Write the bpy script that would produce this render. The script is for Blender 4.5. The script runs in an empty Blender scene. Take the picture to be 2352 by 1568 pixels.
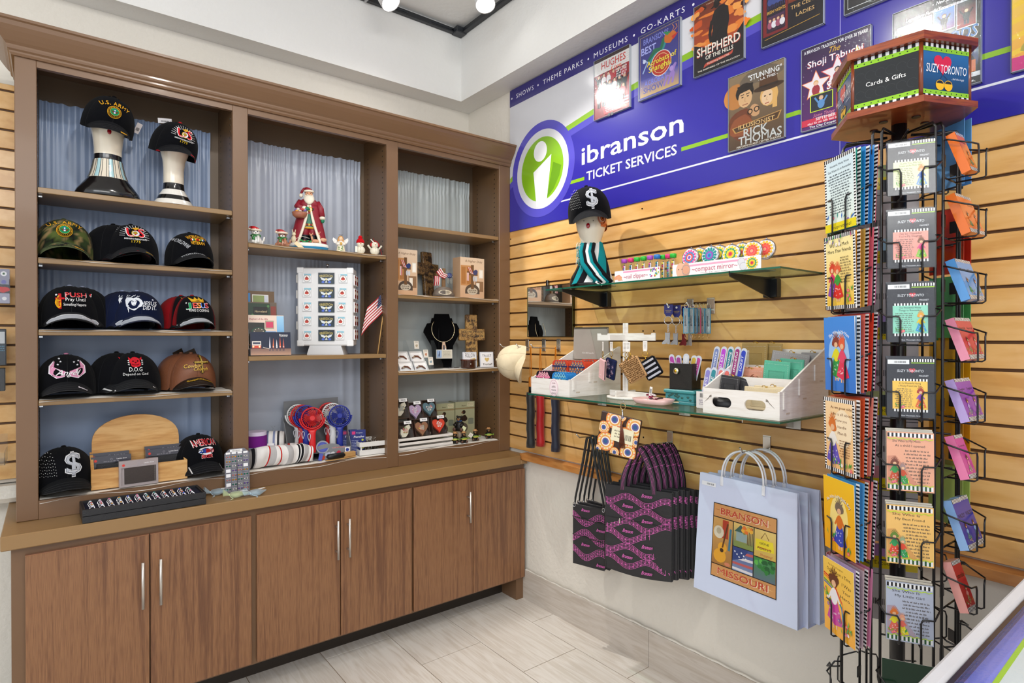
import bpy,math,random
from mathutils import Matrix,Vector
import numpy as np
C=bpy.context.scene
COL=C.collection
PI=math.pi
rad=math.radians
# camera
F_PX=1355.5
YAW,PITCH,CAM_Z=rad(38.0),rad(-0.317),1.43
cam_data=bpy.data.cameras.new('camera')
cam_data.sensor_width=36.0
cam_data.lens=36.0*F_PX/2352.0
cam_data.clip_start=0.02
cam=bpy.data.objects.new('camera',cam_data)
COL.objects.link(cam)
cam.location=(0,0,CAM_Z)
cam.rotation_euler=(PI/2+PITCH,0,-YAW)
C.camera=cam
# world, lights, exposure
w=bpy.data.worlds.new('room_light')
C.world=w
w.use_nodes=True
wn=w.node_tree
bgn=wn.nodes['Background']
bgn.inputs[0].default_value=(0.93,0.96,1.0,1)
bgn.inputs[1].default_value=1.2
C.view_settings.view_transform='Standard'
C.view_settings.look='None'
C.view_settings.gamma=1
C.view_settings.use_curve_mapping=False
C.view_settings.exposure=0.0
def spot(loc,target,power,angle=80,blend=0.6,size=0.05,col=(1,0.96,0.9)):
 l=bpy.data.lights.new('track_or_fill_spot','SPOT')  # serves the visible track heads and the added fill spots alike
 l.energy=power
 l.spot_size=rad(angle)
 l.spot_blend=blend
 l.shadow_soft_size=size
 l.color=col
 o=bpy.data.objects.new('track_or_fill_spot',l)
 COL.objects.link(o)
 o.location=loc
 d=Vector(target)-Vector(loc)
 o.rotation_euler=d.to_track_quat('-Z','Y').to_euler()
 return o
def area(loc,target,power,sx,sy,col=(1,0.98,0.95)):
 l=bpy.data.lights.new('unseen_fill_light','AREA')  # added soft fill behind the camera, not an actual ceiling panel
 l.shape='RECTANGLE'
 l.size,l.size_y=sx,sy
 l.energy=power
 l.color=col
 o=bpy.data.objects.new('unseen_fill_light',l)
 COL.objects.link(o)
 o.location=loc
 d=Vector(target)-Vector(loc)
 o.rotation_euler=d.to_track_quat('-Z','Y').to_euler()
 return o
spot((1.30,2.62,3.04),(2.0,1.25,0.90),105,70,0.5,0.02)
spot((1.66,2.32,3.04),(1.0,2.9,1.3),18,110,0.8,0.03)
spot((0.25,1.2,3.1),(2.0,1.2,1.4),38,100,0.7,0.04)  # added fill spot out of view, not a head on the track
spot((0.55,0.9,3.1),(0.45,2.7,1.2),36,100,0.8,0.05)  # added unseen spot brightening the shelving, no track head here
spot((1.0,0.2,3.1),(1.7,2.6,1.0),28,100,0.8,0.05)  # another added unseen spot, put in only for its light
area((-0.4,-1.6,3.15),(0.9,1.8,0.9),60,2.0,1.2)  # added frontal fill, stands in for unseen room lighting
area((-1.9,-0.7,3.0),(0.6,2.4,0.8),34,1.4,1.4,(0.9,0.95,1.0))  # added cool fill out of view, brightens the shelf bays
# measuring: a sight line cut with a known plane of the room
_f0=Vector((math.sin(YAW),math.cos(YAW),0))
_r=Vector((math.cos(YAW),-math.sin(YAW),0))
_fw=_f0*math.cos(PITCH)+Vector((0,0,math.sin(PITCH)))
_up=-_f0*math.sin(PITCH)+Vector((0,0,math.cos(PITCH)))
def _ray(x,y):
 return _fw+_r*((x-1176)/F_PX)-_up*((y-784)/F_PX)
def onX(x,y,X):
 d=_ray(x,y)
 return d*(X/d.x)+Vector((0,0,CAM_Z))
def onY(x,y,Y):
 d=_ray(x,y)
 return d*(Y/d.y)+Vector((0,0,CAM_Z))
def onZ(x,y,Z):
 d=_ray(x,y)
 return d*((Z-CAM_Z)/d.z)+Vector((0,0,CAM_Z))
def xat(px,Y):
 return onY(px,784,Y).x
def yat(px,X):
 return onX(px,784,X).y
 # colour
def S(h):
 if isinstance(h,(tuple,list)):
  return tuple(h)
 h=h.lstrip('#')
 out=[]
 for i in(0,2,4):
  c=int(h[i:i+2],16)/255
  out.append(c/12.92 if c<=0.04045 else((c+0.055)/1.055)**2.4)
 return tuple(out)
def mixc(a,b,t):
 a,b=S(a),S(b)
 return tuple(a[i]*(1-t)+b[i]*t for i in range(3))
 # materials
def newmat(name):
 m=bpy.data.materials.new(name)
 m.use_nodes=True
 return m,m.node_tree.nodes,m.node_tree.links,m.node_tree.nodes['Principled BSDF']
def paint(name,rough=0.6,metal=0.0,coat=0.0,bump=0.0,bscale=300,vary=0.06,vscale=14,sheen=0,spec=0.5):
 """colour of the surface comes from the mesh's own colour attribute, broken up a little by noise"""
 m,n,l,b=newmat(name)
 a=n.new('ShaderNodeAttribute')
 a.attribute_name='Col'
 tc=n.new('ShaderNodeTexCoord')
 nz=n.new('ShaderNodeTexNoise')
 nz.inputs['Scale'].default_value=vscale
 l.new(tc.outputs['Object'],nz.inputs['Vector'])
 mr=n.new('ShaderNodeMapRange')
 mr.inputs[3].default_value=1-vary
 mr.inputs[4].default_value=1+vary
 l.new(nz.outputs['Fac'],mr.inputs[0])
 mx=n.new('ShaderNodeVectorMath')
 mx.operation='SCALE'
 l.new(a.outputs['Color'],mx.inputs[0])
 l.new(mr.outputs[0],mx.inputs['Scale'])
 l.new(mx.outputs[0],b.inputs['Base Color'])
 b.inputs['Roughness'].default_value=rough
 b.inputs['Metallic'].default_value=metal
 b.inputs['Coat Weight'].default_value=coat
 b.inputs['Coat Roughness'].default_value=0.08
 b.inputs['Sheen Weight'].default_value=sheen
 b.inputs['Specular IOR Level'].default_value=spec
 if bump:
  n2=n.new('ShaderNodeTexNoise')
  n2.inputs['Scale'].default_value=bscale
  l.new(tc.outputs['Object'],n2.inputs['Vector'])
  bp=n.new('ShaderNodeBump')
  bp.inputs['Strength'].default_value=bump
  bp.inputs['Distance'].default_value=0.002
  l.new(n2.outputs['Fac'],bp.inputs['Height'])
  l.new(bp.outputs[0],b.inputs['Normal'])
 return m
def wood(name,c1,c2,c3,scale,rough=0.4,rings=0.5,coat=0.0,fine=60):
 """grain runs along the axis whose scale is smallest"""
 m,n,l,b=newmat(name)
 tc=n.new('ShaderNodeTexCoord')
 mp=n.new('ShaderNodeMapping')
 mp.inputs['Scale'].default_value=scale
 l.new(tc.outputs['Object'],mp.inputs[0])
 n1=n.new('ShaderNodeTexNoise')
 n1.inputs['Scale'].default_value=1.0
 n1.inputs['Detail'].default_value=5
 n1.inputs['Distortion'].default_value=rings
 l.new(mp.outputs[0],n1.inputs['Vector'])
 wv=n.new('ShaderNodeMath')
 wv.operation='MULTIPLY'
 wv.inputs[1].default_value=14
 l.new(n1.outputs['Fac'],wv.inputs[0])
 sn=n.new('ShaderNodeMath')
 sn.operation='SINE'
 l.new(wv.outputs[0],sn.inputs[0])
 n2=n.new('ShaderNodeTexNoise')
 n2.inputs['Scale'].default_value=fine/10
 n2.inputs['Detail'].default_value=4
 l.new(mp.outputs[0],n2.inputs['Vector'])
 ad=n.new('ShaderNodeMath')
 ad.operation='MULTIPLY_ADD'
 ad.inputs[1].default_value=0.16
 l.new(sn.outputs[0],ad.inputs[0])
 l.new(n2.outputs['Fac'],ad.inputs[2])
 cr=n.new('ShaderNodeValToRGB')
 e=cr.color_ramp.elements
 e[0].position,e[0].color=0.3,(*S(c1),1)
 e[1].position,e[1].color=0.72,(*S(c3),1)
 k=e.new(0.5)
 k.color=(*S(c2),1)
 l.new(ad.outputs[0],cr.inputs[0])
 l.new(cr.outputs[0],b.inputs['Base Color'])
 b.inputs['Roughness'].default_value=rough
 b.inputs['Coat Weight'].default_value=coat
 return m
def plaster(name,col,bump=0.35,scale=45):
 m,n,l,b=newmat(name)
 tc=n.new('ShaderNodeTexCoord')
 nz=n.new('ShaderNodeTexNoise')
 nz.inputs['Scale'].default_value=scale
 nz.inputs['Detail'].default_value=6
 l.new(tc.outputs['Object'],nz.inputs['Vector'])
 bp=n.new('ShaderNodeBump')
 bp.inputs['Strength'].default_value=bump
 bp.inputs['Distance'].default_value=0.01
 l.new(nz.outputs['Fac'],bp.inputs['Height'])
 l.new(bp.outputs[0],b.inputs['Normal'])
 n2=n.new('ShaderNodeTexNoise')
 n2.inputs['Scale'].default_value=1.6
 l.new(tc.outputs['Object'],n2.inputs['Vector'])
 cr=n.new('ShaderNodeValToRGB')
 cr.color_ramp.elements[0].position=0.3
 cr.color_ramp.elements[0].color=(*mixc(col,(0,0,0),0.07),1)
 cr.color_ramp.elements[1].position=0.7
 cr.color_ramp.elements[1].color=(*S(col),1)
 l.new(n2.outputs['Fac'],cr.inputs[0])
 l.new(cr.outputs[0],b.inputs['Base Color'])
 b.inputs['Roughness'].default_value=0.85
 return m
def clearmat(name,tint=(1,1,1),rough=0.03,alpha=0.15,ior=1.45):
 """thin clear film or acrylic: mostly see-through with a glossy skin"""
 m,n,l,b=newmat(name)
 nz=n.new('ShaderNodeTexNoise')
 nz.inputs['Scale'].default_value=60
 bp=n.new('ShaderNodeBump')
 bp.inputs['Strength'].default_value=0.25
 bp.inputs['Distance'].default_value=0.002
 l.new(nz.outputs['Fac'],bp.inputs['Height'])
 tr=n.new('ShaderNodeBsdfTransparent')
 tr.inputs[0].default_value=(*tint,1)
 gl=n.new('ShaderNodeBsdfGlossy')
 gl.inputs['Roughness'].default_value=rough
 l.new(bp.outputs[0],gl.inputs['Normal'])
 mx=n.new('ShaderNodeMixShader')
 fr=n.new('ShaderNodeLayerWeight')
 fr.inputs[0].default_value=0.5
 pw=n.new('ShaderNodeMath')
 pw.operation='POWER'
 pw.inputs[1].default_value=4.0
 l.new(fr.outputs['Facing'],pw.inputs[0])
 ma=n.new('ShaderNodeMath')
 ma.operation='MULTIPLY_ADD'
 ma.inputs[1].default_value=0.6
 ma.inputs[2].default_value=alpha
 l.new(pw.outputs[0],ma.inputs[0])
 l.new(ma.outputs[0],mx.inputs[0])
 l.new(tr.outputs[0],mx.inputs[1])
 l.new(gl.outputs[0],mx.inputs[2])
 l.new(mx.outputs[0],n['Material Output'].inputs[0])
 return m
M={}
M['paper']=paint('printed_card',0.55,vary=0.03)
M['gloss']=paint('glossy_print',0.22,coat=0.3,vary=0.03)
M['plastic']=paint('moulded_plastic',0.32,vary=0.03)
M['ceramic']=paint('glazed_ceramic',0.18,coat=0.5,vary=0.04)
M['resin']=paint('painted_resin',0.45,bump=0.3,bscale=180,vary=0.15,vscale=60)
M['fabric']=paint('woven_cotton',0.95,bump=0.35,bscale=900,vary=0.1,vscale=40,sheen=0.03,spec=0.1)
M['satin']=paint('nylon_cloth',0.45,bump=0.2,bscale=60,vary=0.06,sheen=0.2)
M['leather']=paint('textured_leather',0.4,bump=0.5,bscale=500,vary=0.1)
M['metal']=paint('polished_metal',0.22,metal=1.0,vary=0.04)
M['brushed']=paint('brushed_metal',0.4,metal=0.9,vary=0.05)
M['wire']=paint('coated_wire',0.35,coat=0.2,vary=0.03)
M['glitter']=paint('glitter_stones',0.25,metal=0.6,bump=1.0,bscale=900,vary=0.35,vscale=900)
M['whitewood']=wood('whitewashed_ply','#ddd6ce','#e6e1da','#ebe7e2',(4,4,60),0.6,0.2)
M['oakwood']=wood('pine_board','#c08a4c','#cf9c5c','#dcae70',(2.2,8,16),0.45,0.6)
M['goldwood']=wood('golden_carved_wood','#3a2412','#8a6432','#b08a4c',(30,30,30),0.5,0.8)
M['cherry']=wood('cherry_laminate','#5a2313','#7b3319','#93451f',(3,3,40),0.3,0.6,0.3)
M['maple']=wood('maple_slat','#d09b57','#daa864','#e2b474',(6,1.6,9),0.3,0.5,0.25,40)
M['maple_edge']=wood('maple_ledge','#a2642e','#bd7b3e','#cc8d4e',(8,1.5,10),0.35,0.8,0.2)
M['walnut']=wood('walnut_laminate','#6a4630','#7d5539','#936846',(34,10,0.9),0.38,0.9,0.1,160)
M['darkwood']=wood('charred_wood','#1d120a','#4a331c','#7d6038',(30,30,30),0.5,0.8)
M['brown']=paint('brown_cabinet_paint',0.38,coat=0.12,bump=0.12,bscale=40,vary=0.05,vscale=5)
M['plaster']=plaster('textured_plaster','#e8e3d8')
M['ceilp']=plaster('ceiling_plaster','#f0f0ed',0.2)
M['clear']=clearmat('clear_plastic',(0.98,0.985,0.985),0.10,0.015)
M['acrylic']=clearmat('clear_acrylic',(0.96,0.97,0.98),0.02,0.02)
M['glass']=clearmat('green_edge_glass',(0.80,0.93,0.88),0.01,0.02,1.5)
M['organza']=paint('sheer_organza',0.5,sheen=0.5)
M['organza'].node_tree.nodes['Principled BSDF'].inputs['Alpha'].default_value=0.42
mm,n_,l_,b_=newmat('mirror_silver')
b_.inputs['Base Color'].default_value=(0.85,0.87,0.86,1)
b_.inputs['Metallic'].default_value=1
b_.inputs['Roughness'].default_value=0.02
M['mirror']=mm
mm,n_,l_,b_=newmat('lamp_glow')
b_.inputs['Emission Color'].default_value=(1,0.98,0.94,1)
b_.inputs['Emission Strength'].default_value=14
M['glow']=mm
# glyphs (built-in font), cached flat meshes
GL={}
def _conv(s,off):
 cu=bpy.data.curves.new('glyph','FONT')
 cu.body=s
 cu.resolution_u=2
 cu.offset=off
 o=bpy.data.objects.new('glyph',cu)
 COL.objects.link(o)
 dg=bpy.context.evaluated_depsgraph_get()
 me=o.evaluated_get(dg).to_mesh()
 vs=[(v.co.x,v.co.y)for v in me.vertices]
 fs=[tuple(p.vertices)for p in me.polygons]
 o.evaluated_get(dg).to_mesh_clear()
 bpy.data.objects.remove(o)
 bpy.data.curves.remove(cu)
 return vs,fs
def _mk():
 for bi,off in enumerate((0.0,0.013)):
  bar=max(v[0]for v in _conv('|',off)[0])
  H=max(v[1]for v in _conv('H',off)[0])
  for k in range(33,127):
   c=chr(k)
   vs,fs=_conv(c,0.0 if c in 'MNWmw' else off)
   adv=max(v[0]for v in _conv(c+'|',off)[0])-bar
   GL[(bi,c)]=([(x/H,y/H)for x,y in vs],fs,adv/H)
  GL[(bi,' ')]=([],[],0.38)
_mk()
# mesh builder
class MB:
 def __init__(s):
  s.v,s.f,s.c,s.m,s.sm=[],[],[],[],[]
  s.mats=[]
  s.M=None
 def add(s,vs,fs,col,mat='paper',smooth=False,vc=None):
  b=len(s.v)
  if s.M is not None:
   vs=[s.M@Vector(v)for v in vs]
  s.v+=[tuple(v)for v in vs]
  if mat not in s.mats:
   s.mats.append(mat)
  mi=s.mats.index(mat)
  col=S(col)
  for f in fs:
   s.f.append(tuple(i+b for i in f))
   s.c.append([vc[i]for i in f]if vc else[col]*len(f))
   s.m.append(mi)
   s.sm.append(smooth)
  return s
 def box(s,cx,cy,cz,sx,sy,sz,col='#ffffff',mat='paper',bev=0.0):
  x,y,z=sx/2,sy/2,sz/2
  if bev<=0:
   vs=[(cx+a*x,cy+b*y,cz+c*z)for a in(-1,1)for b in(-1,1)for c in(-1,1)]
   return s.add(vs,[(0,1,3,2),(4,6,7,5),(0,4,5,1),(2,3,7,6),(0,2,6,4),(1,5,7,3)],col,mat)
  e=min(bev,x*.95,y*.95,z*.95)
  vs,fs,ix=[],[],{}
  for a in(-1,1):
   for b in(-1,1):
    for c in(-1,1):
     for k,(p,q,r)in enumerate(((0,e,e),(e,0,e),(e,e,0))):
      ix[a,b,c,k]=len(vs)
      vs.append((cx+a*(x-p),cy+b*(y-q),cz+c*(z-r)))
  for a in(-1,1):
   q=[ix[a,-1,-1,0],ix[a,1,-1,0],ix[a,1,1,0],ix[a,-1,1,0]]
   fs.append(q if a>0 else q[::-1])
   q=[ix[-1,a,-1,1],ix[-1,a,1,1],ix[1,a,1,1],ix[1,a,-1,1]]
   fs.append(q if a>0 else q[::-1])
   q=[ix[-1,-1,a,2],ix[1,-1,a,2],ix[1,1,a,2],ix[-1,1,a,2]]
   fs.append(q if a>0 else q[::-1])
   for b in(-1,1):
    sg=a*b>0
    q=[ix[a,b,-1,0],ix[a,b,-1,1],ix[a,b,1,1],ix[a,b,1,0]]
    fs.append(q if sg else q[::-1])
    q=[ix[-1,a,b,1],ix[-1,a,b,2],ix[1,a,b,2],ix[1,a,b,1]]
    fs.append(q if sg else q[::-1])
    q=[ix[a,-1,b,2],ix[a,-1,b,0],ix[a,1,b,0],ix[a,1,b,2]]
    fs.append(q if sg else q[::-1])
    for c in(-1,1):
     q=[ix[a,b,c,0],ix[a,b,c,1],ix[a,b,c,2]]
     fs.append(q if a*b*c>0 else q[::-1])
  return s.add(vs,fs,col,mat)
 def bb(s,x0,x1,y0,y1,z0,z1,col='#ffffff',mat='paper',bev=0.0):
  return s.box((x0+x1)/2,(y0+y1)/2,(z0+z1)/2,abs(x1-x0),abs(y1-y0),abs(z1-z0),col,mat,bev)
 def tube(s,pts,r,col='#000000',mat='wire',n=6,closed=False,caps=True,vc=None):
  pts=[Vector(p)for p in pts]
  N=len(pts)
  rs=r if isinstance(r,(list,tuple))else[r]*N
  vs=[]
  prev=None
  for i,p in enumerate(pts):
   if closed:
    t=pts[(i+1)%N]-pts[i-1]
   else:
    t=pts[min(i+1,N-1)]-pts[max(i-1,0)]
   if t.length<1e-9:
    t=Vector((0,0,1))
   t.normalize()
   if prev is None:
    a=Vector((0,0,1))if abs(t.z)<0.9 else Vector((1,0,0))
    u=t.cross(a).normalized()
   else:
    u=(prev-t*prev.dot(t))
    u=u.normalized()if u.length>1e-6 else t.orthogonal().normalized()
   prev=u
   w_=t.cross(u)
   for k in range(n):
    an=2*PI*k/n
    vs.append(p+(u*math.cos(an)+w_*math.sin(an))*rs[i])
  fs=[]
  for i in range(N if closed else N-1):
   j=(i+1)%N
   for k in range(n):
    k2=(k+1)%n
    fs.append((i*n+k,i*n+k2,j*n+k2,j*n+k))
  if caps and not closed:
   fs.append(tuple(range(n))[::-1])
   fs.append(tuple((N-1)*n+k for k in range(n)))
  return s.add(vs,fs,col,mat,True)
 def loft(s,rings,n=24,mat='ceramic',cap=True,c0='#ffffff',pw=2.0):
  """rings: (z, rx, ry, cx, cy, colour) ; a ring colour holds up to the next ring"""
  vs,fs,cols=[],[],[]
  for(z,rx,ry,cx,cy,c)in rings:
   for k in range(n):
    a=2*PI*k/n
    ca,sa=math.cos(a),math.sin(a)
    if pw!=2:
     ca=math.copysign(abs(ca)**(2/pw),ca)
     sa=math.copysign(abs(sa)**(2/pw),sa)
    vs.append((cx+rx*ca,cy+ry*sa,z))
  for i in range(len(rings)-1):
   g=[]
   for k in range(n):
    k2=(k+1)%n
    g.append((i*n+k,i*n+k2,(i+1)*n+k2,(i+1)*n+k))
   cols.append((g,rings[i][5]))
  b=len(s.v)
  for g,c in cols:
   pass
  base=s.M
  allv=[base@Vector(v)for v in vs]if base is not None else vs
  s.v+=[tuple(v)for v in allv]
  if mat not in s.mats:
   s.mats.append(mat)
  mi=s.mats.index(mat)
  if cap:
   cols.append(([tuple(range(n))[::-1]],rings[0][5]))
   cols.append(([tuple((len(rings)-1)*n+k for k in range(n))],rings[-1][5]))
  for g,c in cols:
   c=S(c)
   for f in g:
    s.f.append(tuple(i+b for i in f))
    s.c.append([c]*len(f))
    s.m.append(mi)
    s.sm.append(len(f)==4)
  return s
 def ball(s,cx,cy,cz,rx,ry=None,rz=None,col='#ffffff',mat='ceramic',n=14,m=9):
  ry=rx if ry is None else ry
  rz=rx if rz is None else rz
  vs,fs=[],[]
  vs.append((cx,cy,cz-rz))
  for i in range(1,m):
   t=-PI/2+PI*i/m
   for k in range(n):
    a=2*PI*k/n
    vs.append((cx+rx*math.cos(t)*math.cos(a),cy+ry*math.cos(t)*math.sin(a),cz+rz*math.sin(t)))
  vs.append((cx,cy,cz+rz))
  top=len(vs)-1
  for k in range(n):
   k2=(k+1)%n
   fs.append((0,1+k2,1+k))
   for i in range(m-2):
    a=1+i*n
    fs.append((a+k,a+k2,a+n+k2,a+n+k))
   a=1+(m-2)*n
   fs.append((a+k,a+k2,top))
  return s.add(vs,fs,col,mat,True)
 def prism(s,poly,d,col='#ffffff',mat='paper',axis='y',off=0.0,side=None):
  """polygon in the local XZ plane (axis y), XY (axis z) or YZ (axis x) pushed to thickness d"""
  def P(a,b,t):
   return{'y':(a,t,b),'z':(a,b,t),'x':(t,a,b)}[axis]
  n=len(poly)
  ar=sum(poly[i][0]*poly[(i+1)%n][1]-poly[(i+1)%n][0]*poly[i][1]for i in range(n))
  if ar<0:
   poly=poly[::-1]
  vs=[P(a,b,off)for a,b in poly]+[P(a,b,off+d)for a,b in poly]
  fl=axis=='y'
  f0,f1=tuple(range(n))[::-1],tuple(range(n,2*n))
  sd=[(i,(i+1)%n,n+(i+1)%n,n+i)for i in range(n)]
  if(d<0)!=fl:
   f0,f1=f0[::-1],f1[::-1]
   sd=[q[::-1]for q in sd]
  s.add(vs,[f0,f1],col,mat)
  s.add(vs,sd,side or col,mat)
  return s
 def grid(s,fn,nu,nv,col='#ffffff',mat='fabric',smooth=True,cf=None,both=0.0):
  vs=[fn(i/nu,j/nv)for j in range(nv+1)for i in range(nu+1)]
  vc=[S(cf(i/nu,j/nv))for j in range(nv+1)for i in range(nu+1)]if cf else None
  fs=[(j*(nu+1)+i,j*(nu+1)+i+1,(j+1)*(nu+1)+i+1,(j+1)*(nu+1)+i)for j in range(nv)for i in range(nu)]
  return s.add(vs,fs,col,mat,smooth,vc)
 def build(s,name,parent=None,loc=None,rot=None):
  me=bpy.data.meshes.new(name)
  me.from_pydata(s.v,[],s.f)
  for m in s.mats:
   me.materials.append(M[m])
  me.polygons.foreach_set('material_index',s.m)
  me.polygons.foreach_set('use_smooth',s.sm)
  ca=me.color_attributes.new('Col','FLOAT_COLOR','CORNER')
  arr=np.ones((sum(len(f)for f in s.c),4),dtype=np.float32)
  i=0
  flat=[c for f in s.c for c in f]
  if flat:
   arr[:,:3]=flat
  ca.data.foreach_set('color',arr.ravel())
  me.update()
  o=bpy.data.objects.new(name,me)
  COL.objects.link(o)
  if parent is not None:
   o.parent=parent
  if loc is not None:
   o.location=loc
  if rot is not None:
   o.rotation_euler=rot
  return o
  # printed artwork, laid on any surface by a mapping
class Art:
 """u,v in 0..1 over a face of size w x h; fn(x, y, lift) -> point, x,y in metres from the lower left"""
 def __init__(s,mb,w,h,fn=None,mat='paper',dz=0.00003,z0=0.0002):
  s.mb,s.w,s.h,s.mat,s.dz,s.z=mb,w,h,mat,dz,z0
  s.fn=fn or(lambda x,y,t:(x-w/2,-t,y))
  s.asp=w/h
  s.sub=1
 def poly(s,pts,col,up=True):
  if up:
   s.z+=s.dz
  P=[s.fn(u*s.w,v*s.h,s.z)for u,v in pts]
  n=len(pts)
  ar=sum(pts[i][0]*pts[(i+1)%n][1]-pts[(i+1)%n][0]*pts[i][1]for i in range(n))
  s.mb.add(P,[tuple(range(n))if ar>0 else tuple(range(n))[::-1]],col,s.mat)
 def rect(s,u0,v0,u1,v1,col):
  if s.sub>1:
   s.z+=s.dz
   s.mb.grid(lambda a,c:s.fn((u0+(u1-u0)*a)*s.w,(v0+(v1-v0)*c)*s.h,s.z),s.sub,s.sub,col,s.mat,False)
   return
  s.poly([(u0,v0),(u1,v0),(u1,v1),(u0,v1)],col)
 def grad(s,u0,v0,u1,v1,c0,c1,n=1,horiz=False):
  s.z+=s.dz
  c0,c1=S(c0),S(c1)
  P=[s.fn(u*s.w,v*s.h,s.z)for u,v in((u0,v0),(u1,v0),(u1,v1),(u0,v1))]
  s.mb.add(P,[(0,1,2,3)],c0,s.mat,False,[c0,c1,c1,c0]if horiz else[c0,c0,c1,c1])
 def ell(s,cu,cv,r,col,rv=None,n=14,a0=0,a1=2*PI,rot=0):
  rv=r if rv is None else rv
  out=[]
  m=n if a1-a0>=2*PI-1e-6 else n+1
  for k in range(m):
   a=a0+(a1-a0)*k/n
   x,y=r*math.cos(a),rv*math.sin(a)
   x,y=x*math.cos(rot)-y*math.sin(rot),x*math.sin(rot)+y*math.cos(rot)
   out.append((cu+x,cv+y*s.asp))
  s.poly(out,col)
 def ring(s,cu,cv,r,wd,col,n=24,a0=0,a1=2*PI,rv=None):
  s.z+=s.dz
  k_=1 if rv is None else rv/r
  P,fs=[],[]
  for k in range(n+1):
   a=a0+(a1-a0)*k/n
   for q in(r-wd,r):
    P.append(s.fn((cu+q*math.cos(a))*s.w,(cv+q*k_*math.sin(a)*s.asp)*s.h,s.z))
  for k in range(n):
   fs.append((2*k,2*k+1,2*k+3,2*k+2))
  s.mb.add(P,fs,col,s.mat)
 def line(s,pts,wd,col):
  s.z+=s.dz
  P,fs=[],[]
  q=[(u*s.w,v*s.h)for u,v in pts]
  wd=wd*s.w/2
  if s.sub>1:
   q=[(a[0]+(c[0]-a[0])*k/s.sub,a[1]+(c[1]-a[1])*k/s.sub)for a,c in zip(q[:-1],q[1:])for k in range(s.sub)]+[q[-1]]
  for i,p in enumerate(q):
   a,b=q[max(i-1,0)],q[min(i+1,len(q)-1)]
   dx,dy=b[0]-a[0],b[1]-a[1]
   L=math.hypot(dx,dy)or 1
   nx,ny=-dy/L*wd,dx/L*wd
   P.append(s.fn(p[0]+nx,p[1]+ny,s.z))
   P.append(s.fn(p[0]-nx,p[1]-ny,s.z))
  for i in range(len(q)-1):
   fs.append((2*i,2*i+1,2*i+3,2*i+2))
  s.mb.add(P,fs,col,s.mat)
 def text(s,t,u,v,h,col,al='c',bold=1,it=0.0,rot=0.0,fit=None,arc=None,sp=0.0,sy=1.0):
  """h: cap height as a fraction of the width; (u,v) middle of the base line; arc: radius (fraction of width), + bows up"""
  s.z+=s.dz
  wid=sum(GL[(bold,c)][2]+sp for c in t)-sp
  hh=h*s.w
  sx=hh
  if fit:
   sx=fit*s.w/wid
  tot=wid*sx
  x0={'c':-tot/2,'l':0,'r':-tot}[al]
  P,F_=[],[]
  x=x0
  cr,sr=math.cos(rot),math.sin(rot)
  for c in t:
   vs,fs,adv=GL[(bold,c)]
   b=len(P)
   for(gx,gy)in vs:
    X,Y=x+gx*sx+gy*hh*it,gy*hh*sy
    if arc:
     R=arc*s.w
     a=X/R
     X,Y=(R+Y)*math.sin(a),(R+Y)*math.cos(a)-R
    X,Y=X*cr-Y*sr,X*sr+Y*cr
    P.append(s.fn(u*s.w+X,v*s.h+Y,s.z))
   F_+=[tuple(i+b for i in f)for f in fs]
   x+=(adv+sp)*sx
  s.mb.add(P,F_,col,s.mat)
 def words(s,u0,v0,u1,v1,rows,col,hh=0.45,seed=1,al='c',rag=0.25):
  """rows of small unreadable print"""
  s.z+=s.dz
  rg=random.Random(seed)
  P,fs=[],[]
  for r in range(rows):
   v=v1-(v1-v0)*(r+0.5)/rows
   dh=(v1-v0)/rows*hh/2
   cut=rg.uniform(0,rag)*(u1-u0)
   a,b=(u0+cut/2,u1-cut/2)if al=='c' else(u0,u1-cut)if al=='l' else(u0+cut,u1)
   u=a
   while u<b:
    L=rg.uniform(0.03,0.09)
    e=min(u+L,b)
    x=u
    while x<e-0.004:
     y=min(x+rg.uniform(0.005,0.010),e)
     k=rg.uniform(0.6,1.25)
     i=len(P)
     for(p,q)in((x,v-dh),(y,v-dh),(y,v-dh+2*dh*k),(x,v-dh+2*dh*k)):
      P.append(s.fn(p*s.w,q*s.h,s.z))
     fs.append((i,i+1,i+2,i+3))
     x=y+0.004
    u=e+0.02
  s.mb.add(P,fs,col,s.mat)
 def stripes(s,u0,v0,u1,v1,n,c1,c2,horiz=True):
  s.rect(u0,v0,u1,v1,c2)
  s.z+=s.dz
  P,fs=[],[]
  for k in range(n):
   a,b=(k+0.0)/n,(k+0.5)/n
   i=len(P)
   if horiz:
    q=((u0+(u1-u0)*a,v0),(u0+(u1-u0)*b,v0),(u0+(u1-u0)*b,v1),(u0+(u1-u0)*a,v1))
   else:
    q=((u0,v0+(v1-v0)*a),(u1,v0+(v1-v0)*a),(u1,v0+(v1-v0)*b),(u0,v0+(v1-v0)*b))
   for(u,v)in q:
    P.append(s.fn(u*s.w,v*s.h,s.z))
   fs.append((i,i+1,i+2,i+3))
  s.mb.add(P,fs,c1,s.mat)
 def barcode(s,u0,v0,u1,v1,n=22,seed=3):
  rg=random.Random(seed)
  s.z+=s.dz
  P,fs=[],[]
  for k in range(n):
   a=u0+(u1-u0)*k/n
   b=a+(u1-u0)/n*rg.uniform(0.25,0.75)
   i=len(P)
   for(u,v)in((a,v0),(b,v0),(b,v1),(a,v1)):
    P.append(s.fn(u*s.w,v*s.h,s.z))
   fs.append((i,i+1,i+2,i+3))
  s.mb.add(P,fs,'#1a1a1a',s.mat)
 def star(s,cu,cv,r,col,n=5,inner=0.4,rot=PI/2):
  s.poly([(cu+(r if k%2==0 else r*inner)*math.cos(rot+PI*k/n),cv+(r if k%2==0 else r*inner)*math.sin(rot+PI*k/n)*s.asp)for k in range(2*n)],col)
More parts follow.
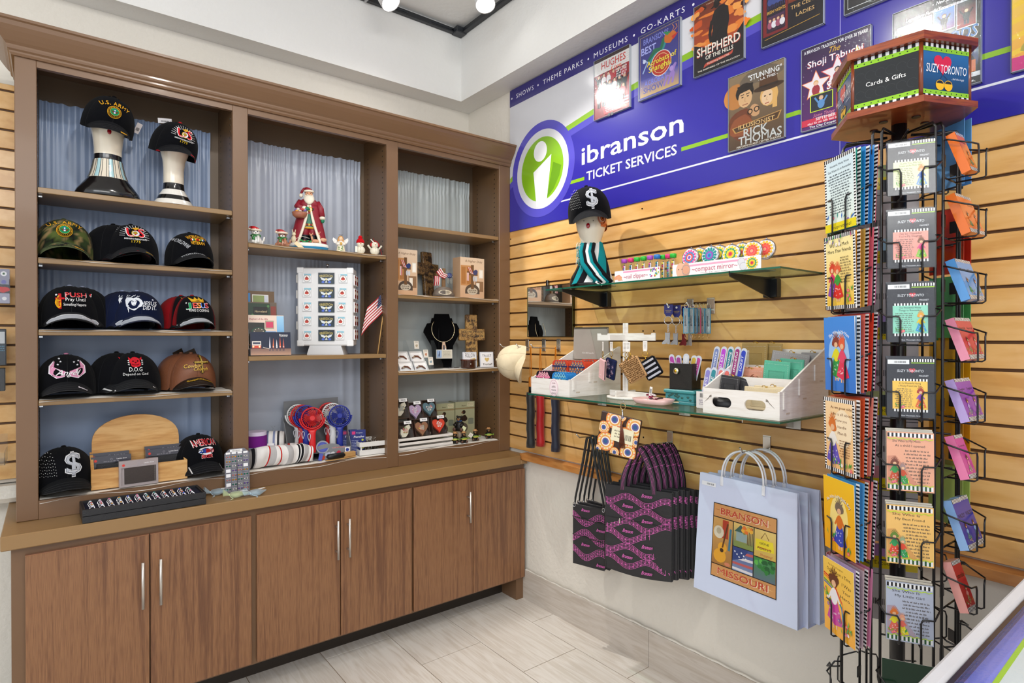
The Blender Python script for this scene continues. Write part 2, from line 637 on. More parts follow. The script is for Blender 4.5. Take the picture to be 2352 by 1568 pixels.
 def blob(s,cu,cv,r,col,seed=0,n=16,amp=0.25,rv=None):
  rg=random.Random(seed)
  rv=rv or r
  p1,p2,p3=rg.uniform(0,6),rg.uniform(0,6),rg.uniform(0,6)
  pts=[]
  for k in range(n):
   a=2*PI*k/n
   q=1+amp*(0.5*math.sin(2*a+p1)+0.3*math.sin(3*a+p2)+0.2*math.sin(5*a+p3))
   pts.append((cu+r*q*math.cos(a),cv+rv*q*math.sin(a)*s.asp))
  s.poly(pts,col)
 def flower(s,cu,cv,r,c,mid='#ffd23e',n=5):
  for k in range(n):
   a=2*PI*k/n+cu*9
   s.ell(cu+r*0.6*math.cos(a),cv+r*0.6*math.sin(a)*s.asp,r*0.5,c,n=7)
  s.ell(cu,cv,r*0.35,mid,n=7)
 def heart(s,cu,cv,r,col,n=24):
  pts=[]
  for k in range(n):
   t=2*PI*k/n
   pts.append((cu+r*(math.sin(t)**3),cv+r*s.asp*(0.8125*math.cos(t)-0.3125*math.cos(2*t)-0.125*math.cos(3*t)-0.0625*math.cos(4*t)+0.1)))
  s.poly(pts,col)
  # scene helpers
def tag(o,label,cat,group=None,kind=None):
 o['label']=label
 o['category']=cat
 if group:
  o['group']=group
 if kind:
  o['kind']=kind
 return o
def empty(name,loc,rz=0.0,rx=0.0,ry=0.0):
 o=bpy.data.objects.new(name,None)
 COL.objects.link(o)
 o.location=loc
 o.rotation_euler=(rx,ry,rz)
 o.empty_display_size=0.02
 return o
def struct(o):
 o['kind']='structure'
 return o
def dup(root,loc,rz=None,label=None,group=None,rx=None,ry=None,scale=None):
 r=root.copy()
 COL.objects.link(r)
 r.location=loc
 e=root.rotation_euler
 r.rotation_euler=(e.x if rx is None else rx,e.y if ry is None else ry,e.z if rz is None else rz)
 if scale:
  r.scale=(scale,scale,scale)if not isinstance(scale,tuple)else scale
 if label:
  r['label']=label
 if group:
  r['group']=group
 for ch in[c for c in bpy.data.objects if c.parent==root]:
  c=ch.copy()
  COL.objects.link(c)
  c.parent=r
  for g in[q for q in bpy.data.objects if q.parent==ch]:
   d=g.copy()
   COL.objects.link(d)
   d.parent=c
 return r
W_=-PI/2
# the room shell
WX,BY=2.05,3.08
SOF_Z,CEIL_Z=2.83,3.25
m_,n_,l_,b_=newmat('stone_look_tile')
a_=n_.new('ShaderNodeAttribute');a_.attribute_name='Col'
tc_=n_.new('ShaderNodeTexCoord')
mp_=n_.new('ShaderNodeMapping');mp_.inputs['Scale'].default_value=(30,2.4,30)
nz_=n_.new('ShaderNodeTexNoise');nz_.inputs['Scale'].default_value=1.6;nz_.inputs['Detail'].default_value=7;nz_.inputs['Distortion'].default_value=1.4
cr_=n_.new('ShaderNodeValToRGB')
cr_.color_ramp.elements[0].position=0.34;cr_.color_ramp.elements[0].color=(0.64,0.59,0.53,1)
cr_.color_ramp.elements[1].position=0.60;cr_.color_ramp.elements[1].color=(0.76,0.73,0.69,1)
mx_=n_.new('ShaderNodeMix');mx_.data_type='RGBA';mx_.blend_type='MULTIPLY';mx_.inputs[0].default_value=1
l_.new(tc_.outputs['Object'],mp_.inputs[0]);l_.new(mp_.outputs[0],nz_.inputs['Vector']);l_.new(nz_.outputs['Fac'],cr_.inputs[0])
l_.new(cr_.outputs[0],mx_.inputs[6]);l_.new(a_.outputs['Color'],mx_.inputs[7]);l_.new(mx_.outputs[2],b_.inputs['Base Color'])
b_.inputs['Roughness'].default_value=0.32
M['tile']=m_
b=MB()
b.bb(-3,WX+0.03,-2.6,BY,-0.05,-0.002,'#8f7c66','paper')
rg=random.Random(4)
x=1.905+0.315
row=0
while x>-3.2:
 x0,x1=x-0.315,min(x,WX+0.03)
 off=1.652 if row%2==0 else 1.957
 y=off-0.622*8
 while y<BY:
  y0,y1=max(y,-2.6),min(y+0.622,BY)
  if y1>y0:
   c=0.95+rg.uniform(-0.05,0.05)
   b.bb(x0+0.0018,x1-0.0018,y0+0.0018,y1-0.0018,-0.004,0,(c,c*0.985,c*0.965),'tile')
  y+=0.622
 x-=0.315
 row+=1
struct(b.build('floor'))
b=MB()
b.bb(-3,WX+0.15,BY,BY+0.1,0,CEIL_Z+0.05,'#ffffff','plaster')
struct(b.build('wall_back'))
b=MB()
b.bb(WX+0.012,WX+0.15,-2.6,BY+0.1,0,CEIL_Z+0.05,'#ffffff','plaster')
struct(b.build('wall_right'))
b=MB()
b.bb(-3,WX+0.15,-2.6,BY+0.1,CEIL_Z,CEIL_Z+0.05,'#ffffff','ceilp')
struct(b.build('ceiling'))
b=MB()
b.bb(-3,WX+0.012,2.944,BY,SOF_Z,CEIL_Z,'#ffffff','ceilp')
b.bb(1.918,WX+0.012,-2.6,2.944,SOF_Z,CEIL_Z,'#ffffff','ceilp')
struct(b.build('trim_1'))
b=MB()
y=-2.6
for y0,y1 in((-2.6,-0.43),(-0.43,0.42),(0.42,1.653),(1.653,2.64)):
 b.bb(WX-0.004,WX+0.012,y0+0.001,y1-0.001,0,0.158,(0.78,0.74,0.70),'tile')
struct(b.build('baseboard_right'))
b=MB()
b.grid(lambda u,v:(WX-0.001+0.006*math.sin(v*PI),-2.6+5.2*u,0.158+0.010*v+0.002*math.sin(u*311)),260,2,'#8a7450','plaster')
struct(b.build('trim_2'))
# maple slatwall: every slat with its groove
def slatwall(name,a0,a1,zs,z_lo,z_hi,plane,axis,label):
 b=MB()
 zs=sorted(zs)
 prev=z_lo
 edges=[]
 for z in zs+[None]:
  top=z_hi if z is None else z-0.0045
  edges.append((prev,top))
  prev=None if z is None else z+0.0045
 for(p,q)in edges:
  if axis=='x':
   b.bb(plane,plane+0.011,a0,a1,p,q,'#ffffff','maple',0.0012)
  else:
   b.bb(a0,a1,plane,plane+0.011,p,q,'#ffffff','maple',0.0012)
 if axis=='x':
  b.bb(plane+0.009,plane+0.0118,a0,a1,z_lo,z_hi,'#5b3c1c','paper')
 else:
  b.bb(a0,a1,plane+0.009,plane+0.0118,z_lo,z_hi,'#5b3c1c','paper')
 return tag(b.build(name),label,'wall panel')
GZ=[1.952-0.0762*k for k in range(15)]
slatwall('slatwall',-0.6,2.66,GZ,0.812,2.03,WX,'x','long maple slatwall panel on the right wall, below the blue banner')
GL_=[2.385-0.0755*k for k in range(20)]
slatwall('slatwall',-1.6,-0.02,GL_,0.885,2.41,3.0,'y','maple slatwall panel beyond the left end of the brown shelving')
b=MB()
b.bb(-1.6,-0.02,3.012,BY-0.001,0.87,2.415,'#c8bfb2','paper')
b.bb(-1.6,-0.02,2.95,BY-0.001,0.80,0.865,'#d8d0c4','plaster',0.02)
struct(b.build('trim_3'))
b=MB()
b.bb(WX-0.045,WX+0.012,-0.6,2.50,0.772,0.805,'#ffffff','maple_edge',0.002)
struct(b.build('trim_4'))
b=MB()
for(px,py)in((1173,549),(1475,479),(1502,760),(1477,754+6),(1478,1004)):
 p=onX(px,py,WX)
 b.M=Matrix.Translation(p)@Matrix.Rotation(-PI/2,4,'Z')@Matrix.Rotation(PI/2,4,'X')
 b.loft([(0.000,.004,.004,0,0,'#20242c'),(0.0015,.003,.003,0,0,'#20242c')],10,'metal')
b.M=None
tag(b.build('wall_screws'),'small dark screw heads in the right maple slatwall','screw',None,'stuff')
# track along the tray with its two spot heads in view
b=MB()
b.bb(-2.5,1.905,2.915,2.944,3.205,3.232,'#23262b','plastic',0.003)
b.bb(1.889,1.918,-2.0,2.930,3.205,3.232,'#23262b','plastic',0.003)
b.bb(1.85,1.93-0.012,2.88,2.944,3.200,3.236,'#2c2f35','plastic',0.004)
for k in range(12):
 b.bb(-1.6+k*0.3,-1.45+k*0.3,2.9135,2.916,3.214,3.222,'#4a4e55','metal')
 b.bb(1.8875,1.89,2.6-k*0.3,2.45-k*0.3+0.3-0.3,3.214,3.222,'#4a4e55','metal')
tag(b.build('lighting_track'),'black lighting track round the inner corner of the raised ceiling','track')
def lamp(loc,aim,label):
 t=empty('track_lamp',loc)
 tag(t,label,'spotlight','spot heads on the black ceiling track')
 d=(Vector(aim)-Vector(loc)).normalized()
 R=d.to_track_quat('-Z','Y').to_matrix().to_4x4()
 b=MB();b.M=R
 b.loft([(-.05,.047,.047,0,0,'#d9d9d9'),(-.052,.05,.05,0,0,'#d9d9d9'),(0.0,.047,.047,0,0,'#d9d9d9'),(.05,.03,.03,0,0,'#d9d9d9'),(.07,.018,.018,0,0,'#d9d9d9')],24,'plastic',cap=False)
 b.build('lamp_housing',t)
 b=MB();b.M=R
 b.loft([(-.047,.043,.043,0,0,'#ffffff'),(-.044,.043,.043,0,0,'#ffffff')],24,'glow')
 b.build('bulb',t)
 b=MB()
 dx,dy=(0,2.93-loc[1])if loc[0]<1.55 else(1.903-loc[0],0)
 b.tube([(0,0,0.04),(0,0,.075),(dx,dy,3.202-loc[2])],0.007,'#d0d0d0','plastic')
 b.build('stem',t)
lamp(tuple(onZ(887,-10,3.12)),(1.9,1.6,1.3),'glowing white spot head on the ceiling track, above the middle shelf bay')
lamp(tuple(onZ(1112,-6,3.12)),(1.5,1.7,1.3),'glowing white spot head on the track branch nearer the blue banner')
# brown shelving and the low cabinets under it
BR='#76583e'
HB=2.905
XL,XR=-0.096,2.048
BAYS=((-0.036,0.595),(0.655,1.289),(1.351,1.972))
SH=((1.958,1.712,1.459,1.212),(1.833,1.353),(1.996,1.647,1.265))
FLOORZ=0.862
YF=2.64
t=empty('shelving_unit',(0,0,0))
tag(t,'tall brown painted shelving with three open bays and a crown moulding','shelving')
b=MB()
b.bb(XL,BAYS[0][0],YF,YF+0.02,0.797,2.46,BR,'brown',0.002)
for i in(0,1):
 b.bb(BAYS[i][1],BAYS[i+1][0],YF,YF+0.02,0.797,2.46,BR,'brown',0.002)
b.bb(BAYS[2][1],XR,YF,YF+0.02,0.797,2.46,BR,'brown',0.002)
for(x0,x1)in BAYS:
 b.bb(x0,x1,YF+0.0005,YF+0.02,2.372,2.46,BR,'brown')
 b.bb(x0,x1,YF+0.0005,YF+0.02,0.797,FLOORZ,BR,'brown')
b.build('face_frame',t)
for(x0,x1)in((XL,BAYS[0][0]),(BAYS[0][1],BAYS[1][0]),(BAYS[1][1],BAYS[2][0]),(BAYS[2][1],XR)):
 b=MB()
 b.bb(x0,x1,YF+0.02,HB,0.797,2.46,'#6a4f34','brown')
 for xs in(x0-0.0004,x1+0.0004):
  for ys in(YF+0.045,HB-0.05):
   for k in range(56):
    z=0.92+k*0.026
    b.box(xs,ys,z,0.001,0.006,0.006,'#1d150d','brown')
 b.build('upright',t)
b=MB();b.bb(XL,XR,YF+0.02,HB,2.44,2.46,BR,'brown');b.build('top_panel',t)
b=MB();b.bb(XL,XR,YF+0.02,HB,0.797,FLOORZ,BR,'brown');b.build('bottom_panel',t)
b=MB();b.bb(XL,XR,HB,HB+0.012,0.797,2.46,'#6d5b48','brown');b.build('back_panel',t)
for(x0,x1),zs in zip(BAYS,SH):
 for z in zs:
  b=MB()
  b.bb(x0+0.001,x1-0.001,YF+0.004,HB-0.022,z-0.019,z,'#8f7149','brown',0.0015)
  b.build('shelf',t)
  b=MB()
  for xx in(x0+0.008,x1-0.008):
   b.box(xx,YF+0.047,z-0.024,0.012,0.012,0.008,'#c8ccd0','metal',0.001)
  b.build('shelf_support',t)
prof=[(0,2.395),(.008,2.395),(.012,2.402),(.012,2.408),(.018,2.413),(.020,2.42),(.020,2.426),(.028,2.434),(.037,2.446),(.048,2.462),(.056,2.476),(.06,2.49),(.066,2.494),(.066,2.503),(.0,2.503)]
b=MB()
vs,fs=[],[]
path=[(XL,HB,-1,0),(XL,YF,-1,-1),(XR-0.004,YF,0.0,-1)]
for(px_,py_,dx,dy)in path:
 for(o_,z)in prof:
  vs.append((px_+dx*o_,py_+dy*o_,z))
n=len(prof)
for i in range(2):
 for k in range(n-1):
  fs.append((i*n+k,(i+1)*n+k,(i+1)*n+k+1,i*n+k+1))
fs.append(tuple(range(n)));fs.append(tuple(range(2*n,3*n))[::-1])
b.add(vs,fs,BR,'brown')
b.bb(XL-.06,XR-0.004,YF-0.06,HB,2.5,2.504,BR,'brown')
b.build('crown_moulding',t)
b=MB()
b.bb(-0.13,2.0,2.48,3.0,0.748,0.796,'#95744a','brown',0.003)
b.bb(2.0,2.045,2.48,3.0,0.748,0.771,'#95744a','brown',0.003)
b.bb(2.0,2.047,2.502,3.0,0.77,0.796,'#95744a','brown',0.001)
tag(b.build('worktop'),'long brown painted worktop between the low cabinets and the open shelves','worktop')
DOORS=(((-0.069,0.279),(0.283,0.630)),((0.651,0.997),(1.001,1.349)),((1.361,1.700),(1.703,2.043)))
UNITS=((-0.105,0.640),(0.640,1.355),(1.355,2.048))
LBL=('low walnut-door cabinet at the left end, below the ring tray','middle low walnut-door cabinet with a pair of bar handles together','low walnut-door cabinet in the corner with one bar handle')
HND=(((0.2565,1),(0.312,-1)),((0.977,1),(1.029,-1)),((1.665,1),None))
for(x0,x1),drs,lb,hn in zip(UNITS,DOORS,LBL,HND):
 t=empty('base_cabinet',((x0+x1)/2,2.5,0))
 tag(t,lb,'cabinet')
 cx=(x0+x1)/2
 b=MB()
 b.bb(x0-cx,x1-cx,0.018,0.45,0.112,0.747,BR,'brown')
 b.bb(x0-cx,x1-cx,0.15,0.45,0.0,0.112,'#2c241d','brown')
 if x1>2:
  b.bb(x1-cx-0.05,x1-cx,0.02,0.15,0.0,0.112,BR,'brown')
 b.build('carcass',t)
 for(d0,d1),h in zip(drs,hn):
  d=MB()
  d.bb(d0-cx,d1-cx,0.0,0.017,0.124,0.716,'#ffffff','walnut',0.0015)
  d.bb(d0-cx,d1-cx,0.0006,0.017,0.7155,0.7175,'#9a6a4c','plastic')
  dr=d.build('door',t)
  if h:
   q=MB()
   hx=h[0]-cx
   z0,z1=(0.50,0.655)if x0>1 else(0.472,0.640)
   if x0<0:
    z0,z1=0.462,0.628
   q.tube([(hx,-0.030,z0),(hx,-0.030,z1)],0.0052,'#d8d3cc','brushed',12)
   for z in(z0+0.03,z1-0.03):
    q.tube([(hx,-0.030,z),(hx,0.0,z)],0.0035,'#b8b3ac','brushed',8)
   q.build('bar_handle',dr)
   # grey satin curtains hung behind the shelves
def curtain(x0,x1,seed,label,col,z1=2.335):
 rg=random.Random(seed)
 ph=[rg.uniform(0,6)for _ in range(6)]
 def fn(u,v):
  x=x0+(x1-x0)*u
  k=0.3+0.7*v
  y=HB-0.010-0.0035*k*(math.sin(9*u+ph[0])+0.8*math.sin(17*u+ph[1])+0.6*math.sin(31*u+2.2*v+ph[2]))
  gath=max(0,(v-0.90)/0.10)
  y-=(0.0045*gath+0.0012)*math.sin(150*u+3*math.sin(20*u))*(v>.5)
  if 0.93<v<0.95:
   y+=0.004
  y-=0.006*math.exp(-((u-.93)/.03)**2)+0.004*math.exp(-((u-.84)/.02)**2)
  y-=0.004*math.sin(5*v+4*u+ph[3])**2
  z=FLOORZ+0.004+(z1-FLOORZ)*v+0.0015*math.sin(70*u)*(v>0.985)
  return(x,min(y,HB-0.002),z)
 b=MB()
 b.grid(fn,150,70,col,'curtain')
 return tag(b.build('curtain'),label,'curtain',None)
M['curtain']=paint('grey_satin',0.34,bump=0.12,bscale=25,vary=0.08,sheen=0.3)
curtain(-0.034,0.560,1,'grey satin curtain behind the shelves of caps','#8fa2c2')  # bluish daylight from the left is put into this curtain's colour
curtain(0.657,1.262,2,'grey satin curtain behind the figurines and the white display tower','#a9b0be')
curtain(1.353,1.942,3,'pale grey satin curtain behind the necklace bust and crosses','#b2baba')
# white paper liners that hang a little over the shelf edges
def liner(x0,x1,z,seed,label,y1=2.84,over=0.006):
 rg=random.Random(seed)
 ph=[rg.uniform(0,6)for _ in range(4)]
 def fn(u,v):
  x=x0+(x1-x0)*u
  y=YF+0.002+(y1-YF)*v
  lift=0.0016+0.0010*math.sin(23*u+ph[0]+9*v)+(0.0022 if v<0.05 else 0)*(0.5+0.5*math.sin(14*u+ph[1]))
  if v==0:
   return(x,YF-0.0015,z-over*(0.5+0.5*math.sin(11*u+ph[2]))-0.001)
  return(x,y,z+lift)
 b=MB()
 b.grid(fn,60,12,'#ece7de','fabric')
 return tag(b.build('shelf_liner'),label,'shelf liner','white liners on the brown shelves')
liner(-0.033,0.592,1.712,1,'white liner under the camouflage cap')
liner(-0.033,0.592,1.459,2,'white liner under the three caps with grey-white brims')
liner(-0.033,0.592,1.212,3,'white liner under the brown cap with the gold cross')
liner(-0.033,0.592,FLOORZ,4,'white liner under the pine wallet display',over=0.012)
liner(0.658,1.286,1.833,5,'white liner under the bearded figurine')
liner(0.658,1.286,FLOORZ,6,'white liner under the hand fans',over=0.012)
liner(1.354,1.969,1.647,7,'white liner under the two pale gift boxes and dark cross')
liner(1.354,1.969,1.265,8,'white liner under the black necklace bust')
liner(1.354,1.969,FLOORZ,9,'white liner under the little bears',over=0.012)
# caps
CRX,CRY,CRH=0.094,0.104,0.152
BRA=1.02
def zb(a):
 a=abs(a)
 if a>BRA:
  return 0.006
 return 0.006+0.050*math.cos(a/BRA*PI/2)**0.8
def crr(t):
 t=max(0.0,min(1.0,t))
 return max(0.0,1-t**2.7)**0.5*(1-0.03*(1-t))
def crown_pt(a,t):
 r=crr(t)
 z0=zb(a)
 return(CRX*r*math.sin(a),-CRY*r*math.cos(a)-0.008*math.sin(PI*t)*math.cos(a),z0+(CRH-z0)*t)
def front_fn(w):
 """artwork thrown straight onto the front of the crown; y counts from the brim's root"""
 def fn(x,y,lift):
  x-=w/2
  z=0.056+y
  a=0.0
  for _ in range(4):
   z0=zb(a)
   t=(z-z0)/(CRH-z0)
   r=max(crr(t),0.05)
   a=math.asin(max(-0.99,min(0.99,x/(CRX*r))))
  p=crown_pt(a,max(0,min(0.995,(z-zb(a))/(CRH-zb(a)))))
  k=0.0019+lift*2
  return(p[0]+k*math.sin(a),p[1]-k*math.cos(a),p[2]+k*0.5)
 return fn
def brim_pt(u,v,up=0.0):
 a=u*BRA
 p=crown_pt(a,0)
 L=0.074*max(0.0,1-abs(u)**2.4)**0.5
 drop=-0.024*v*(1-0.45*u*u)
 z=max(p[2]+drop*(L/0.07),0.0015)
 return(p[0]*(1-0.07*v),p[1]-L*v,z+up)
def make_cap(loc,rz,label,cf,brim,art=None,brim_art=None,under='#0c0c0e',button='#101012',hangtag=None,group=None,seam=None,scale=1.0,rx=0,ry=0,name='baseball_cap',eyelet=None,mat='fabric'):
 t=empty(name,loc,rz,rx,ry)
 t.scale=(scale,)*3
 tag(t,label,'cap',group)
 b=MB()
 b.grid(lambda u,v:crown_pt(-PI+2*PI*u,min(v**0.75,0.9995)),48,14,'#000000',mat,True,lambda u,v:cf(-PI+2*PI*u,v**0.75))
 sc=seam or mixc(cf(0,.5),'#555555',0.15)
 for k in range(6):
  a=-PI+PI/3*k+(0.0)
  b.tube([crown_pt(a,0.02+0.97*i/12)for i in range(13)],0.0007,sc,mat,4,caps=False)
 if eyelet:
  for a in(-0.55,0.55):
   p=Vector(crown_pt(a,0.66))
   b.ball(p.x,p.y,p.z,.0035,.0035,.0035,eyelet,mat,8,5)
 if art:
  A=Art(b,0.15,0.10,front_fn(0.15),mat,dz=0.00009)
  A.sub=5
  art(A)
 b.build('crown',t)
 b=MB()
 b.grid(lambda u,v:brim_pt(2*u-1,v,0.0022),28,8,brim,mat)
 b.grid(lambda u,v:brim_pt(1-2*u,v,0.0),28,8,under,mat)
 b.grid(lambda u,v:brim_pt(2*u-1,1,0.0022*v),28,1,brim if not isinstance(brim,str)else mixc(brim,'#888888',0.1),mat)
 for q in(0.4,0.6,0.8):
  b.tube([brim_pt(-0.93+1.86*i/20,q,0.0024)for i in range(21)],0.0004,mixc(brim,'#777777',0.2),mat,4,caps=False)
 if brim_art:
  A=Art(b,1.0,1.0,lambda x,y,l:tuple(Vector(brim_pt(2*x-1,y,0.0034+l))),mat)
  brim_art(A)
 b.build('brim',t)
 b=MB()
 b.ball(0,0,CRH+0.001,0.008,0.008,0.004,button,mat,10,6)
 b.build('button',t)
 if hangtag:
  b=MB()
  hx,hy,hz,w,h,c,an=hangtag
  b.M=Matrix.Translation((hx,hy,hz))@Matrix.Rotation(an,4,'Y')@Matrix.Rotation(0.3,4,'Z')
  b.bb(-w/2,w/2,-0.0006,0.0006,0,h,c,'paper')
  A=Art(b,w,h,lambda x,y,l:(x-w/2,-0.0008-l,y))
  A.barcode(0.2,0.25,0.8,0.55)
  b.build('hang_tag',t)
 return t
GOLD,RED,WHT,SIL='#e0a528','#d8202a','#f2f2f2','#c9ccd2'
BLK=lambda a,t:'#0b0c10'
def seal(A,cu,cv,r):
 A.ell(cu,cv,r,GOLD,n=26)
 A.ell(cu,cv,r*0.93,'#14140f',n=26)
 A.ring(cu,cv,r*0.86,r*0.03,GOLD,26)
 for k in range(22):
  a=2*PI*k/22
  A.ell(cu+r*0.76*math.cos(a),cv+r*0.76*math.sin(a)*A.asp,r*0.05,GOLD,n=5)
 A.ell(cu,cv,r*0.64,'#e3bd3a',n=22)
 A.ell(cu,cv,r*0.60,'#1f8a58',n=22)
 A.poly([(cu-r*.5,cv+r*.2*A.asp),(cu-r*.1,cv+r*.05*A.asp),(cu-r*.1,cv-r*.35*A.asp),(cu-r*.4,cv-r*.1*A.asp)],'#5a4a2c')
 A.poly([(cu+r*.5,cv+r*.2*A.asp),(cu+r*.4,cv-r*.1*A.asp),(cu+r*.1,cv-r*.35*A.asp),(cu+r*.1,cv+r*.05*A.asp)],'#5a4a2c')
 A.rect(cu-r*.11,cv-r*.28*A.asp,cu+r*.11,cv+r*.1*A.asp,'#d9dbe8')
 A.rect(cu-r*.11,cv-r*.05*A.asp,cu+r*.11,cv+r*.1*A.asp,'#2c3f96')
 A.ell(cu,cv+r*.3*A.asp,r*.14,'#3a5fae',n=10)
 A.ell(cu,cv+r*.18*A.asp,r*.1,'#efe9dc',n=8)
def art_army(A):
 A.text('U.S. ARMY',0.49,0.66,0.085,GOLD,arc=0.50,sp=0.12)
 seal(A,0.49,0.40,0.155)
def art_marine(A):
 for k in range(17):
  a=PI*(k-1)/15
  c,s_=math.cos(a),math.sin(a)
  A.line([(0.5+0.20*c,0.38+0.20*s_*A.asp),(0.5+0.30*c,0.38+0.30*s_*A.asp)],0.008,'#e8e8ea')
 A.text('US',0.505,0.34,0.235,WHT,fit=0.40)
 A.text('US',0.505,0.352,0.215,'#d4232c',fit=0.37)
 A.ell(0.51,0.47,0.078,'#1c1c20',n=18)
 A.ell(0.51,0.47,0.070,'#d8d8de',n=18)
 A.blob(0.50,0.49,0.04,'#a58a2c',3)
 A.poly([(0.44,0.66),(0.51,0.60),(0.60,0.68),(0.53,0.72)],'#d5a62c')
 A.ring(0.51,0.47,0.085,0.014,'#c9a227',18,2.2,5.4)
 A.text('DEFENDING FREEDOM SINCE',0.505,0.23,0.034,WHT,fit=0.44)
 A.text('1775',0.505,0.12,0.055,'#e8c22c',sp=0.2)
def art_ww2(A):
 A.text('WORLDWAR II',0.53,0.60,0.105,GOLD,arc=0.62,fit=0.46)
 for k,c in enumerate(('#b82424','#e8e2d0','#2c7a46','#d9a62a','#b82424','#b82424','#d9a62a','#2c7a46','#e8e2d0','#2c4a96')):
  A.rect(0.36+k*0.034,0.50,0.39+k*0.034,0.58,c)
 A.text('VETERAN',0.53,0.33,0.085,GOLD,fit=0.34)
 A.text('WORLDWAR',0.14,0.34,0.10,SIL,rot=-0.75,it=0.1,fit=0.40,bold=0)
def art_push(A):
 A.rect(0.275,0.10,0.325,0.62,'#c2222a')
 A.rect(0.22,0.42,0.38,0.48,'#c2222a')
 A.blob(0.27,0.30,0.055,'#e0a01e',5,amp=0.2,rv=0.11)
 A.poly([(0.25,0.36),(0.31,0.36),(0.29,0.56),(0.26,0.52)],'#f0b92e')
 for k in range(3):
  A.line([(0.245+.02*k,0.2),(0.255+.015*k,0.5)],0.005,'#8a5a10')
 A.text('PUSH',0.58,0.50,0.105,WHT,fit=0.40)
 A.text('PUSH',0.58,0.508,0.098,'#d8262e',fit=0.385)
 A.text('Pray Until',0.57,0.36,0.075,WHT,fit=0.36,bold=0)
 A.text('Something Happens',0.56,0.20,0.06,WHT,fit=0.40,bold=0)
def art_face(A):
 A.blob(0.34,0.42,0.15,'#dfe3ea',4,amp=0.35,rv=0.19)
 A.blob(0.35,0.40,0.085,'#141d3c',8,amp=0.3,rv=0.12)
 A.blob(0.34,0.44,0.06,'#dfe3ea',2,amp=0.3,rv=0.07)
 A.line([(0.30,0.47),(0.34,0.48)],0.012,'#141d3c')
 A.line([(0.37,0.48),(0.41,0.46)],0.012,'#141d3c')
 A.line([(0.33,0.35),(0.39,0.35)],0.012,'#141d3c')
 for k in range(7):
  A.line([(0.22+.035*k,0.66+0.03*math.sin(k*2.1)),(0.26+.035*k,0.72+.03*math.cos(k*1.7))],0.01,'#dfe3ea')
 for k in range(4):
  A.line([(0.22,0.5-.1*k),(0.20+.01*k,0.38-.08*k),(0.24,0.3-.08*k)],0.012,'#dfe3ea')
 A.text('JESUS',0.67,0.34,0.10,'#e4e7ee',fit=0.30,it=0.15)
 A.text('DID IT.',0.66,0.17,0.10,'#e4e7ee',fit=0.30,it=0.15)
def art_king(A):
 A.poly([(0.36,0.62),(0.32,0.84),(0.42,0.74),(0.47,0.86),(0.52,0.74),(0.57,0.86),(0.62,0.74),(0.70,0.82),(0.67,0.62)],'#e8b52c')
 A.rect(0.36,0.62,0.67,0.66,'#b3801a')
 for ch,u,c in zip('JESUS',(0.31,0.42,0.52,0.62,0.72),('#1f9a5a','#d8382c','#f08a1e','#2c62c8','#d02c38')):
  A.text(ch,u,0.36,0.15,'#e9e9e9',fit=0.125)
  A.text(ch,u,0.372,0.135,c,fit=0.11)
 A.text('KING IS COMING',0.53,0.20,0.07,WHT,fit=0.50,bold=0)
def art_angel(A):
 for s_ in(-1,1):
  pts=[(0.5+s_*0.05,0.18),(0.5+s_*0.20,0.12),(0.5+s_*0.34,0.30),(0.5+s_*0.33,0.55),(0.5+s_*0.24,0.74),(0.5+s_*0.26,0.52),(0.5+s_*0.16,0.44),(0.5+s_*0.04,0.36)]
  A.poly([(u,v)for u,v in pts],'#efe6ee')
  A.poly([(0.5+(u-0.5)*0.93,0.03+v*0.93)for u,v in pts],'#dc93b6')
 A.text('Angel',0.49,0.22,0.13,'#f2edf2',it=0.45,fit=0.42,bold=0)
 A.text('Angel',0.492,0.222,0.12,'#23181e',it=0.45,fit=0.41,bold=0)
 A.text('Angel',0.494,0.226,0.118,'#f4f0f4',it=0.45,fit=0.40,bold=0)
 for(u,v)in((0.33,0.60),(0.38,0.70),(0.62,0.68),(0.68,0.58),(0.70,0.72),(0.36,0.80)):
  A.star(u,v,0.025,'#ececf2')
def art_dog(A):
 A.blob(0.50,0.62,0.115,'#cf2430',5,amp=0.25,rv=0.11)
 A.ell(0.50,0.52,0.09,'#cf2430',rv=0.06)
 for s_ in(-1,1):
  A.poly([(0.5+s_*.08,.72),(0.5+s_*.13,.80),(0.5+s_*.13,.66)],'#cf2430')
  A.ell(0.5+s_*.045,0.65,0.016,'#14080a')
  for k in range(3):
   A.poly([(0.5+s_*(.12),.5+.07*k),(0.5+s_*.155,.53+.07*k),(0.5+s_*.12,.55+.07*k)],'#e9e9e9')
 A.line([(0.43,0.54),(0.47,0.51),(0.53,0.51),(0.57,0.54)],0.012,'#3a060a')
 A.ell(0.5,0.59,0.02,'#3a060a',rv=0.012)
 A.text('D.O.G',0.5,0.27,0.10,'#ededed',fit=0.27,bold=0)
 A.text('Depend on God',0.5,0.13,0.06,'#ededed',fit=0.50,bold=0)
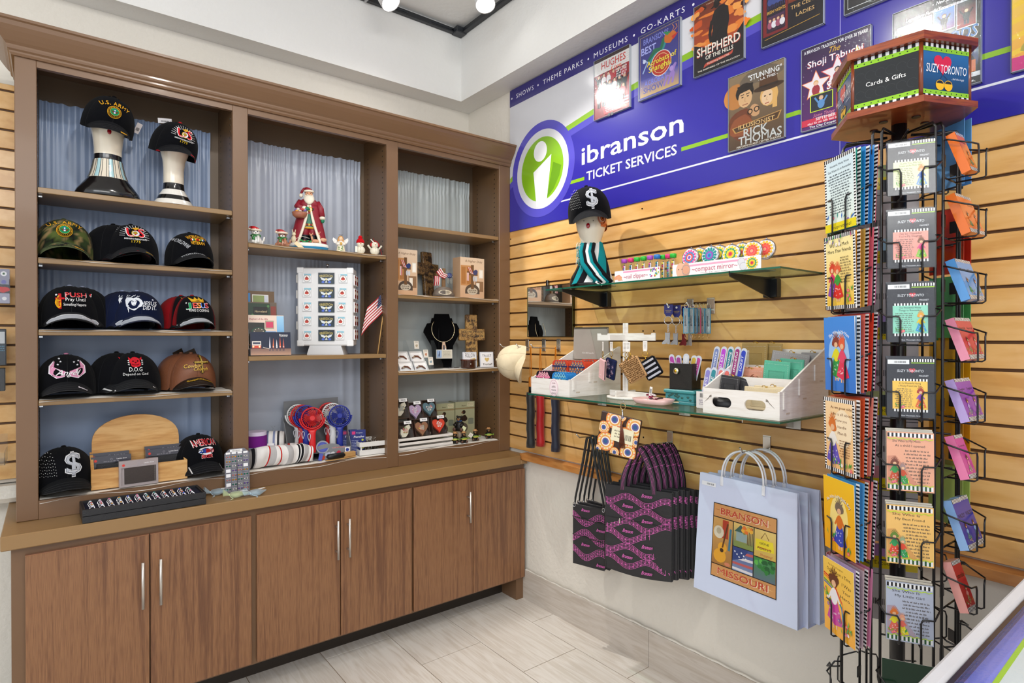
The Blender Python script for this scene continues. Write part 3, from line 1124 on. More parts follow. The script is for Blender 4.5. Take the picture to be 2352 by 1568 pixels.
def art_cross(A):
 def cr(s_,c):
  A.rect(0.62-.025*s_,0.22,0.62+.025*s_,0.84,c)
  A.rect(0.47,0.60-.04*s_,0.77,0.60+.04*s_,c)
  for(u,v)in((0.62,0.84),(0.62,0.2),(0.47,0.60),(0.77,0.60)):
   A.star(u,v,0.045*s_,c,4,0.5)
 cr(1.25,'#1c130c')
 cr(0.8,'#a88a2e')
 for k in range(12):
  A.ell(0.62,0.24+k*0.05,0.009,'#f0dc8a',n=6)
 for k in range(7):
  A.ell(0.50+k*0.04,0.60,0.009,'#f0dc8a',n=6)
 A.text('Cowboy',0.40,0.36,0.10,'#2a1a0e',it=0.3,fit=0.42,rot=0.08)
 A.text('Cowboy',0.40,0.37,0.095,'#cba23a',it=0.3,fit=0.40,rot=0.08)
 A.text('Church',0.56,0.24,0.09,'#2a1a0e',it=0.3,fit=0.34)
 A.text('Church',0.56,0.25,0.085,'#cba23a',it=0.3,fit=0.33)
def art_dollar(A):
 A.text('$',0.60,0.14,0.34,'#e9eaee',sy=1.35,fit=0.36)
 A.text('$',0.60,0.17,0.32,'#6f747c',sy=1.30,fit=0.32)
 A.text('$',0.60,0.19,0.31,'#b9bdc6',sy=1.27,fit=0.29)
 for i in range(9):
  for j in range(8):
   u=0.03+0.036*i-0.006*j
   if u<0.34:
    A.ell(u,0.08+0.10*j+0.02*(i%2),0.006,'#f4f4f4',n=5)
def art_biker(A):
 A.text('AMERICAN',0.52,0.62,0.15,WHT,fit=0.56,arc=0.9)
 A.text('AMERICAN',0.52,0.635,0.135,'#d8222c',fit=0.54,arc=0.9)
 A.blob(0.52,0.42,0.20,'#e4e6ec',6,amp=0.2,rv=0.09)
 A.poly([(0.34,0.36),(0.46,0.50),(0.52,0.50),(0.50,0.34)],'#28428f')
 for k in range(4):
  A.poly([(0.50,0.35+.035*k),(0.70,0.35+.035*k),(0.70,0.37+.035*k),(0.50,0.37+.035*k)],'#c8242c')
 for u in(0.38,0.67):
  A.ring(u,0.38,0.06,0.016,'#0d0d10',16)
 A.star(0.42,0.42,.02,WHT)
 A.text('BIKER',0.53,0.13,0.10,WHT,fit=0.27)
 A.text('BIKER',0.53,0.137,0.09,'#d8222c',fit=0.26)
def leaf_brim(c):
 def f(A):
  for k in range(7):
   A.blob(0.66+0.026*k,0.86-0.012*k*k*0.3,0.014,c,k,amp=0.4,rv=0.09)
 return f
def wave_brim(c,c2='#8a8d93',word=None):
 def f(A):
  pts=[(0.06,1.0),(0.08,0.50),(0.16,0.34),(0.24,0.46),(0.34,0.36),(0.5,0.42),(0.66,0.34),(0.76,0.5),(0.86,0.34),(0.92,0.5),(0.94,1.0)]
  for(a,b_)in zip(pts[:-1],pts[1:]):
   n=5
   for k in range(n):
    u0,u1=a[0]+(b_[0]-a[0])*k/n,a[0]+(b_[0]-a[0])*(k+1)/n
    v0,v1=a[1]+(b_[1]-a[1])*k/n,a[1]+(b_[1]-a[1])*(k+1)/n
    if u1>u0:
     A.z=0.0003
     A.poly([(u0,0.985),(u1,0.985),(u1,v1),(u0,v0)],c2)
     A.z=0.0007
     A.poly([(u0,0.97),(u1,0.97),(u1,min(v1+.1,.96)),(u0,min(v0+.1,.96))],c)
  if word:
   A.text(word,0.72,0.72,0.03,'#f0f0f0',fit=0.14,sy=-4)
   A.ell(0.86,0.78,0.012,'#c02028',n=8,rv=0.05)
 return f
def camo(a,t):
 q=math.sin(5.1*a+3.1*math.sin(7*t+a))+math.sin(8.3*t+2.3*math.sin(4.7*a+1))*1.1
 return '#4e5a2c' if q>0.75 else '#86714c' if q>0.1 else '#2c3a20' if q>-0.7 else '#1b1d17'
rows={2:(1.716,2.742),3:(1.463,2.742),4:(1.216,2.742),5:(0.868,2.742)}
def cap_at(px,row,**k):
 z,Y=rows[row]
 dy=k.pop('dy',0)
 return(xat(px,Y+dy-0.1),Y+dy,z)
def brim_camo(A):
 rg=random.Random(6)
 for k in range(26):
  A.blob(rg.uniform(0.12,0.88),rg.uniform(0.15,0.85),rg.uniform(0.02,0.05),rg.choice(['#86714c','#1b1d17','#2c3a20']),k,amp=0.5,rv=rg.uniform(0.06,0.14))
 leaf_brim(GOLD)(A)
make_cap(cap_at(149,2),0.02,'woodland camouflage cap with gold arched lettering and a round green emblem',camo,'#4a5430',art_army,brim_camo,button='#3a4426',under='#161a12',hangtag=(0.10,0.0,0.03,0.03,0.05,'#1c1a20',0.3),seam='#2a301c')
c=make_cap(cap_at(308,2),0.04,'black cap with a red and white rayed emblem, front one on the second shelf',BLK,'#101116',art_marine,lambda A:(A.line([(0.06,0.96),(0.2,0.93),(0.5,0.93),(0.8,0.93),(0.94,0.96)],0.03,'#a81420'),leaf_brim('#c8a02c')(A)),scale=1.03,under='#1a0c10')
dup(c,(c.location.x-0.055,c.location.y+0.035,c.location.z),0.5,'plain black cap with a red edge tucked behind the black cap with red rays')
make_cap(cap_at(446,2),0.10,'black cap with gold lettering, a ribbon bar and silver script down its side',BLK,'#0e0f13',art_ww2,lambda A:(A.text('WORLDWAR',0.42,0.35,0.04,SIL,fit=0.5,sy=-6,it=0.3),leaf_brim('#d8a82c')(A)),scale=0.97)
c=make_cap(cap_at(162,3),0.03,'black cap with red and white wording, golden hands and a grey wavy brim edge',BLK,'#16171b',art_push,wave_brim('#aeb2ba','#e6e8ec','JESUS'),button='#9aa2b8',eyelet='#e8e8ee',scale=1.06)
dup(c,(c.location.x+0.04,c.location.y+0.038,c.location.z),-0.25,'black cap half hidden behind the cap with golden hands')
c=make_cap(cap_at(322,3),0.05,'navy blue cap with a white face drawing and a silver wavy brim edge',lambda a,t:'#121a36','#18203c',art_face,wave_brim('#aab0bc','#d5d9e0'),button='#9aa6c8',eyelet='#d8dce8')
dup(c,(c.location.x-0.045,c.location.y+0.038,c.location.z),0.35,'navy blue cap half hidden behind the navy cap with the white face')
c=make_cap(cap_at(452,3),0.06,'black and red cap with a gold crown and letters in five colours',lambda a,t:'#0b0c10' if abs(a)<0.95 else '#8e1018','#15161a',art_king,wave_brim('#a6aab2','#dfe2e8'),button='#b02028',eyelet='#e8e8e8',scale=0.94)
dup(c,(c.location.x-0.035,c.location.y+0.038,c.location.z),0.35,'black and red cap half hidden behind the cap with the gold crown')
make_cap(cap_at(153,4),0.02,'black cap with pink wings, white script and small stars',BLK,'#131418',art_angel,lambda A:[A.blob(0.68+.03*k,0.6+.03*k,0.016,'#e6dfe8',k,amp=.4,rv=.07)for k in range(6)],button='#d58cae',eyelet='#e2a0c0',scale=1.02)
c=make_cap(cap_at(311,4),0.0,'black cap with a red bulldog head above white lettering',BLK,'#17181b',art_dog,lambda A:(A.line([(0.07,0.1),(0.10,0.98)],0.03,'#d8d8d8'),[A.blob(0.82+.02*k,0.7,0.012,'#e4e4e4',k,amp=.4,rv=.06)for k in range(4)]),scale=1.04,seam='#202226')
dup(c,(c.location.x-0.05,c.location.y+0.038,c.location.z),0.3,'black cap with a grey edge half hidden behind the bulldog cap')
c=make_cap(cap_at(449,4),0.05,'brown cap with a black and gold brim and a beaded gold cross',lambda a,t:'#7d4d34','#1c140e',art_cross,lambda A:[A.blob(0.3+.05*k,0.35+.06*math.sin(k),0.03,'#a88420',k,amp=.5,rv=.08)for k in range(12)],button='#7d4d34',hangtag=(0.01,0.03,0.135,0.05,0.03,'#2a2018',-0.4),seam='#6a3e28',mat='leather')
dup(c,(c.location.x-0.03,c.location.y+0.038,c.location.z),0.3,'brown cap half hidden behind the cap with the beaded cross')
make_cap((xat(146,2.66),2.755,0.869),0.10,'black cap with a large silver dollar sign, on the bottom deck beside the pine display',BLK,'#0f1013',art_dollar,scale=1.04,under='#0c0c0e')
make_cap((xat(466,2.66),2.765,0.869),0.08,'black cap with red and blue motorcycle lettering, right of the pine display',BLK,'#111216',art_biker,lambda A:(A.line([(0.18,0.05),(0.16,0.95)],0.022,'#d9d9d9'),A.line([(0.82,0.05),(0.84,0.95)],0.022,'#d9d9d9')),scale=1.04)
# painted display heads
def head_stand(loc,rz,label,rings,extra=None,scale=1.0):
 t=empty('mannequin_head',loc,rz)
 t.scale=(scale,)*3
 tag(t,label,'display head')
 b=MB()
 b.loft(rings,32,'ceramic')
 if extra:
  extra(b)
 b.build('head_body',t)
 return t
CR='#e6dcc8'
K='#101012'
R1=[(0,.100,.075,0,0,K),(.008,.108,.080,0,0,K),(.03,.100,.075,0,0,K),(.055,.082,.064,0,0,K),(.078,.064,.052,0,0,CR),(.10,.056,.048,0,0,CR),(.125,.050,.045,0,0,CR),(.148,.046,.043,0,0,K),(.168,.045,.043,0,0,CR),(.19,.045,.045,0,-.002,CR),(.21,.047,.048,0,-.005,CR),(.235,.050,.058,0,-.012,CR),(.26,.055,.066,0,-.012,CR),(.29,.058,.068,0,-.008,CR),(.325,.058,.068,0,0,CR),(.35,.052,.060,0,0,CR),(.37,.035,.04,0,0,CR),(.38,.015,.015,0,0,CR)]
def collar(b):
 for k in range(16):
  a0=2*PI*k/16
  for(z0,r0,y0),(z1,r1,y1)in(((.079,.0645,.0525),(.10,.0565,.0485)),((.10,.0565,.0485),(.125,.0505,.0455)),((.125,.0505,.0455),(.148,.0465,.0435))):
   if k%2==0:
    q=[(r0*math.cos(a),y0*math.sin(a),z0)for a in(a0,a0+.13,a0+.26)]+[(r1*math.cos(a),y1*math.sin(a),z1)for a in(a0+.26,a0+.13,a0)]
    b.add(q,[(0,1,4,5),(1,2,3,4)],'#a9d0d6','ceramic')
  for a in(a0,a0+.26):
   b.tube([(.0648*math.cos(a),.0528*math.sin(a),.078),(.0568*math.cos(a),.0488*math.sin(a),.10),(.0508*math.cos(a),.0458*math.sin(a),.125),(.0468*math.cos(a),.0438*math.sin(a),.148)],.0008,K,'ceramic',4,caps=False)
 b.ball(0,-.073,.243,.007,.003,.011,'#a01420','ceramic',10,6)
p=onY(250,450,2.70)
h1=head_stand((p.x,2.735,1.958),0.0,'cream display head with pale blue striped collar and black base, on the top shelf',R1,collar)
make_cap((p.x-0.004,2.755,1.958+0.258),0.10,'black cap with gold arched lettering and round emblem, on the striped display head',BLK,'#0e0f14',art_army,leaf_brim(GOLD),hangtag=(0.10,0.02,0.04,0.022,0.045,'#d8d0d0',0.2),under='#0b0b10',rx=0.36,ry=0.14,scale=0.93)
R2=[(0,.078,.062,0,0,K),(.006,.077,.062,0,0,'#e9e6de'),(.026,.064,.054,0,0,K),(.044,.055,.048,0,0,'#e9e6de'),(.068,.040,.038,0,0,K),(.094,.037,.036,0,0,CR),(.15,.037,.037,0,0,CR),(.185,.040,.043,0,-.004,CR),(.205,.046,.054,0,-.01,CR),(.235,.052,.062,0,-.01,CR),(.27,.055,.064,0,0,CR),(.30,.050,.056,0,0,CR),(.325,.03,.03,0,0,CR)]
p=onY(402,465,2.70)
head_stand((p.x,2.73,1.958),0.2,'slim cream display head with black and white striped base, on the top shelf',R2)
make_cap((p.x-0.004,2.75,1.958+0.208),0.16,'black cap with a red and white rayed emblem, on the slim display head',BLK,'#0e0f14',art_marine,leaf_brim('#d02c30'),button='#b01a24',hangtag=(-0.05,0.02,0.13,0.06,0.02,'#e4e2e4',-0.3),under='#9c1820',rx=0.30,ry=0.14,scale=0.93)
# pine wallet display
t=empty('wallet_display',(xat(315,2.70),2.72,FLOORZ+0.006),0.0)
tag(t,'pine display box with a tall arched back board, on the bottom deck','display')
x0,x1=onY(207,1000,2.72).x-t.location.x,onY(425,1000,2.72).x-t.location.x
bz=onY(300,953,2.76).z-t.location.z
mid=(x0+x1)/2-0.004
hw=(x1-x0)/2
poly=[(mid-hw*.93,0),(mid+hw*.93,0),(mid+hw*.93,bz*.62)]
for k in range(17):
 a=PI*k/16
 poly.append((mid+hw*.93*math.cos(a),bz*.62+bz*.38*math.sin(a)**0.9))
poly.append((mid-hw*.93,bz*.62))
b=MB();b.prism(poly,0.012,'#ffffff','oakwood','y',0.05);b.build('back_board',t)
zf=0.075
b=MB();b.bb(x0,x1,-0.052,-0.042,0,zf,'#ffffff','oakwood',.001);b.build('front_board',t)
for xx in(x0,x1-0.01):
 b=MB();b.prism([(-0.042,0),(0.05,0),(0.05,0.125),(-0.042,zf)],0.01,'#ffffff','oakwood','x',xx);b.build('side_board',t)
b=MB();b.bb(x0+.01,x1-.01,-0.042,0.05,0,0.008,'#ffffff','oakwood');b.build('base_board',t)
def wallet_box(loc,rz,rx,label,body='#3c3b46',leather='#15151a'):
 t=empty('wallet_box',loc,rz,rx)
 tag(t,label,'wallet box',None)
 w,h,d=0.128,0.098,0.02
 b=MB()
 b.bb(-w/2,w/2,0.004,d,0,h,body,'gloss')
 for(a0,a1,c0,c1)in((-w/2,w/2,0,.008),(-w/2,w/2,.072,h),(-w/2,-w/2+.007,.008,.072),(w/2-.007,w/2,.008,.072)):
  b.bb(a0,a1,-.001,0.004,c0,c1,body,'gloss')
 A=Art(b,w,h,lambda x,y,l:(x-w/2,-.0012-l,y))
 A.text('London Stock',.76,.84,.035,'#e8e6ea',fit=.26)
 A.words(.30,.76,.70,.81,1,'#a9a6b0')
 A.star(.11,.84,.045,'#d8382c',8,.7)
 A.ring(.5,.86,.03,.006,'#9c98a2',14)
 b.build('sleeve',t)
 b=MB()
 b.bb(-w/2+.017,w/2-.008,.0015,.0035,.010,.070,leather,'leather',.001)
 A=Art(b,w,h,lambda x,y,l:(x-w/2,.001-l,y),'leather')
 for k in range(14):
  A.rect(.905,.12+.043*k,.915,.145+.043*k,'#a39a92')
 b.build('wallet',t)
 return t
Y0=t.location
W0=wallet_box((xat(256,2.71),2.722,FLOORZ+0.02),0.02,-0.12,'dark boxed wallet at the left in the pine display, in front of the rearmost boxes')
dup(W0,(xat(252,2.72),2.747,FLOORZ+0.03),0.0,'dark boxed wallet at the very back left of the pine display')
dup(W0,(xat(377,2.72),2.722,FLOORZ+0.028),0.05,'dark boxed wallet at the right in the pine display, foremost of its pile')
dup(W0,(xat(377,2.72),2.747,FLOORZ+0.038),0.03,'dark boxed wallet at the right in the pine display, rearmost of its pile')
wallet_box((xat(319,2.645),2.652,FLOORZ+0.006),0.06,-0.05,'light grey boxed brown wallet standing in front of the pine display','#a79c9c','#3a302c')
# ring trays, rings, earring card, organza pouches
def case(z,label):
 t=empty('ring_tray',(0.272,2.562,z),0.025)
 tag(t,label,'tray',None)
 w,d,h=.383,.150,.0225
 b=MB()
 for(a0,a1,c0,c1)in((-w/2,w/2,-d/2,-d/2+.009),(-w/2,w/2,d/2-.009,d/2),(-w/2,-w/2+.009,-d/2+.009,d/2-.009),(w/2-.009,w/2,-d/2+.009,d/2-.009)):
  b.bb(a0,a1,c0,c1,0,h,'#1f2024','leather',.0015)
 b.build('tray_rim',t)
 b=MB()
 b.bb(-w/2+.009,w/2-.009,-d/2+.009,d/2-.009,0,h-.008,'#14152a','fabric')
 b.build('velvet_pad',t)
 return t
case(0.797,'black ring tray, the lower of the two stacked on the worktop')
tr=case(0.8205,'black ring tray filled with rings, stacked on a second tray')
protos=[]
for gc in('#c8321e','#2a9a8c','#2848c8','#e8e8f4','#c88a1e','#d86a96'):
 t=empty('ring',(0,0,0))
 b=MB()
 b.tube([(.0075*math.cos(a),0,.006+.0075*math.sin(a))for a in[2*PI*k/14 for k in range(14)]],.0013,'#dfe0e4','metal',6,closed=True)
 b.build('band',t)
 b=MB()
 b.ball(0,0,.0155,.0042,.0042,.0028,gc,'ceramic',8,4)
 for q in range(4):
  b.ball(.0048*math.cos(q*PI/2+.7),.0048*math.sin(q*PI/2+.7),.0142,.0017,col='#f4f4f8',mat='metal',n=6,m=4)
 b.build('gem',t)
 tag(t,'x','ring')
 protos.append(t)
rg=random.Random(8)
used=set()
gn=['red-stoned','teal-stoned','blue-stoned','clear-stoned','amber-stoned','pink-stoned']
for i in range(12):
 for j in range(4):
  k=rg.choice((0,1,2,3,3,3,4,5))
  Lx=-.162+i*.0282
  Ly=-.052+j*.026
  ca,sa=math.cos(.025),math.sin(.025)
  loc=(0.272+Lx*ca-Ly*sa,2.562+Lx*sa+Ly*ca,.8205+.0115)
  lb='silver %s ring in the black tray of rings'%gn[k]
  if k not in used:
   used.add(k)
   protos[k].location=loc
   protos[k].rotation_euler=(-0.5,0,rg.uniform(-.2,.2))
   protos[k]['label']=lb
   protos[k]['group']=gn[k]+' rings in the tray'
  else:
   dup(protos[k],loc,rg.uniform(-.2,.2),lb,gn[k]+' rings in the tray')
t=empty('earring_card',(xat(546,2.60),2.606,0.797),-0.05,-0.10)
tag(t,'upright clear and grey display card with rows of stud earrings','earring display')
w,h=.094,.178
b=MB()
b.prism([(-w/2,0),(w/2,0),(w/2,h*.9),(w*.3,h),(-w*.3,h),(-w/2,h*.9)],.003,'#70707a','gloss','y',0)
A=Art(b,w,h,lambda x,y,l:(x-w/2,-.0004-l,y))
A.rect(.22,.93,.72,.985,'#efeff0');A.barcode(.3,.945,.65,.965)
for r in range(8):
 for q in range(4):
  A.rect(.04+.235*q,.04+.105*r,.24+.235*q,.125+.105*r,'#8c8c94')
for q in range(4):
 A.rect(.05+.235*q,.88,.23+.235*q,.925,'#f0f0f2')
for(q,r)in((3,5),(0,4),(0,3),(0,1)):
 A.rect(.05+.235*q,.045+.105*r,.23+.235*q,.122+.105*r,'#f0f0f4')
b.build('card',t)
b=MB()
b.prism([(0,0),(.045,0),(0,.12)],.004,'#70707a','gloss','x',-.002)
b.build('easel_foot',t)
eps=[]
for nm,cc in(('green','#0d7a62'),('pink','#e08a8a'),('white','#e9e9e2'),('amber','#d8901e'),('violet','#6a4aa8')):
 b=MB()
 b.box(0,-.0015,0,.0062,.003,.0062,'#5a4c36','metal',.001)
 b.box(0,-.003,0,.0045,.002,.0045,cc,'ceramic',.001)
 o=b.build('earring')
 tag(o,'small square %s stud earring on the upright grey card'%nm,'earring',nm+' stud earrings on the card')
 eps.append(o)
R=Matrix.Translation(t.location)@Matrix.Rotation(-0.05,4,'Z')@Matrix.Rotation(-0.10,4,'X')
first=set()
for r in range(8):
 for q in range(8):
  if(q//2,r)in((3,5),(0,4),(0,3),(0,1)):
   continue
  k=(r*3+q//2*2)%5
  P=R@Vector((-w/2+w*(.085+.112*q+.01*(q//2)),-.001,h*(.085+.105*r)))
  if k not in first:
   first.add(k)
   eps[k].location=P
   eps[k].rotation_euler=(-.1,0,-.05)
  else:
   o=eps[k].copy();COL.objects.link(o);o.location=P
def pouch(px,py,rz,c,label,s=1.0):
 p=onZ(px,py,0.797)
 t=empty('organza_pouch',(p.x,p.y,0.7975),rz)
 t.scale=(s,)*3
 tag(t,label,'pouch',None)
 b=MB()
 b.grid(lambda u,v:((0.028+.004*math.sin(9*u))*math.cos(2*PI*u)*math.sin(PI*min(v*.8+.05,1))+.0,.022*math.sin(2*PI*u)*math.sin(PI*min(v*.8+.05,1)),.0)if False else(-.04+.075*v,(.003+.026*math.sin(PI*v**.6))*math.cos(2*PI*u),.011+(.002+.010*math.sin(PI*v**.6))*math.sin(2*PI*u)+.001*math.sin(14*u+9*v)),20,12,c,'organza')
 b.grid(lambda u,v:(-.04-.022*v,(.003+.014*v)*math.cos(2*PI*u),.012+.012*v+(.003+.012*v+.002*math.sin(8*PI*u))*math.sin(2*PI*u)),24,4,c,'organza')
 b.build('bag',t)
 b=MB()
 b.tube([(-.04,.004*math.cos(a),.012+.004*math.sin(a))for a in[2*PI*k/8 for k in range(8)]],.0014,c,'satin',5,closed=True)
 b.tube([(-.04,-.004,.012),(-.036,-.02,.006),(-.03,-.034,.003),(-.04,-.042,.002)],.0012,c,'satin',5)
 b.build('ribbon',t)
 b=MB()
 b.box(.012,-.004,.0225,.026,.012,.0008,'#f4f4f2','paper')
 b.box(.010,0.004,.008,.02,.018,.006,'#c9ced2','metal',.002)
 b.build('price_tag',t)
 return t
pouch(508,1134,0.0,'#b9d6e6','pale blue organza pouch beside the black ring trays')
pouch(552,1140,-0.1,'#d3e6b4','pale green organza pouch in front of the earring card')
pouch(594,1135,0.4,'#b9d6e6','pale blue organza pouch with a paper tag, right of the green one')
pouch(612,1112,-0.6,'#bcd8ea','pale blue organza pouch furthest right, against the shelving')
# middle bay, upper shelf: seasonal figurines
FZ=1.833+0.004
def fig(name,px,Y,label,cat,z=FZ,rz=-0.25,grp=None,scale=1.0):
 t=empty(name,(xat(px,Y),Y,z),rz)
 t.scale=(scale,)*3
 tag(t,label,cat,grp)
 return t
def pet(px,label,body,capc,headc,s=1.0,Y=2.69):
 t=fig('holiday_figurine',px,Y,label,'figurine',scale=s)
 b=MB()
 b.loft([(0,.024,.022,0,.004,body),(.006,.027,.026,0,.004,body),(.02,.025,.022,0,.004,body),(.034,.017,.016,0,.002,body)],18,'ceramic')
 for sx in(-1,1):
  b.tube([(sx*.010,-.016,.034),(sx*.011,-.022,.016),(sx*.011,-.026,.004)],[.006,.0055,.007],body,'ceramic',8)
  b.ball(sx*.022,.010,.008,.011,.013,.010,body)
 b.tube([(.02,.018,.01),(.034,.012,.02),(.036,.004,.034)],[.005,.005,.004],body,'ceramic',8)
 b.build('body',t)
 b=MB()
 b.ball(0,-.004,.052,.0185,.017,.016,headc)
 for sx in(-1,1):
  b.ball(sx*.007,-.0195,.054,.0028,.0016,.0036,'#1c1c22',n=8,m=5)
  b.ball(sx*.005,-.019,.045,.006,.005,.0045,'#f4f0ea',n=8,m=5)
 b.ball(0,-.0235,.048,.0026,.002,.0018,'#3a2020',n=6,m=4)
 b.build('head',t)
 b=MB()
 b.tube([(.0215*math.cos(a),-.003+.020*math.sin(a),.061)for a in[2*PI*k/14 for k in range(14)]],.0052,capc[1],'ceramic',7,closed=True)
 b.loft([(.058,.020,.018,0,-.003,capc[0]),(.07,.018,.017,-.003,-.002,capc[0]),(.078,.012,.012,-.010,-.001,capc[0]),(.076,.007,.007,-.021,0,capc[0]),(.070,.004,.004,-.026,0,capc[0])],14,'ceramic')
 b.ball(-.027,0,.066,.006,.006,.006,capc[1])
 b.build('hat',t)
 b=MB()
 b.tube([(.018*math.cos(a),.002+.017*math.sin(a),.037)for a in[2*PI*k/14 for k in range(14)]],.0055,'#2c7a3a','ceramic',7,closed=True)
 b.tube([(-.006,-.018,.036),(-.009,-.024,.026),(-.010,-.027,.014)],[.005,.006,.007],'#2c7a3a','ceramic',7)
 b.build('scarf',t)
 return t
pet(588,'small white cat figurine with a red cap and green scarf','#e8e6e2',('#c8222a','#e6d9c4'),'#eceae6',0.95)
pet(649,'small brown puppy figurine with a red and white cap and green scarf','#b5795c',('#b8383a','#ead9c6'),'#8f5742',0.93,2.685)
t=fig('bearded_figurine',710,2.745,'tall bearded figurine in an open red robe standing on a snowy blue base','figurine',rz=-0.28)
MRN,CRM,TEAL='#8e1c2c','#efe6d2','#156f74'
b=MB()
b.loft([(0,.083,.048,0,0,'#2a8fc0'),(.012,.085,.05,0,0,'#2a8fc0'),(.014,.088,.053,0,0,'#f1efe9'),(.026,.086,.052,0,0,'#f1efe9'),(.031,.076,.046,0,0,'#f1efe9')],30,'resin',pw=2.6)
b.build('snow_base',t)
b=MB()
for sx in(-1,1):
 b.loft([(.028,.018,.024,sx*.019,-.016,'#26262c'),(.036,.018,.024,sx*.019,-.016,'#26262c'),(.046,.014,.015,sx*.018,-.006,'#26262c'),(.068,.015,.015,sx*.018,-.004,'#4a4a54'),(.070,.020,.019,sx*.018,-.002,'#97202f'),(.10,.021,.019,sx*.017,-.002,'#97202f'),(.115,.018,.017,sx*.014,-.002,'#97202f')],16,'resin')
b.build('boots_and_trousers',t)
b=MB()
b.loft([(.098,.040,.030,0,0,'#dca02a'),(.106,.038,.029,0,0,'#1f6f58'),(.14,.032,.026,0,0,'#1f6f58'),(.165,.034,.028,0,0,MRN),(.18,.038,.030,0,0,MRN)],24,'resin')
for k in range(9):
 a=-PI/2-.9+k*.225
 b.ball(.038*math.cos(a),.030*math.sin(a),.115,.005,.003,.006,'#8e1c2c' if k%2 else '#d8b44a','resin',8,5)
b.build('tunic',t)
b=MB()
def robe(u,v):
 a=-PI/2+(.10+.55*(1-v)**1.2)+u*(2*PI-2*(.10+.55*(1-v)**1.2))
 rx=.080-.040*v**1.3+(.004 if v>.8 else 0)
 ry=.046-.014*v
 return(rx*math.cos(a),.004+ry*math.sin(a),.030+.175*v)
b.grid(robe,36,12,MRN,'resin')
b.grid(lambda u,v:tuple(Vector(robe(1-u,v))*0.96+Vector((0,0,.0012))),36,12,TEAL,'resin')
b.build('robe',t)
b=MB()
for e in(0.0,1.0):
 b.tube([robe(e,k/12)for k in range(13)],[.0062]*9+[.005]*4,CRM,'resin',8)
b.build('robe_trim',t)
b=MB()
b.loft([(.178,.040,.031,0,0,'#17171b'),(.192,.040,.031,0,0,'#17171b')],24,'resin')
b.tube([(.004+.008*math.cos(a),-.032,.185+.009*math.sin(a))for a in[2*PI*k/12 for k in range(12)]],.0024,'#d9a62c','metal',6,closed=True)
b.build('belt',t)
b=MB()
b.loft([(.19,.040,.030,0,.002,MRN),(.215,.045,.031,0,.002,MRN),(.232,.034,.026,0,.002,MRN),(.242,.018,.018,0,.0,MRN)],24,'resin')
b.tube([(.036,0,.225),(.052,-.004,.195),(.058,-.010,.160)],[.014,.015,.013],MRN,'resin',10)
b.tube([(-.036,0,.225),(-.050,-.008,.200),(-.030,-.030,.187)],[.014,.015,.012],MRN,'resin',10)
b.ball(.0585,-.011,.152,.014,.014,.009,CRM,'resin')
b.ball(-.022,-.036,.187,.011,.010,.012,CRM,'resin')
b.ball(.060,-.012,.140,.009,.009,.011,'#177a54','resin')
b.ball(-.010,-.040,.186,.011,.008,.009,'#177a54','resin')
b.build('sleeves',t)
b=MB()
b.ball(0,-.004,.258,.017,.017,.018,'#dba07c','resin')
for sx in(-1,1):
 b.ball(sx*.006,-.020,.262,.0024,.0016,.002,'#2a2018',n=6,m=4)
b.ball(0,-.022,.2565,.0034,.004,.004,'#d2906c','resin',8,5)
b.build('head',t)
b=MB()
b.loft([(.208,.006,.006,0,-.030,CRM),(.218,.017,.012,0,-.026,CRM),(.232,.024,.015,0,-.020,CRM),(.246,.023,.016,0,-.012,CRM),(.254,.020,.013,0,-.004,CRM),(.262,.019,.012,0,.002,CRM)],18,'resin')
b.ball(-.005,-.024,.2515,.007,.004,.003,CRM,'resin',8,5)
b.ball(.005,-.024,.2515,.007,.004,.003,CRM,'resin',8,5)
b.build('beard',t)
b=MB()
b.tube([(.019*math.cos(a),-.001+.019*math.sin(a),.273)for a in[2*PI*k/14 for k in range(14)]],.005,CRM,'resin',7,closed=True)
b.loft([(.272,.018,.018,0,0,MRN),(.284,.016,.016,-.002,0,MRN),(.291,.010,.010,-.008,0,MRN),(.288,.008,.008,-.018,.002,MRN),(.276,.007,.007,-.028,.004,MRN),(.264,.005,.005,-.033,.005,MRN)],14,'resin')
b.ball(-.034,.005,.254,.009,.009,.010,CRM,'resin')
b.build('hood',t)
b=MB()
b.loft([(.142,.020,.016,-.042,-.040,'#a06248'),(.15,.030,.022,-.042,-.040,'#a06248'),(.166,.034,.024,-.042,-.040,'#a06248'),(.168,.030,.02,-.042,-.040,'#7a4632')],18,'resin')
rg=random.Random(2)
for k in range(14):
 b.ball(-.042+rg.uniform(-.024,.024),-.042+rg.uniform(-.014,.012),.172+rg.uniform(-.002,.008),.008,.007,.007,rg.choice(['#2c8a3c','#e0a030','#d8d0c0','#c23a4a','#8a6ac0']),'resin',8,5)
b.build('toy_basket',t)
def deer(x,y,z,c,lie,s=1.0):
 q=MB()
 q.ball(x,y,z+.010,.018*s,.010*s,.009*s,c,'resin')
 q.tube([(x-.012*s,y-.002,z+.012),(x-.017*s,y-.006,z+.032)],[.006*s,.004*s],c,'resin',8)
 q.ball(x-.019*s,y-.010,z+.036,.0055*s,.008*s,.0055*s,c,'resin',8,6)
 for k in(-1,1):
  q.ball(x-.018*s+k*.006,y-.004,z+.043,.0022,.002,.005,c,'resin',6,4)
 for k in(-.010,.004):
  q.tube([(x+k,y-.008,z+.006),(x+k-.006,y-.014,z+.002)],.0025,c,'resin',6)
 q.build('fawn_ornament',t)
deer(.026,-.034,.030,'#d6a07c',True)
deer(.060,-.022,.040,'#dca988',False,1.05)
b=MB()
b.ball(-.066,-.020,.045,.012,.011,.018,'#e9dcb8','resin');b.ball(-.066,-.024,.068,.009,.009,.009,'#e9dcb8','resin')
for k in(-1,1):
 b.tube([(-.066+k*.004,-.022,.074),(-.066+k*.007,-.020,.090)],[.003,.002],'#e9dcb8','resin',6)
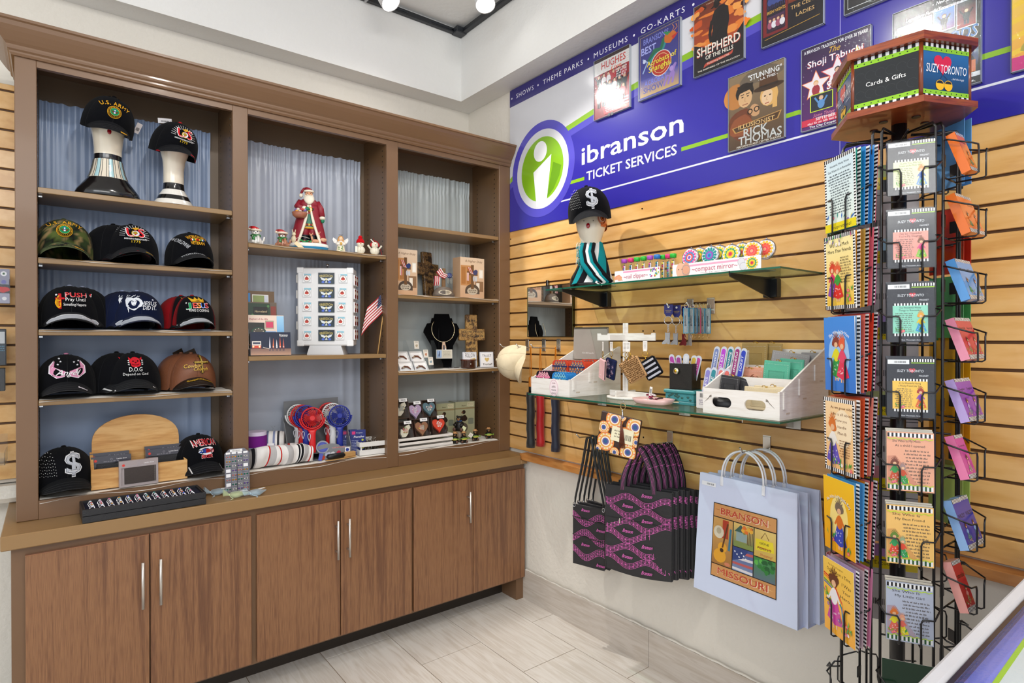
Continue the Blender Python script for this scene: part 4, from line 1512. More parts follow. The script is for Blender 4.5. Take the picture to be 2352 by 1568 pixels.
b.build('rabbit_ornament',t)
b=MB()
rg=random.Random(5)
for k in range(26):
 b.ball(rg.uniform(-.045,.012),rg.uniform(-.045,-.032),.034+rg.uniform(0,.006),.006,.004,.004,rg.choice(['#2f8a4c','#4aa05a','#2f8a4c','#a8343e']),'resin',6,4)
b.build('greenery',t)
b=MB()
b.M=Matrix.Translation((-.045,-.058,.012))@Matrix.Rotation(.75,4,'Y')@Matrix.Rotation(-.3,4,'X')
b.bb(-.022,.022,-.0004,.0004,-.009,.009,'#ecd9ae','paper')
b.M=None
b.tube([(-.062,-.056,.024),(-.060,-.045,.045),(-.03,-.042,.058),(0,-.045,.05)],.0009,'#f0e8d8','fabric',5)
b.build('price_tag',t)
t=fig('angel_figurine',783,2.715,'small angel figurine with white wings and long golden hair','figurine',rz=-.3)
b=MB()
b.loft([(0,.022,.019,0,0,'#c2453a'),(.003,.022,.019,0,0,'#f1e6c8'),(.03,.017,.015,0,0,'#f4efe4'),(.05,.013,.011,0,0,'#f4efe4'),(.056,.006,.006,0,0,'#f4efe4')],20,'ceramic')
for sx in(-1,1):
 b.tube([(sx*.012,0,.05),(sx*.017,-.008,.038),(sx*.004,-.018,.038)],[.005,.0065,.004],'#f4efe4','ceramic',8)
b.ball(0,-.018,.040,.007,.006,.008,'#d9a84a')
for k in range(7):
 b.ball(.010*math.sin(k*2.2),-.0185,.008+.003*k,.004,.002,.002,'#5a9a4a','ceramic',6,4)
b.build('gown',t)
b=MB();b.ball(0,-.003,.065,.0105,.010,.0115,'#f0c9a2');b.build('head',t)
b=MB();b.ball(0,.002,.068,.0125,.0115,.0125,'#dc9a3c');b.ball(-.010,.004,.056,.005,.007,.016,'#dc9a3c');b.ball(.010,.004,.056,.005,.007,.016,'#dc9a3c');b.build('hair',t)
for sx in(-1,1):
 b=MB()
 b.prism([(sx*.004,.040),(sx*.030,.046),(sx*.036,.062),(sx*.034,.072),(sx*.024,.066),(sx*.018,.060),(sx*.004,.052)],.004,'#f4eee6','ceramic','y',.012)
 for k in range(4):
  b.tube([(sx*.008,.012,.043+.005*k),(sx*(.030+.001*k),.012,.048+.006*k)],.0014,'#f4eee6','ceramic',5)
 b.build('wing',t)
b=MB();b.tube([(.009*math.cos(a),.002+.009*math.sin(a),.084)for a in[2*PI*k/14 for k in range(14)]],.0008,'#8c8f98','metal',5,closed=True);b.build('halo',t)
def snowman(px,label,kind,Y):
 t=fig('snowman_ornament',px,Y,label,'ornament',rz=-.3,grp=None)
 b=MB()
 b.ball(0,0,.019,.023,.020,.0195,'#eae3cf','resin')
 b.ball(0,-.002,.048,.0175,.016,.0155,'#eae3cf','resin')
 for k in range(3):
  b.ball(0,-.0195+.0012*abs(k-1),.013+.008*k,.0013,.001,.0013,'#1c1c1c','resin',6,4)
 for sx in(-1,1):
  b.ball(sx*.006,-.0178,.052,.0012,.001,.0012,'#1c1c1c',n=6,m=4)
  if kind==2:
   b.tube([(sx*.019,0,.028),(sx*.029,-.002,.040)],[.005,.004],'#eae3cf','resin',7)
   b.ball(sx*.031,-.002,.043,.0055,.005,.0055,'#eae3cf','resin',8,5)
 b.build('body',t)
 b=MB();b.tube([(0,-.017,.048),(0,-.025,.0475)],[.003,.0006],'#e8821e','resin',7);b.build('nose',t)
 b=MB()
 if kind==1:
  b.loft([(.052,.0195,.018,0,0,'#c8141e'),(.062,.019,.0175,0,0,'#c8141e'),(.074,.011,.010,0,.001,'#c8141e')],16,'fabric')
  b.ball(0,.001,.080,.010,.010,.009,'#c8141e','fabric')
  b.build('knit_hat',t)
  b=MB();b.bb(-.026,-.016,-.019,-.0184,.006,.034,'#f2ecdc','paper');b.build('price_tag',t)
 else:
  for sx in(-1,1):
   b.ball(sx*.0175,0,.049,.005,.008,.009,'#c0202a','fabric')
  b.tube([(.0185*math.cos(a),0,.049+.019*math.sin(a))for a in[PI*k/12 for k in range(13)]],.0018,'#c0202a','fabric',6)
  b.build('ear_muffs',t)
  b=MB();b.M=Matrix.Translation((-.013,-.012,.066))@Matrix.Rotation(-.8,4,'Y');b.bb(-.002,.002,-.0005,.0005,-.011,.011,'#f2ecdc','paper')
  b.M=None;b.tube([(.002,0,.068),(-.004,-.004,.074),(-.008,-.006,.082),(-.004,-.006,.072)],.0007,'#c0202a','fabric',5)
  b.tube([(.022,.004,.045),(.030,.004,.024),(.034,.002,.002)],.0012,'#c0202a','fabric',5)
  b.build('price_tag',t)
snowman(828,'small cream snowman ornament in a red knitted bobble hat',1,2.70)
snowman(861,'small cream snowman ornament with red ear muffs and raised arms',2,2.69)
# middle bay, middle shelf
MZ=1.353
t=empty('display_tower',(xat(752,2.775),2.772,MZ),-0.57)
tag(t,'white revolving display tower covered with rows of small magnets','display stand')
w,d=.256,.10
z0=onY(745,794,2.70).z-MZ
z1=onY(745,613,2.70).z-MZ
b=MB();b.prism([(-.085,0),(.085,0),(.072,z0),(-.072,z0)],.10,'#d9dadc','plastic','y',-.05);b.build('pedestal',t)
b=MB();b.bb(-w/2,w/2,-d/2,d/2,z0,z1,'#e6e6e6','plastic',.005);b.build('tower_body',t)
b=MB()
for sx in(-1,1):
 for zz in(z0+.012,z1-.012):
  b.box(sx*(w/2-.014),-d/2+.001,zz,.032,.006,.028,'#f0f0f0','plastic',.004)
b.build('corner_caps',t)
b=MB();b.tube([(0,0,z1),(0,0,z1+.012)],.003,'#3a3a3a');b.ball(0,0,z1+.018,.007,col='#d0d0d4',mat='metal');b.build('finial',t)
H_=z1-z0
R=Matrix.Translation(t.location)@Matrix.Rotation(-0.57,4,'Z')
def magnet_round():
 b=MB()
 b.box(0,-.003,0,.040,.005,.042,'#e9eaec','plastic',.001)
 A=Art(b,.040,.042,lambda x,y,l:(x-.02,-.0057-l,y-.021))
 A.rect(.2,.78,.98,.98,'#8fc6d8')
 A.ell(.5,.47,.42,'#f5f3f0',n=24);A.ring(.5,.47,.40,.035,'#3c3c3c',26)
 A.blob(.5,.45,.2,'#c8402e',3);A.poly([(.42,.5),(.5,.8),(.58,.5)],'#b03a2c');A.line([(.3,.55),(.7,.5)],.05,'#7a2c24')
 return b
def magnet_flat():
 b=MB()
 b.box(0,-.003,0,.074,.005,.052,'#22303a','gloss')
 A=Art(b,.074,.052,lambda x,y,l:(x-.037,-.0057-l,y-.026),'gloss')
 A.grad(.02,.03,.98,.97,'#16303c','#0d161c')
 A.text('FREEDOM',.5,.62,.15,'#c9b45a',fit=.8,arc=1.6)
 for sx in(-1,1):
  A.poly([(.5,.42),(.5+sx*.36,.60),(.5+sx*.30,.38),(.5+sx*.12,.26)],'#dfe6ea')
  A.blob(.5+sx*.2,.16,.08,'#4a6ad0',3)
 A.ell(.5,.42,.07,'#e8d9a0');A.poly([(.42,.1),(.5,.34),(.58,.1)],'#c8d2da')
 return b
m1=m2=None
for r in range(5):
 zz=z0+H_*(.13+.187*(4-r))if False else z1-H_*(.135+.183*r)
 for(u,kind)in((-.083,1),(.006,2),(.083,1)):
  ww=u-(.004*r if u>.05 else 0)
  P=R@Vector((ww,-d/2,zz))
  rows_=('top','second','middle','fourth','bottom')
  if kind==1:
   lb='square magnet with a round red emblem, %s row, %s side of the tower front'%(rows_[r],'left' if u<0 else 'right')
   if m1 is None:
    m1=magnet_round().build('magnet',None,P,(0,0,-.57));tag(m1,lb,'magnet','small square magnets on the tower')
   else:
    o=m1.copy();COL.objects.link(o);o.location=P;o['label']=lb
  else:
   lb='dark wide magnet with gold lettering over white wings, %s row of the white tower'%rows_[r]
   if m2 is None:
    m2=magnet_flat().build('magnet',None,P,(0,0,-.57));tag(m2,lb,'magnet','dark wide magnets on the tower')
   else:
    o=m2.copy();COL.objects.link(o);o.location=P;o['label']=lb
side=None
for r in range(5):
 for k in range(2):
  zz=z1-H_*(.155+.175*r)
  P=R@Vector((w/2+.001,-.028+.052*k,zz))
  if side is None:
   b=MB();b.box(.004,0,0,.006,.040,.050,'#e9e9ea','plastic',.001)
   b.box(.0074,0,0,.001,.032,.040,'#8a3a30','plastic');b.box(.008,0,.004,.001,.02,.014,'#e6dcc8','plastic')
   side=b.build('magnet',None,P,(0,0,-.57));tag(side,'thick white-edged magnet on the right-hand side of the white tower','magnet','magnets on the side of the tower')
  else:
   o=side.copy();COL.objects.link(o);o.location=P
lf=None
for r in range(4):
 for k in range(2):
  P=R@Vector((-w/2-.001,-.03+.05*k,z1-H_*(.14+.2*r)))
  if lf is None:
   b=MB();b.box(-.004,0,0,.007,.018,.040,'#eeeae2','plastic',.003)
   lf=b.build('magnet',None,P,(0,0,-.57));tag(lf,'cream oval magnet on the left-hand side of the white tower','magnet','magnets on the left side of the tower')
  else:
   o=lf.copy();COL.objects.link(o);o.location=P
px0,px1=571,662
Yc=2.70
cx=xat(600,Yc)
t=empty('postcard_stand',(xat(598,Yc),Yc,MZ),-0.05)
tag(t,'clear stepped acrylic stand full of postcards, left on the middle shelf','stand')
L0,L1=-.055+.003,onY(663,800,Yc).x-t.location.x
b=MB()
b.bb(L0,L1,-.045,.075,0,.003,'#ffffff','acrylic')
for k,(yy,hh)in enumerate(((-.045,.03),(-.018,.05),(.012,.09),(.045,.14))):
 b.bb(L0,L1-.010*k,yy,yy+.003,.003,hh,'#ffffff','acrylic')
b.build('acrylic_steps',t)
RT=Matrix.Translation(t.location)@Matrix.Rotation(-.05,4,'Z')
def postcard(x0,x1,y,z0,z1,fn,label,tilt=-.12):
 w,h=x1-x0,z1-z0
 b=MB()
 b.bb(-w/2,w/2,0,.0008,0,h,'#f2f0ea','gloss')
 A=Art(b,w,h,lambda x,yy,l:(x-w/2,-.0001-l,yy),'gloss')
 fn(A)
 P=RT@Vector(((x0+x1)/2,y,z0))
 return tag(b.build('postcard',None,P,(tilt,0,-.05)),label,'postcard',None)
def pc_night(A):
 A.rect(0,0,1,1,'#101a38');A.grad(0,0,1,.28,'#c89a7c','#8a6050')
 A.rect(.04,.30,.26,.60,'#e8e0d8');A.rect(.04,.30,.26,.42,'#d84a2c');A.rect(.06,.48,.24,.56,'#3a4258')
 for u in(.07,.22):
  A.ell(u,.37,.025,'#fff0c0',n=10)
 for k,c in enumerate(('#e4e4f4','#e8784a','#f0f0f6','#e8603a','#d86a5a')):
  u=.47+k*.085
  A.poly([(u-.02,.3),(u+.022,.3),(u+.004,.80-.06*(k%3))],c)
  A.rect(u-.02,.18,u-.008,.32,'#20284a');A.rect(u+.006,.18,u+.018,.32,'#20284a');A.ell(u,.36,.016,'#e8d2c0',n=8)
 A.text('Branson',.82,.84,.045,WHT,fit=.22);A.text('MISSOURI',.82,.79,.02,WHT,fit=.2)
 A.line([(.3,.34),(.46,.27)],.012,'#f0e0d0')
def pc_mid(A):
 A.rect(0,0,1,1,'#f0d9c8');A.text('Shepherd of the Hills',.30,.86,.05,'#a83a4a',fit=.52)
 A.rect(.02,.02,.46,.78,'#2c2c26');A.ell(.30,.52,.2,'#1f4a38',rv=.12);A.ell(.30,.52,.16,'#5a5244',rv=.09)
 for k in range(8):
  A.ell(.30+.12*math.cos(k*.8),.52+.08*math.sin(k*.8),.014,'#e4dccc',n=6)
 A.rect(.48,.60,.72,.84,'#b0a088');A.rect(.50,.63,.70,.80,'#d84468')
 A.rect(.48,.03,.78,.52,'#6fa4e4');A.rect(.58,.05,.63,.42,'#eee6da');A.ell(.605,.46,.055,'#2c2c30',rv=.04);A.blob(.7,.36,.05,'#2a3a20',4)
 A.grad(.80,.02,1,.98,'#3a94d8','#a4d4f2')
 A.blob(.2,.12,.15,'#c87a3a',8,rv=.04);A.blob(.35,.16,.04,'#f0ece4',2)
def pc_trees(A):
 A.rect(0,0,1,1,'#6a5a4a');A.rect(.02,.03,.78,.97,'#28402a')
 rg=random.Random(3)
 for k in range(26):
  A.blob(rg.uniform(.05,.75),rg.uniform(.08,.92),rg.uniform(.03,.08),rg.choice(['#3a6a38','#24402a','#55854a','#1c3022']),k,amp=.4)
 A.rect(.24,.70,.70,.88,'#1a140e');A.text('Homeland',.47,.74,.075,'#c8b48a',it=.2,fit=.4)
 A.rect(.03,.03,.44,.62,'#e8ece4');A.rect(.045,.05,.425,.60,'#2f5a3a')
 for k in range(10):
  A.blob(rg.uniform(.1,.4),rg.uniform(.12,.55),.04,rg.choice(['#5a8a5a','#1e3424','#86a884']),k,amp=.4)
 A.rect(.80,.1,.97,.9,'#8a3a2c');A.blob(.63,.12,.06,'#8c8cb8',3,rv=.12)
def pc_back(A):
 A.rect(0,0,1,1,'#6e5438');A.rect(.02,.05,.2,.95,'#3a86c8')
 A.rect(.26,.08,.80,.92,'#f0efe8');A.rect(.28,.1,.78,.90,'#90a060');A.blob(.52,.5,.16,'#3a5068',4,rv=.12);A.blob(.66,.3,.09,'#e4e4e4',6);A.rect(.66,.5,.78,.9,'#d0d4e0')
hts=[onY(600,y,Yc).z-MZ for y in(812,762,725,694,668)]
postcard(L0+.004,L1-.002,-.043,.004,hts[1],pc_night,'night postcard with a fire engine and flags, foremost in the clear stand')
postcard(L0,L1-.022,-.012,.03,hts[2]+.004,pc_mid,'postcard with a green medallion and blue sky, second step of the clear stand')
postcard(L0,L1-.044,.018,.06,hts[3]+.004,pc_trees,'postcard of green trees, third step of the clear stand')
postcard(L0,L1-.046,.050,.09,hts[4]+.006,pc_back,'brown-edged postcard with a small landscape at the back of the clear stand')
t=empty('flag',(xat(868,2.665),2.668,MZ))
tag(t,'small striped flag on a wooden stick leaning in the corner','flag')
top=onY(888,668,2.70)
dv=Vector((top.x-t.location.x,.035,top.z-MZ))
b=MB();b.tube([(0,0,0),tuple(dv)],.0028,'#c49a5c','paper',8);b.build('stick',t)
b=MB()
up=dv.normalized()
out=Vector((-1,-.15,-.62)).normalized()
fh,fl=.105,.125
def flag_pt(u,v,off=0):
 p=dv-up*(v*fh)+out*(u*fl)+Vector((0,.006*math.sin(7*u+3*v),-.012*u*v*3+0))
 p+=Vector((-.02*u*v,-off,0))-Vector((0,0,.02*u*u))
 return tuple(p)
def flag_col(u,v):
 if u<.42 and v<.54:
  return '#20305e'
 return '#b8222e' if int(v*13)%2==0 else '#eeebe8'
for j in range(13):
 for i in range(12):
  u0,u1,v0,v1=i/12,(i+1)/12,j/13,(j+1)/13
  b.add([flag_pt(u0,v0),flag_pt(u1,v0),flag_pt(u1,v1),flag_pt(u0,v1)],[(3,2,1,0)],flag_col((u0+u1)/2,(v0+v1)/2),'satin')
for j in range(6):
 for i in range(6):
  u,v=.035+i*.066,.045+j*.085
  q=[flag_pt(u+.012*math.cos(a),v+.014*math.sin(a),.0006)for a in[2*PI*k/5 for k in range(5)]]
  b.add(q,[(0,1,2,3,4)],'#f2f2f2','satin')
b.build('flag_cloth',t)
# middle bay, bottom deck
DZ=FLOORZ+0.005
t=empty('fan_display_box',(xat(736,2.74),2.75,DZ),-0.10)
tag(t,'grey carton display box holding hand fans','display box')
xa,xb=-.155,.130
zt=onY(700,916,2.83).z-DZ
b=MB();b.prism([(xa+.01,0),(xb-.02,0),(xb-.02,zt),(xa+.01,zt-.008)],.004,'#6e7073','gloss','y',.085);b.build('back_panel',t)
for sx,xx in((0,xa),(1,xb)):
 b=MB();b.prism([(-.055,0),(.088,0),(.088,zt*.7),(.03,zt*.62),(-.055,.055)],.003,'#77797c','gloss','x',xx);b.build('side_panel',t)
b=MB()
poly=[(xa+.14,0),(xb,0),(xb,.052),(xb-.05,.056)]+[(xb-.105+.05*math.cos(a),.060+.012*math.sin(a))for a in[PI*k/8 for k in range(9)]]+[(xa+.14,.03)]
b.prism(poly,.003,'#85878a','gloss','y',-.058)
A=Art(b,xb-xa,.08,lambda x,y,l:(x+xa,-.0585-l,y),'gloss')
A.text('FANTASTIC FAN',.80,.60,.020,'#e8e8f0',fit=.22);A.text('FANTASTIC FAN',.80,.605,.018,'#d84a2c',fit=.215)
A.blob(.70,.30,.035,'#e0e0e2',3);A.blob(.80,.30,.04,'#c8324a',5)
A.rect(.90,.22,.98,.60,'#e9eaf0');A.ell(.94,.45,.028,'#2c3f96');A.rect(.58,.2,.66,.4,'#d9dce8');A.words(.585,.2,.655,.4,3,'#3a4a9a')
A.ell(.54,.12,.035,'#c8452c')
b.build('front_panel',t)
b=MB();b.bb(xa,xb,-.055,.088,0,.003,'#77797c','gloss');b.build('box_floor',t)
b=MB();b.bb(xa+.005,xb-.005,-.05,.084,.030,.034,'#6c6e70','gloss');b.build('box_insert',t)
def make_fan(c,c2,label,name='hand_fan'):
 t=empty(name,(0,0,0))
 tag(t,label,'hand fan',None)
 R=.047
 zc=.125
 b=MB()
 for yy in(-.014,.014):
  b.tube([(R*math.cos(a),yy*.6,zc+R*math.sin(a))for a in[2*PI*k/28 for k in range(28)]],.0032,c,'plastic',6,closed=True)
 b.tube([(R*.62*math.cos(a),-.014,zc+R*.62*math.sin(a))for a in[2*PI*k/20 for k in range(20)]],.0008,c,'plastic',4,closed=True)
 for k in range(26):
  a=2*PI*k/26
  for sgn in(-1,1):
   pts=[]
   for q in range(5):
    rr=.011+(R-.011)*q/4
    aa=a+.55*(q/4)**1.2
    pts.append((rr*math.cos(aa),sgn*(.0165-.007*(q/4)**2),zc+rr*math.sin(aa)))
   b.tube(pts,.00115,c,'plastic',4,caps=False)
 b.build('cage',t)
 b=MB();b.M=Matrix.Translation((0,-.0165,zc))@Matrix.Rotation(PI/2,4,'X');b.loft([(0,.0125,.0125,0,0,c),(.003,.011,.011,0,0,c)],20,'plastic');b.build('hub',t)
 b=MB()
 for k in range(4):
  a=2*PI*k/4
  b.grid(lambda u,v:((.008+.030*v)*math.cos(a+(u-.5)*1.1),(u-.5)*.012,zc+(.008+.030*v)*math.sin(a+(u-.5)*1.1)),3,3,c2,'plastic')
 b.build('blade',t)
 b=MB()
 b.tube([((R+.008)*math.cos(a),0,zc+(R+.008)*math.sin(a))for a in[PI+PI*k/14 for k in range(15)]],.0042,c,'plastic',7)
 b.build('yoke',t)
 b=MB()
 b.loft([(-.034,.014,.011,0,0,c),(-.030,.0155,.012,0,0,c),(.045,.0145,.011,0,0,c),(.062,.016,.012,0,0,c),(.072,.022,.010,0,0,c)],20,'plastic',pw=3)
 b.build('handle',t)
 b=MB()
 b.tube([(-.014+.006*math.sin(k*.9),-.016,.02+.035*abs(math.sin(k*.45)))for k in range(15)],.0016,'#dfe2ea','plastic',5)
 b.build('charging_cable',t)
 return t
FB=DZ+.070
F={k:make_fan(c,c2,'x')for k,(c,c2)in dict(red=('#d01a1e','#a8181c'),blue=('#1a2a8e','#24348e'),white=('#dcdcdc','#c8c8c8')).items()}
spots=[('red',717,2.705,'red hand fan at the front left of the grey carton'),('blue',780,2.715,'blue hand fan at the front right of the grey carton'),('white',776-12,2.750,'white hand fan behind the front blue one'),('blue',703,2.738,'blue hand fan directly behind the front red one'),('red',693,2.770,'red hand fan third back in the left row'),('white',684,2.800,'white hand fan at the back of the left row'),('red',755,2.785,'dark red hand fan at the back of the right row')]
seen=set()
for c,px,Y,lb in spots:
 loc=(xat(px,Y),Y,FB+(.008 if Y>2.72 else 0))
 if c in seen:
  dup(F[c],loc,-.30,lb)
 else:
  seen.add(c)
  F[c].location=loc;F[c].rotation_euler=(-.08,0,-.30);F[c]['label']=lb
t=empty('fan_tag',(xat(733,2.69),2.683,DZ),-.2,-.25,.25)
tag(t,'flat blue cardboard fan cut-out leaning on the carton','cut-out')
b=MB()
b.prism([(.030*math.cos(a),.062+.030*math.sin(a))for a in[2*PI*k/24 for k in range(24)]],.0015,'#8a8d98','gloss')
b.prism([(-.008,.0),(.008,.0),(.009,.035),(-.009,.035)],.0015,'#3a44a8','gloss')
A=Art(b,.06,.1,lambda x,y,l:(x-.03,-.0004-l,y),'gloss')
A.ell(.5,.62,.40,'#33409a',n=24);A.ell(.5,.62,.3,'#3c4aae',n=20);A.ell(.5,.62,.12,'#2a3688',n=14)
b.build('cut_out',t)
def roll(px,Y,z,cols,label,r=.036,L=.07,rz=0.0):
 t=empty('rolled_cloth',(xat(px,Y),Y,DZ+z),rz)
 tag(t,label,'cloth',None)
 b=MB()
 b.M=Matrix.Rotation(PI/2,4,'Y')
 rings=[]
 n=len(cols)
 for k,c in enumerate(cols):
  x=-L/2+L*k/n
  rr=r*(1-.12*abs(2*(k+.5)/n-1)**3)
  rings.append((x,rr,rr*1.05,0,0,c))
  rings.append((x+L/n*.98,rr,rr*1.05,0,0,c))
 b.M=Matrix.Translation((0,0,r))@Matrix.Rotation(PI/2,4,'Y')
 b.loft(rings,22,'fabric')
 b.build('cloth_roll',t)
 return t
PUR=['#b8c4d4','#b8c4d4','#a9b4c8','#b8c4d4','#a9b4c8','#6a1f78','#6a1f78','#6a1f78','#cfc4da']
t=roll(588,2.745,0.0,PUR,'purple and pale blue cloth roll at the left edge of the bottom deck',.046,.15,0)
t.rotation_euler.y=-PI/2
t.location.x+=.046
t.location.z+=.078
t2=roll(625,2.765,0.045,['#8a90a0','#e6e4e2','#dcdad8','#7c86a8','#e6e4e2','#dcdad8','#7c86a8','#e6e4e2','#3a3a40','#e6e4e2','#dcdad8'],'grey and white striped scarf roll tied with a clear band',.050,.10,-.35)
b=MB()
b.tube([(0,-.01,.10),(.004,-.02,.115),(-.006,-.014,.125),(.012,-.02,.122)],.0025,'#e6e8ea','clear',5)
b.box(-.004,-.052,.045,.03,.001,.014,'#f0f0f0','paper')
b.build('band_tag',t2)
t3=roll(668,2.745,0.02,['#e4e0de','#c8c4c2','#e4e0de','#b83a34','#e4e0de','#c8c4c2','#e4e0de','#b83a34','#e4e0de'],'white and grey roll with red stripes behind the striped towel',.032,.10,-.2)
t=empty('striped_towel',(xat(645,2.675),2.69,DZ),-.02)
tag(t,'folded white towel with red, black and grey stripes lying along the front','towel')
b=MB()
xl,xr=xat(573,2.67)-t.location.x,xat(721,2.67)-t.location.x
def tw(u,v):
 a=-PI*.5+2*PI*v
 hh=.040+.006*math.sin(5*u)+.008*math.exp(-((u-.8)/.12)**2)
 x=xl+(xr-xl)*(u-.06*math.sin(a+2.0)*math.sin(PI*u))+.006*math.sin(a)*math.sin(9*u)
 y=.026*math.cos(a)*(1+.1*math.sin(17*u+2*a))+.003*math.sin(30*u)
 z=hh+hh*math.sin(a)*(1+.05*math.sin(13*u))+.002
 e=min(u,1-u)
 k=min(1,.35+e/.05)
 return(x,y*k,max(.0005,z*(.75+.25*k)))
def twc(u,v):
 s_=u*102
 for lo,hi,c in((3,7,'#1c1c1f'),(25,27,'#c22a26'),(28.5,29.2,'#b9b6b4'),(30,30.7,'#b9b6b4'),(31.5,32.2,'#b9b6b4'),(33,33.7,'#b9b6b4'),(42,44,'#c22a26'),(72,74.5,'#1c1c1f'),(76,80,'#1c1c1f'),(94,96,'#c22a26')):
  if lo<=s_<hi:
   return c
 return '#e6e3e0' if(int(s_/9)%3)else '#b4b2b2'
b.grid(tw,300,22,'#e8e6e4','fabric',True,twc)
b.build('towel',t)
def poncho(px,Y,label,rz):
 t=empty('poncho_pack',(xat(px,Y),Y,DZ),rz,-.06)
 tag(t,label,'poncho',None)
 w,h=.074,.118
 b=MB();b.bb(-w/2,w/2,0,.010,0,h,'#1b2a78','gloss')
 A=Art(b,w,h,lambda x,y,l:(x-w/2,-.0002-l,y),'gloss')
 A.rect(.12,.82,.34,.94,'#d8327a');A.text('Emergency',.60,.86,.06,'#e8e8f4',fit=.4);A.text('Poncho',.56,.68,.13,'#f4f4f8',it=.2,fit=.68)
 A.words(.10,.10,.55,.60,8,'#c0c8e8',al='l');A.blob(.80,.34,.13,'#c8d21e',4,rv=.22,amp=.15);A.ell(.80,.58,.07,'#c8d21e')
 b.build('pack',t)
 b=MB()
 b.grid(lambda u,v:(-w*.56+w*1.12*u,-.003-.002*math.sin(9*u)-.003*v,h*1.32*v),10,10,'#ffffff','clear')
 b.build('clear_bag',t)
 return t
poncho(822,2.715,'blue boxed poncho pack with a yellow figure, front of the pair',-.25)
poncho(802,2.745,'blue poncho pack half hidden behind the hand fans',-.2)
def crate(loc,rz,w,d,h,label,slats=2,col='#e4e2de',mat='plastic',name='slatted_crate',t_=0.006):
 t=empty(name,loc,rz)
 tag(t,label,'crate',None)
 b=MB();b.bb(-w/2,w/2,-d/2,d/2,0,.004,col,mat);b.build('crate_floor',t)
 sh=h/(slats+(slats-1)*.55)
 for k in range(slats):
  z0=k*sh*1.55
  for(x0,x1,y0,y1)in((-w/2,w/2,-d/2,-d/2+t_),(-w/2,w/2,d/2-t_,d/2),(-w/2,-w/2+t_,-d/2+t_,d/2-t_),(w/2-t_,w/2,-d/2+t_,d/2-t_)):
   b=MB();b.bb(x0,x1,y0,y1,z0+.002,z0+sh,col,mat,.001);b.build('slat',t)
 b=MB()
 b.bb(-w/2+t_,-w/2+2.2*t_,-d/2+t_,-d/2+2*t_,0,h,col,mat)
 b.build('corner_post',t)
 return t
p=(xat(849,2.735),2.745,DZ)
crate(p,-.06,.150,.155,.062,'small white slatted crate of key rings in the corner of the bottom deck')
kc=None
rg=random.Random(12)
for i in range(9):
 for j in range(4):
  lx,ly=-.058+i*.0145,-.045+j*.032
  if rg.random()<.15:
   continue
  P=Vector(p)+Vector((lx,ly,.052+rg.uniform(-.004,.004)))
  if kc is None:
   b=MB();b.tube([(.006*math.cos(a),0,.008*math.sin(a))for a in[2*PI*k/10 for k in range(10)]],.0012,'#b9b2a8','metal',5,closed=True)
   b.box(0,0,-.018,.009,.003,.022,'#3a3026','resin',.001);b.box(0,0,-.033,.010,.010,.010,'#8a8378','metal',.002)
   kc=b.build('key_ring',None,P,(0,0,.4));tag(kc,'metal key ring among those packed in the small white crate','key ring','key rings in the small white crate')
  else:
   o=kc.copy();COL.objects.link(o);o.location=P;o.rotation_euler=(rg.uniform(-.2,.2),0,rg.uniform(-1,1))
t=empty('boxed_knife',(xat(783,2.655),2.662,DZ+.010),.14)
tag(t,'black sheath on a pale wooden card, lying on the front edge','knife sheath')
b=MB()
b.prism([(-.075,-.014),(-.03,-.022),(.075,-.016),(.075,.016),(-.03,.012),(-.075,.004)],.003,'#c39a63','paper','z',-.008)
b.bb(.012,.075,-.012,.010,-.005,.018,'#b98f58','paper',.003)
b.build('wooden_card',t)
b=MB()
b.loft([(-.07,.004,.004,0,0,'#121214'),(-.062,.014,.010,0,0,'#121214'),(-.02,.015,.011,0,0,'#121214'),(.012,.0135,.010,0,0,'#121214'),(.016,.013,.009,0,0,'#121214')],18,'plastic',pw=3)
b2=MB();b2.M=Matrix.Translation((0,0,.008))@Matrix.Rotation(PI/2,4,'Y')
b2.loft([(-.07,.004,.004,0,0,'#121214'),(-.062,.011,.014,0,0,'#121214'),(-.02,.012,.015,0,0,'#121214'),(.012,.011,.0135,0,0,'#121214'),(.018,.010,.013,0,0,'#121214')],18,'plastic',pw=3)
b2.build('sheath',t)
# corner bay, second shelf
UZ=1.647+.004
def duty_box(x,Y,rz,w,h,label):
 t=empty('gift_box',(x,Y,UZ),rz)
 tag(t,label,'gift box',None)
 b=MB()
 b.bb(-w/2,w/2,0,.075,0,h,'#c9a583','gloss')
 A=Art(b,w,h,lambda x,y,l:(x-w/2,-.0001-l,y),'gloss')
 A.grad(0,0,1,1,'#c79f7c','#e3cbb0')
 A.rect(.02,.30,.48,.80,'#c08a58');A.rect(.05,.34,.22,.76,'#a8703e');A.rect(.27,.34,.44,.76,'#a8703e')
 A.rect(.62,.16,.96,.42,'#8a684c');A.rect(.66,.20,.80,.38,'#e8dfd0');A.rect(.78,.5,.95,.72,'#e4dccb');A.rect(.80,.52,.93,.70,'#f4f0e6')
 A.ell(.5,.17,.30,'#4c4038',rv=.24,a0=0,a1=PI);A.rect(.20,.10,.80,.17,'#4c4038')
 A.ell(.5,.17,.22,'#bdb09c',rv=.13,n=16);A.words(.34,.12,.66,.21,2,'#2a241e')
 A.rect(.44,.22,.56,.82,'#6a4a30');A.rect(.28,.56,.72,.66,'#6a4a30')
 for k in range(5):
  A.line([(.30+.03*k,.76),(.40+.03*k,.62),(.52+.02*k,.60)],.018,'#b8303a' if k%2==0 else '#f0e8e0')
 A.rect(.27,.42,.35,.62,'#e8e0dc');A.rect(.30,.42,.33,.62,'#b8303a')
 A.blob(.62,.64,.10,'#26386e',2,rv=.09);A.ell(.56,.48,.045,'#b9bcc4',rv=.10);A.ell(.65,.48,.045,'#c9ccd2',rv=.10)
 A.text('A Higher Duty',.55,.885,.075,'#8a6f58',it=.25,bold=0,fit=.72)
 b.build('box_body',t)
 return t
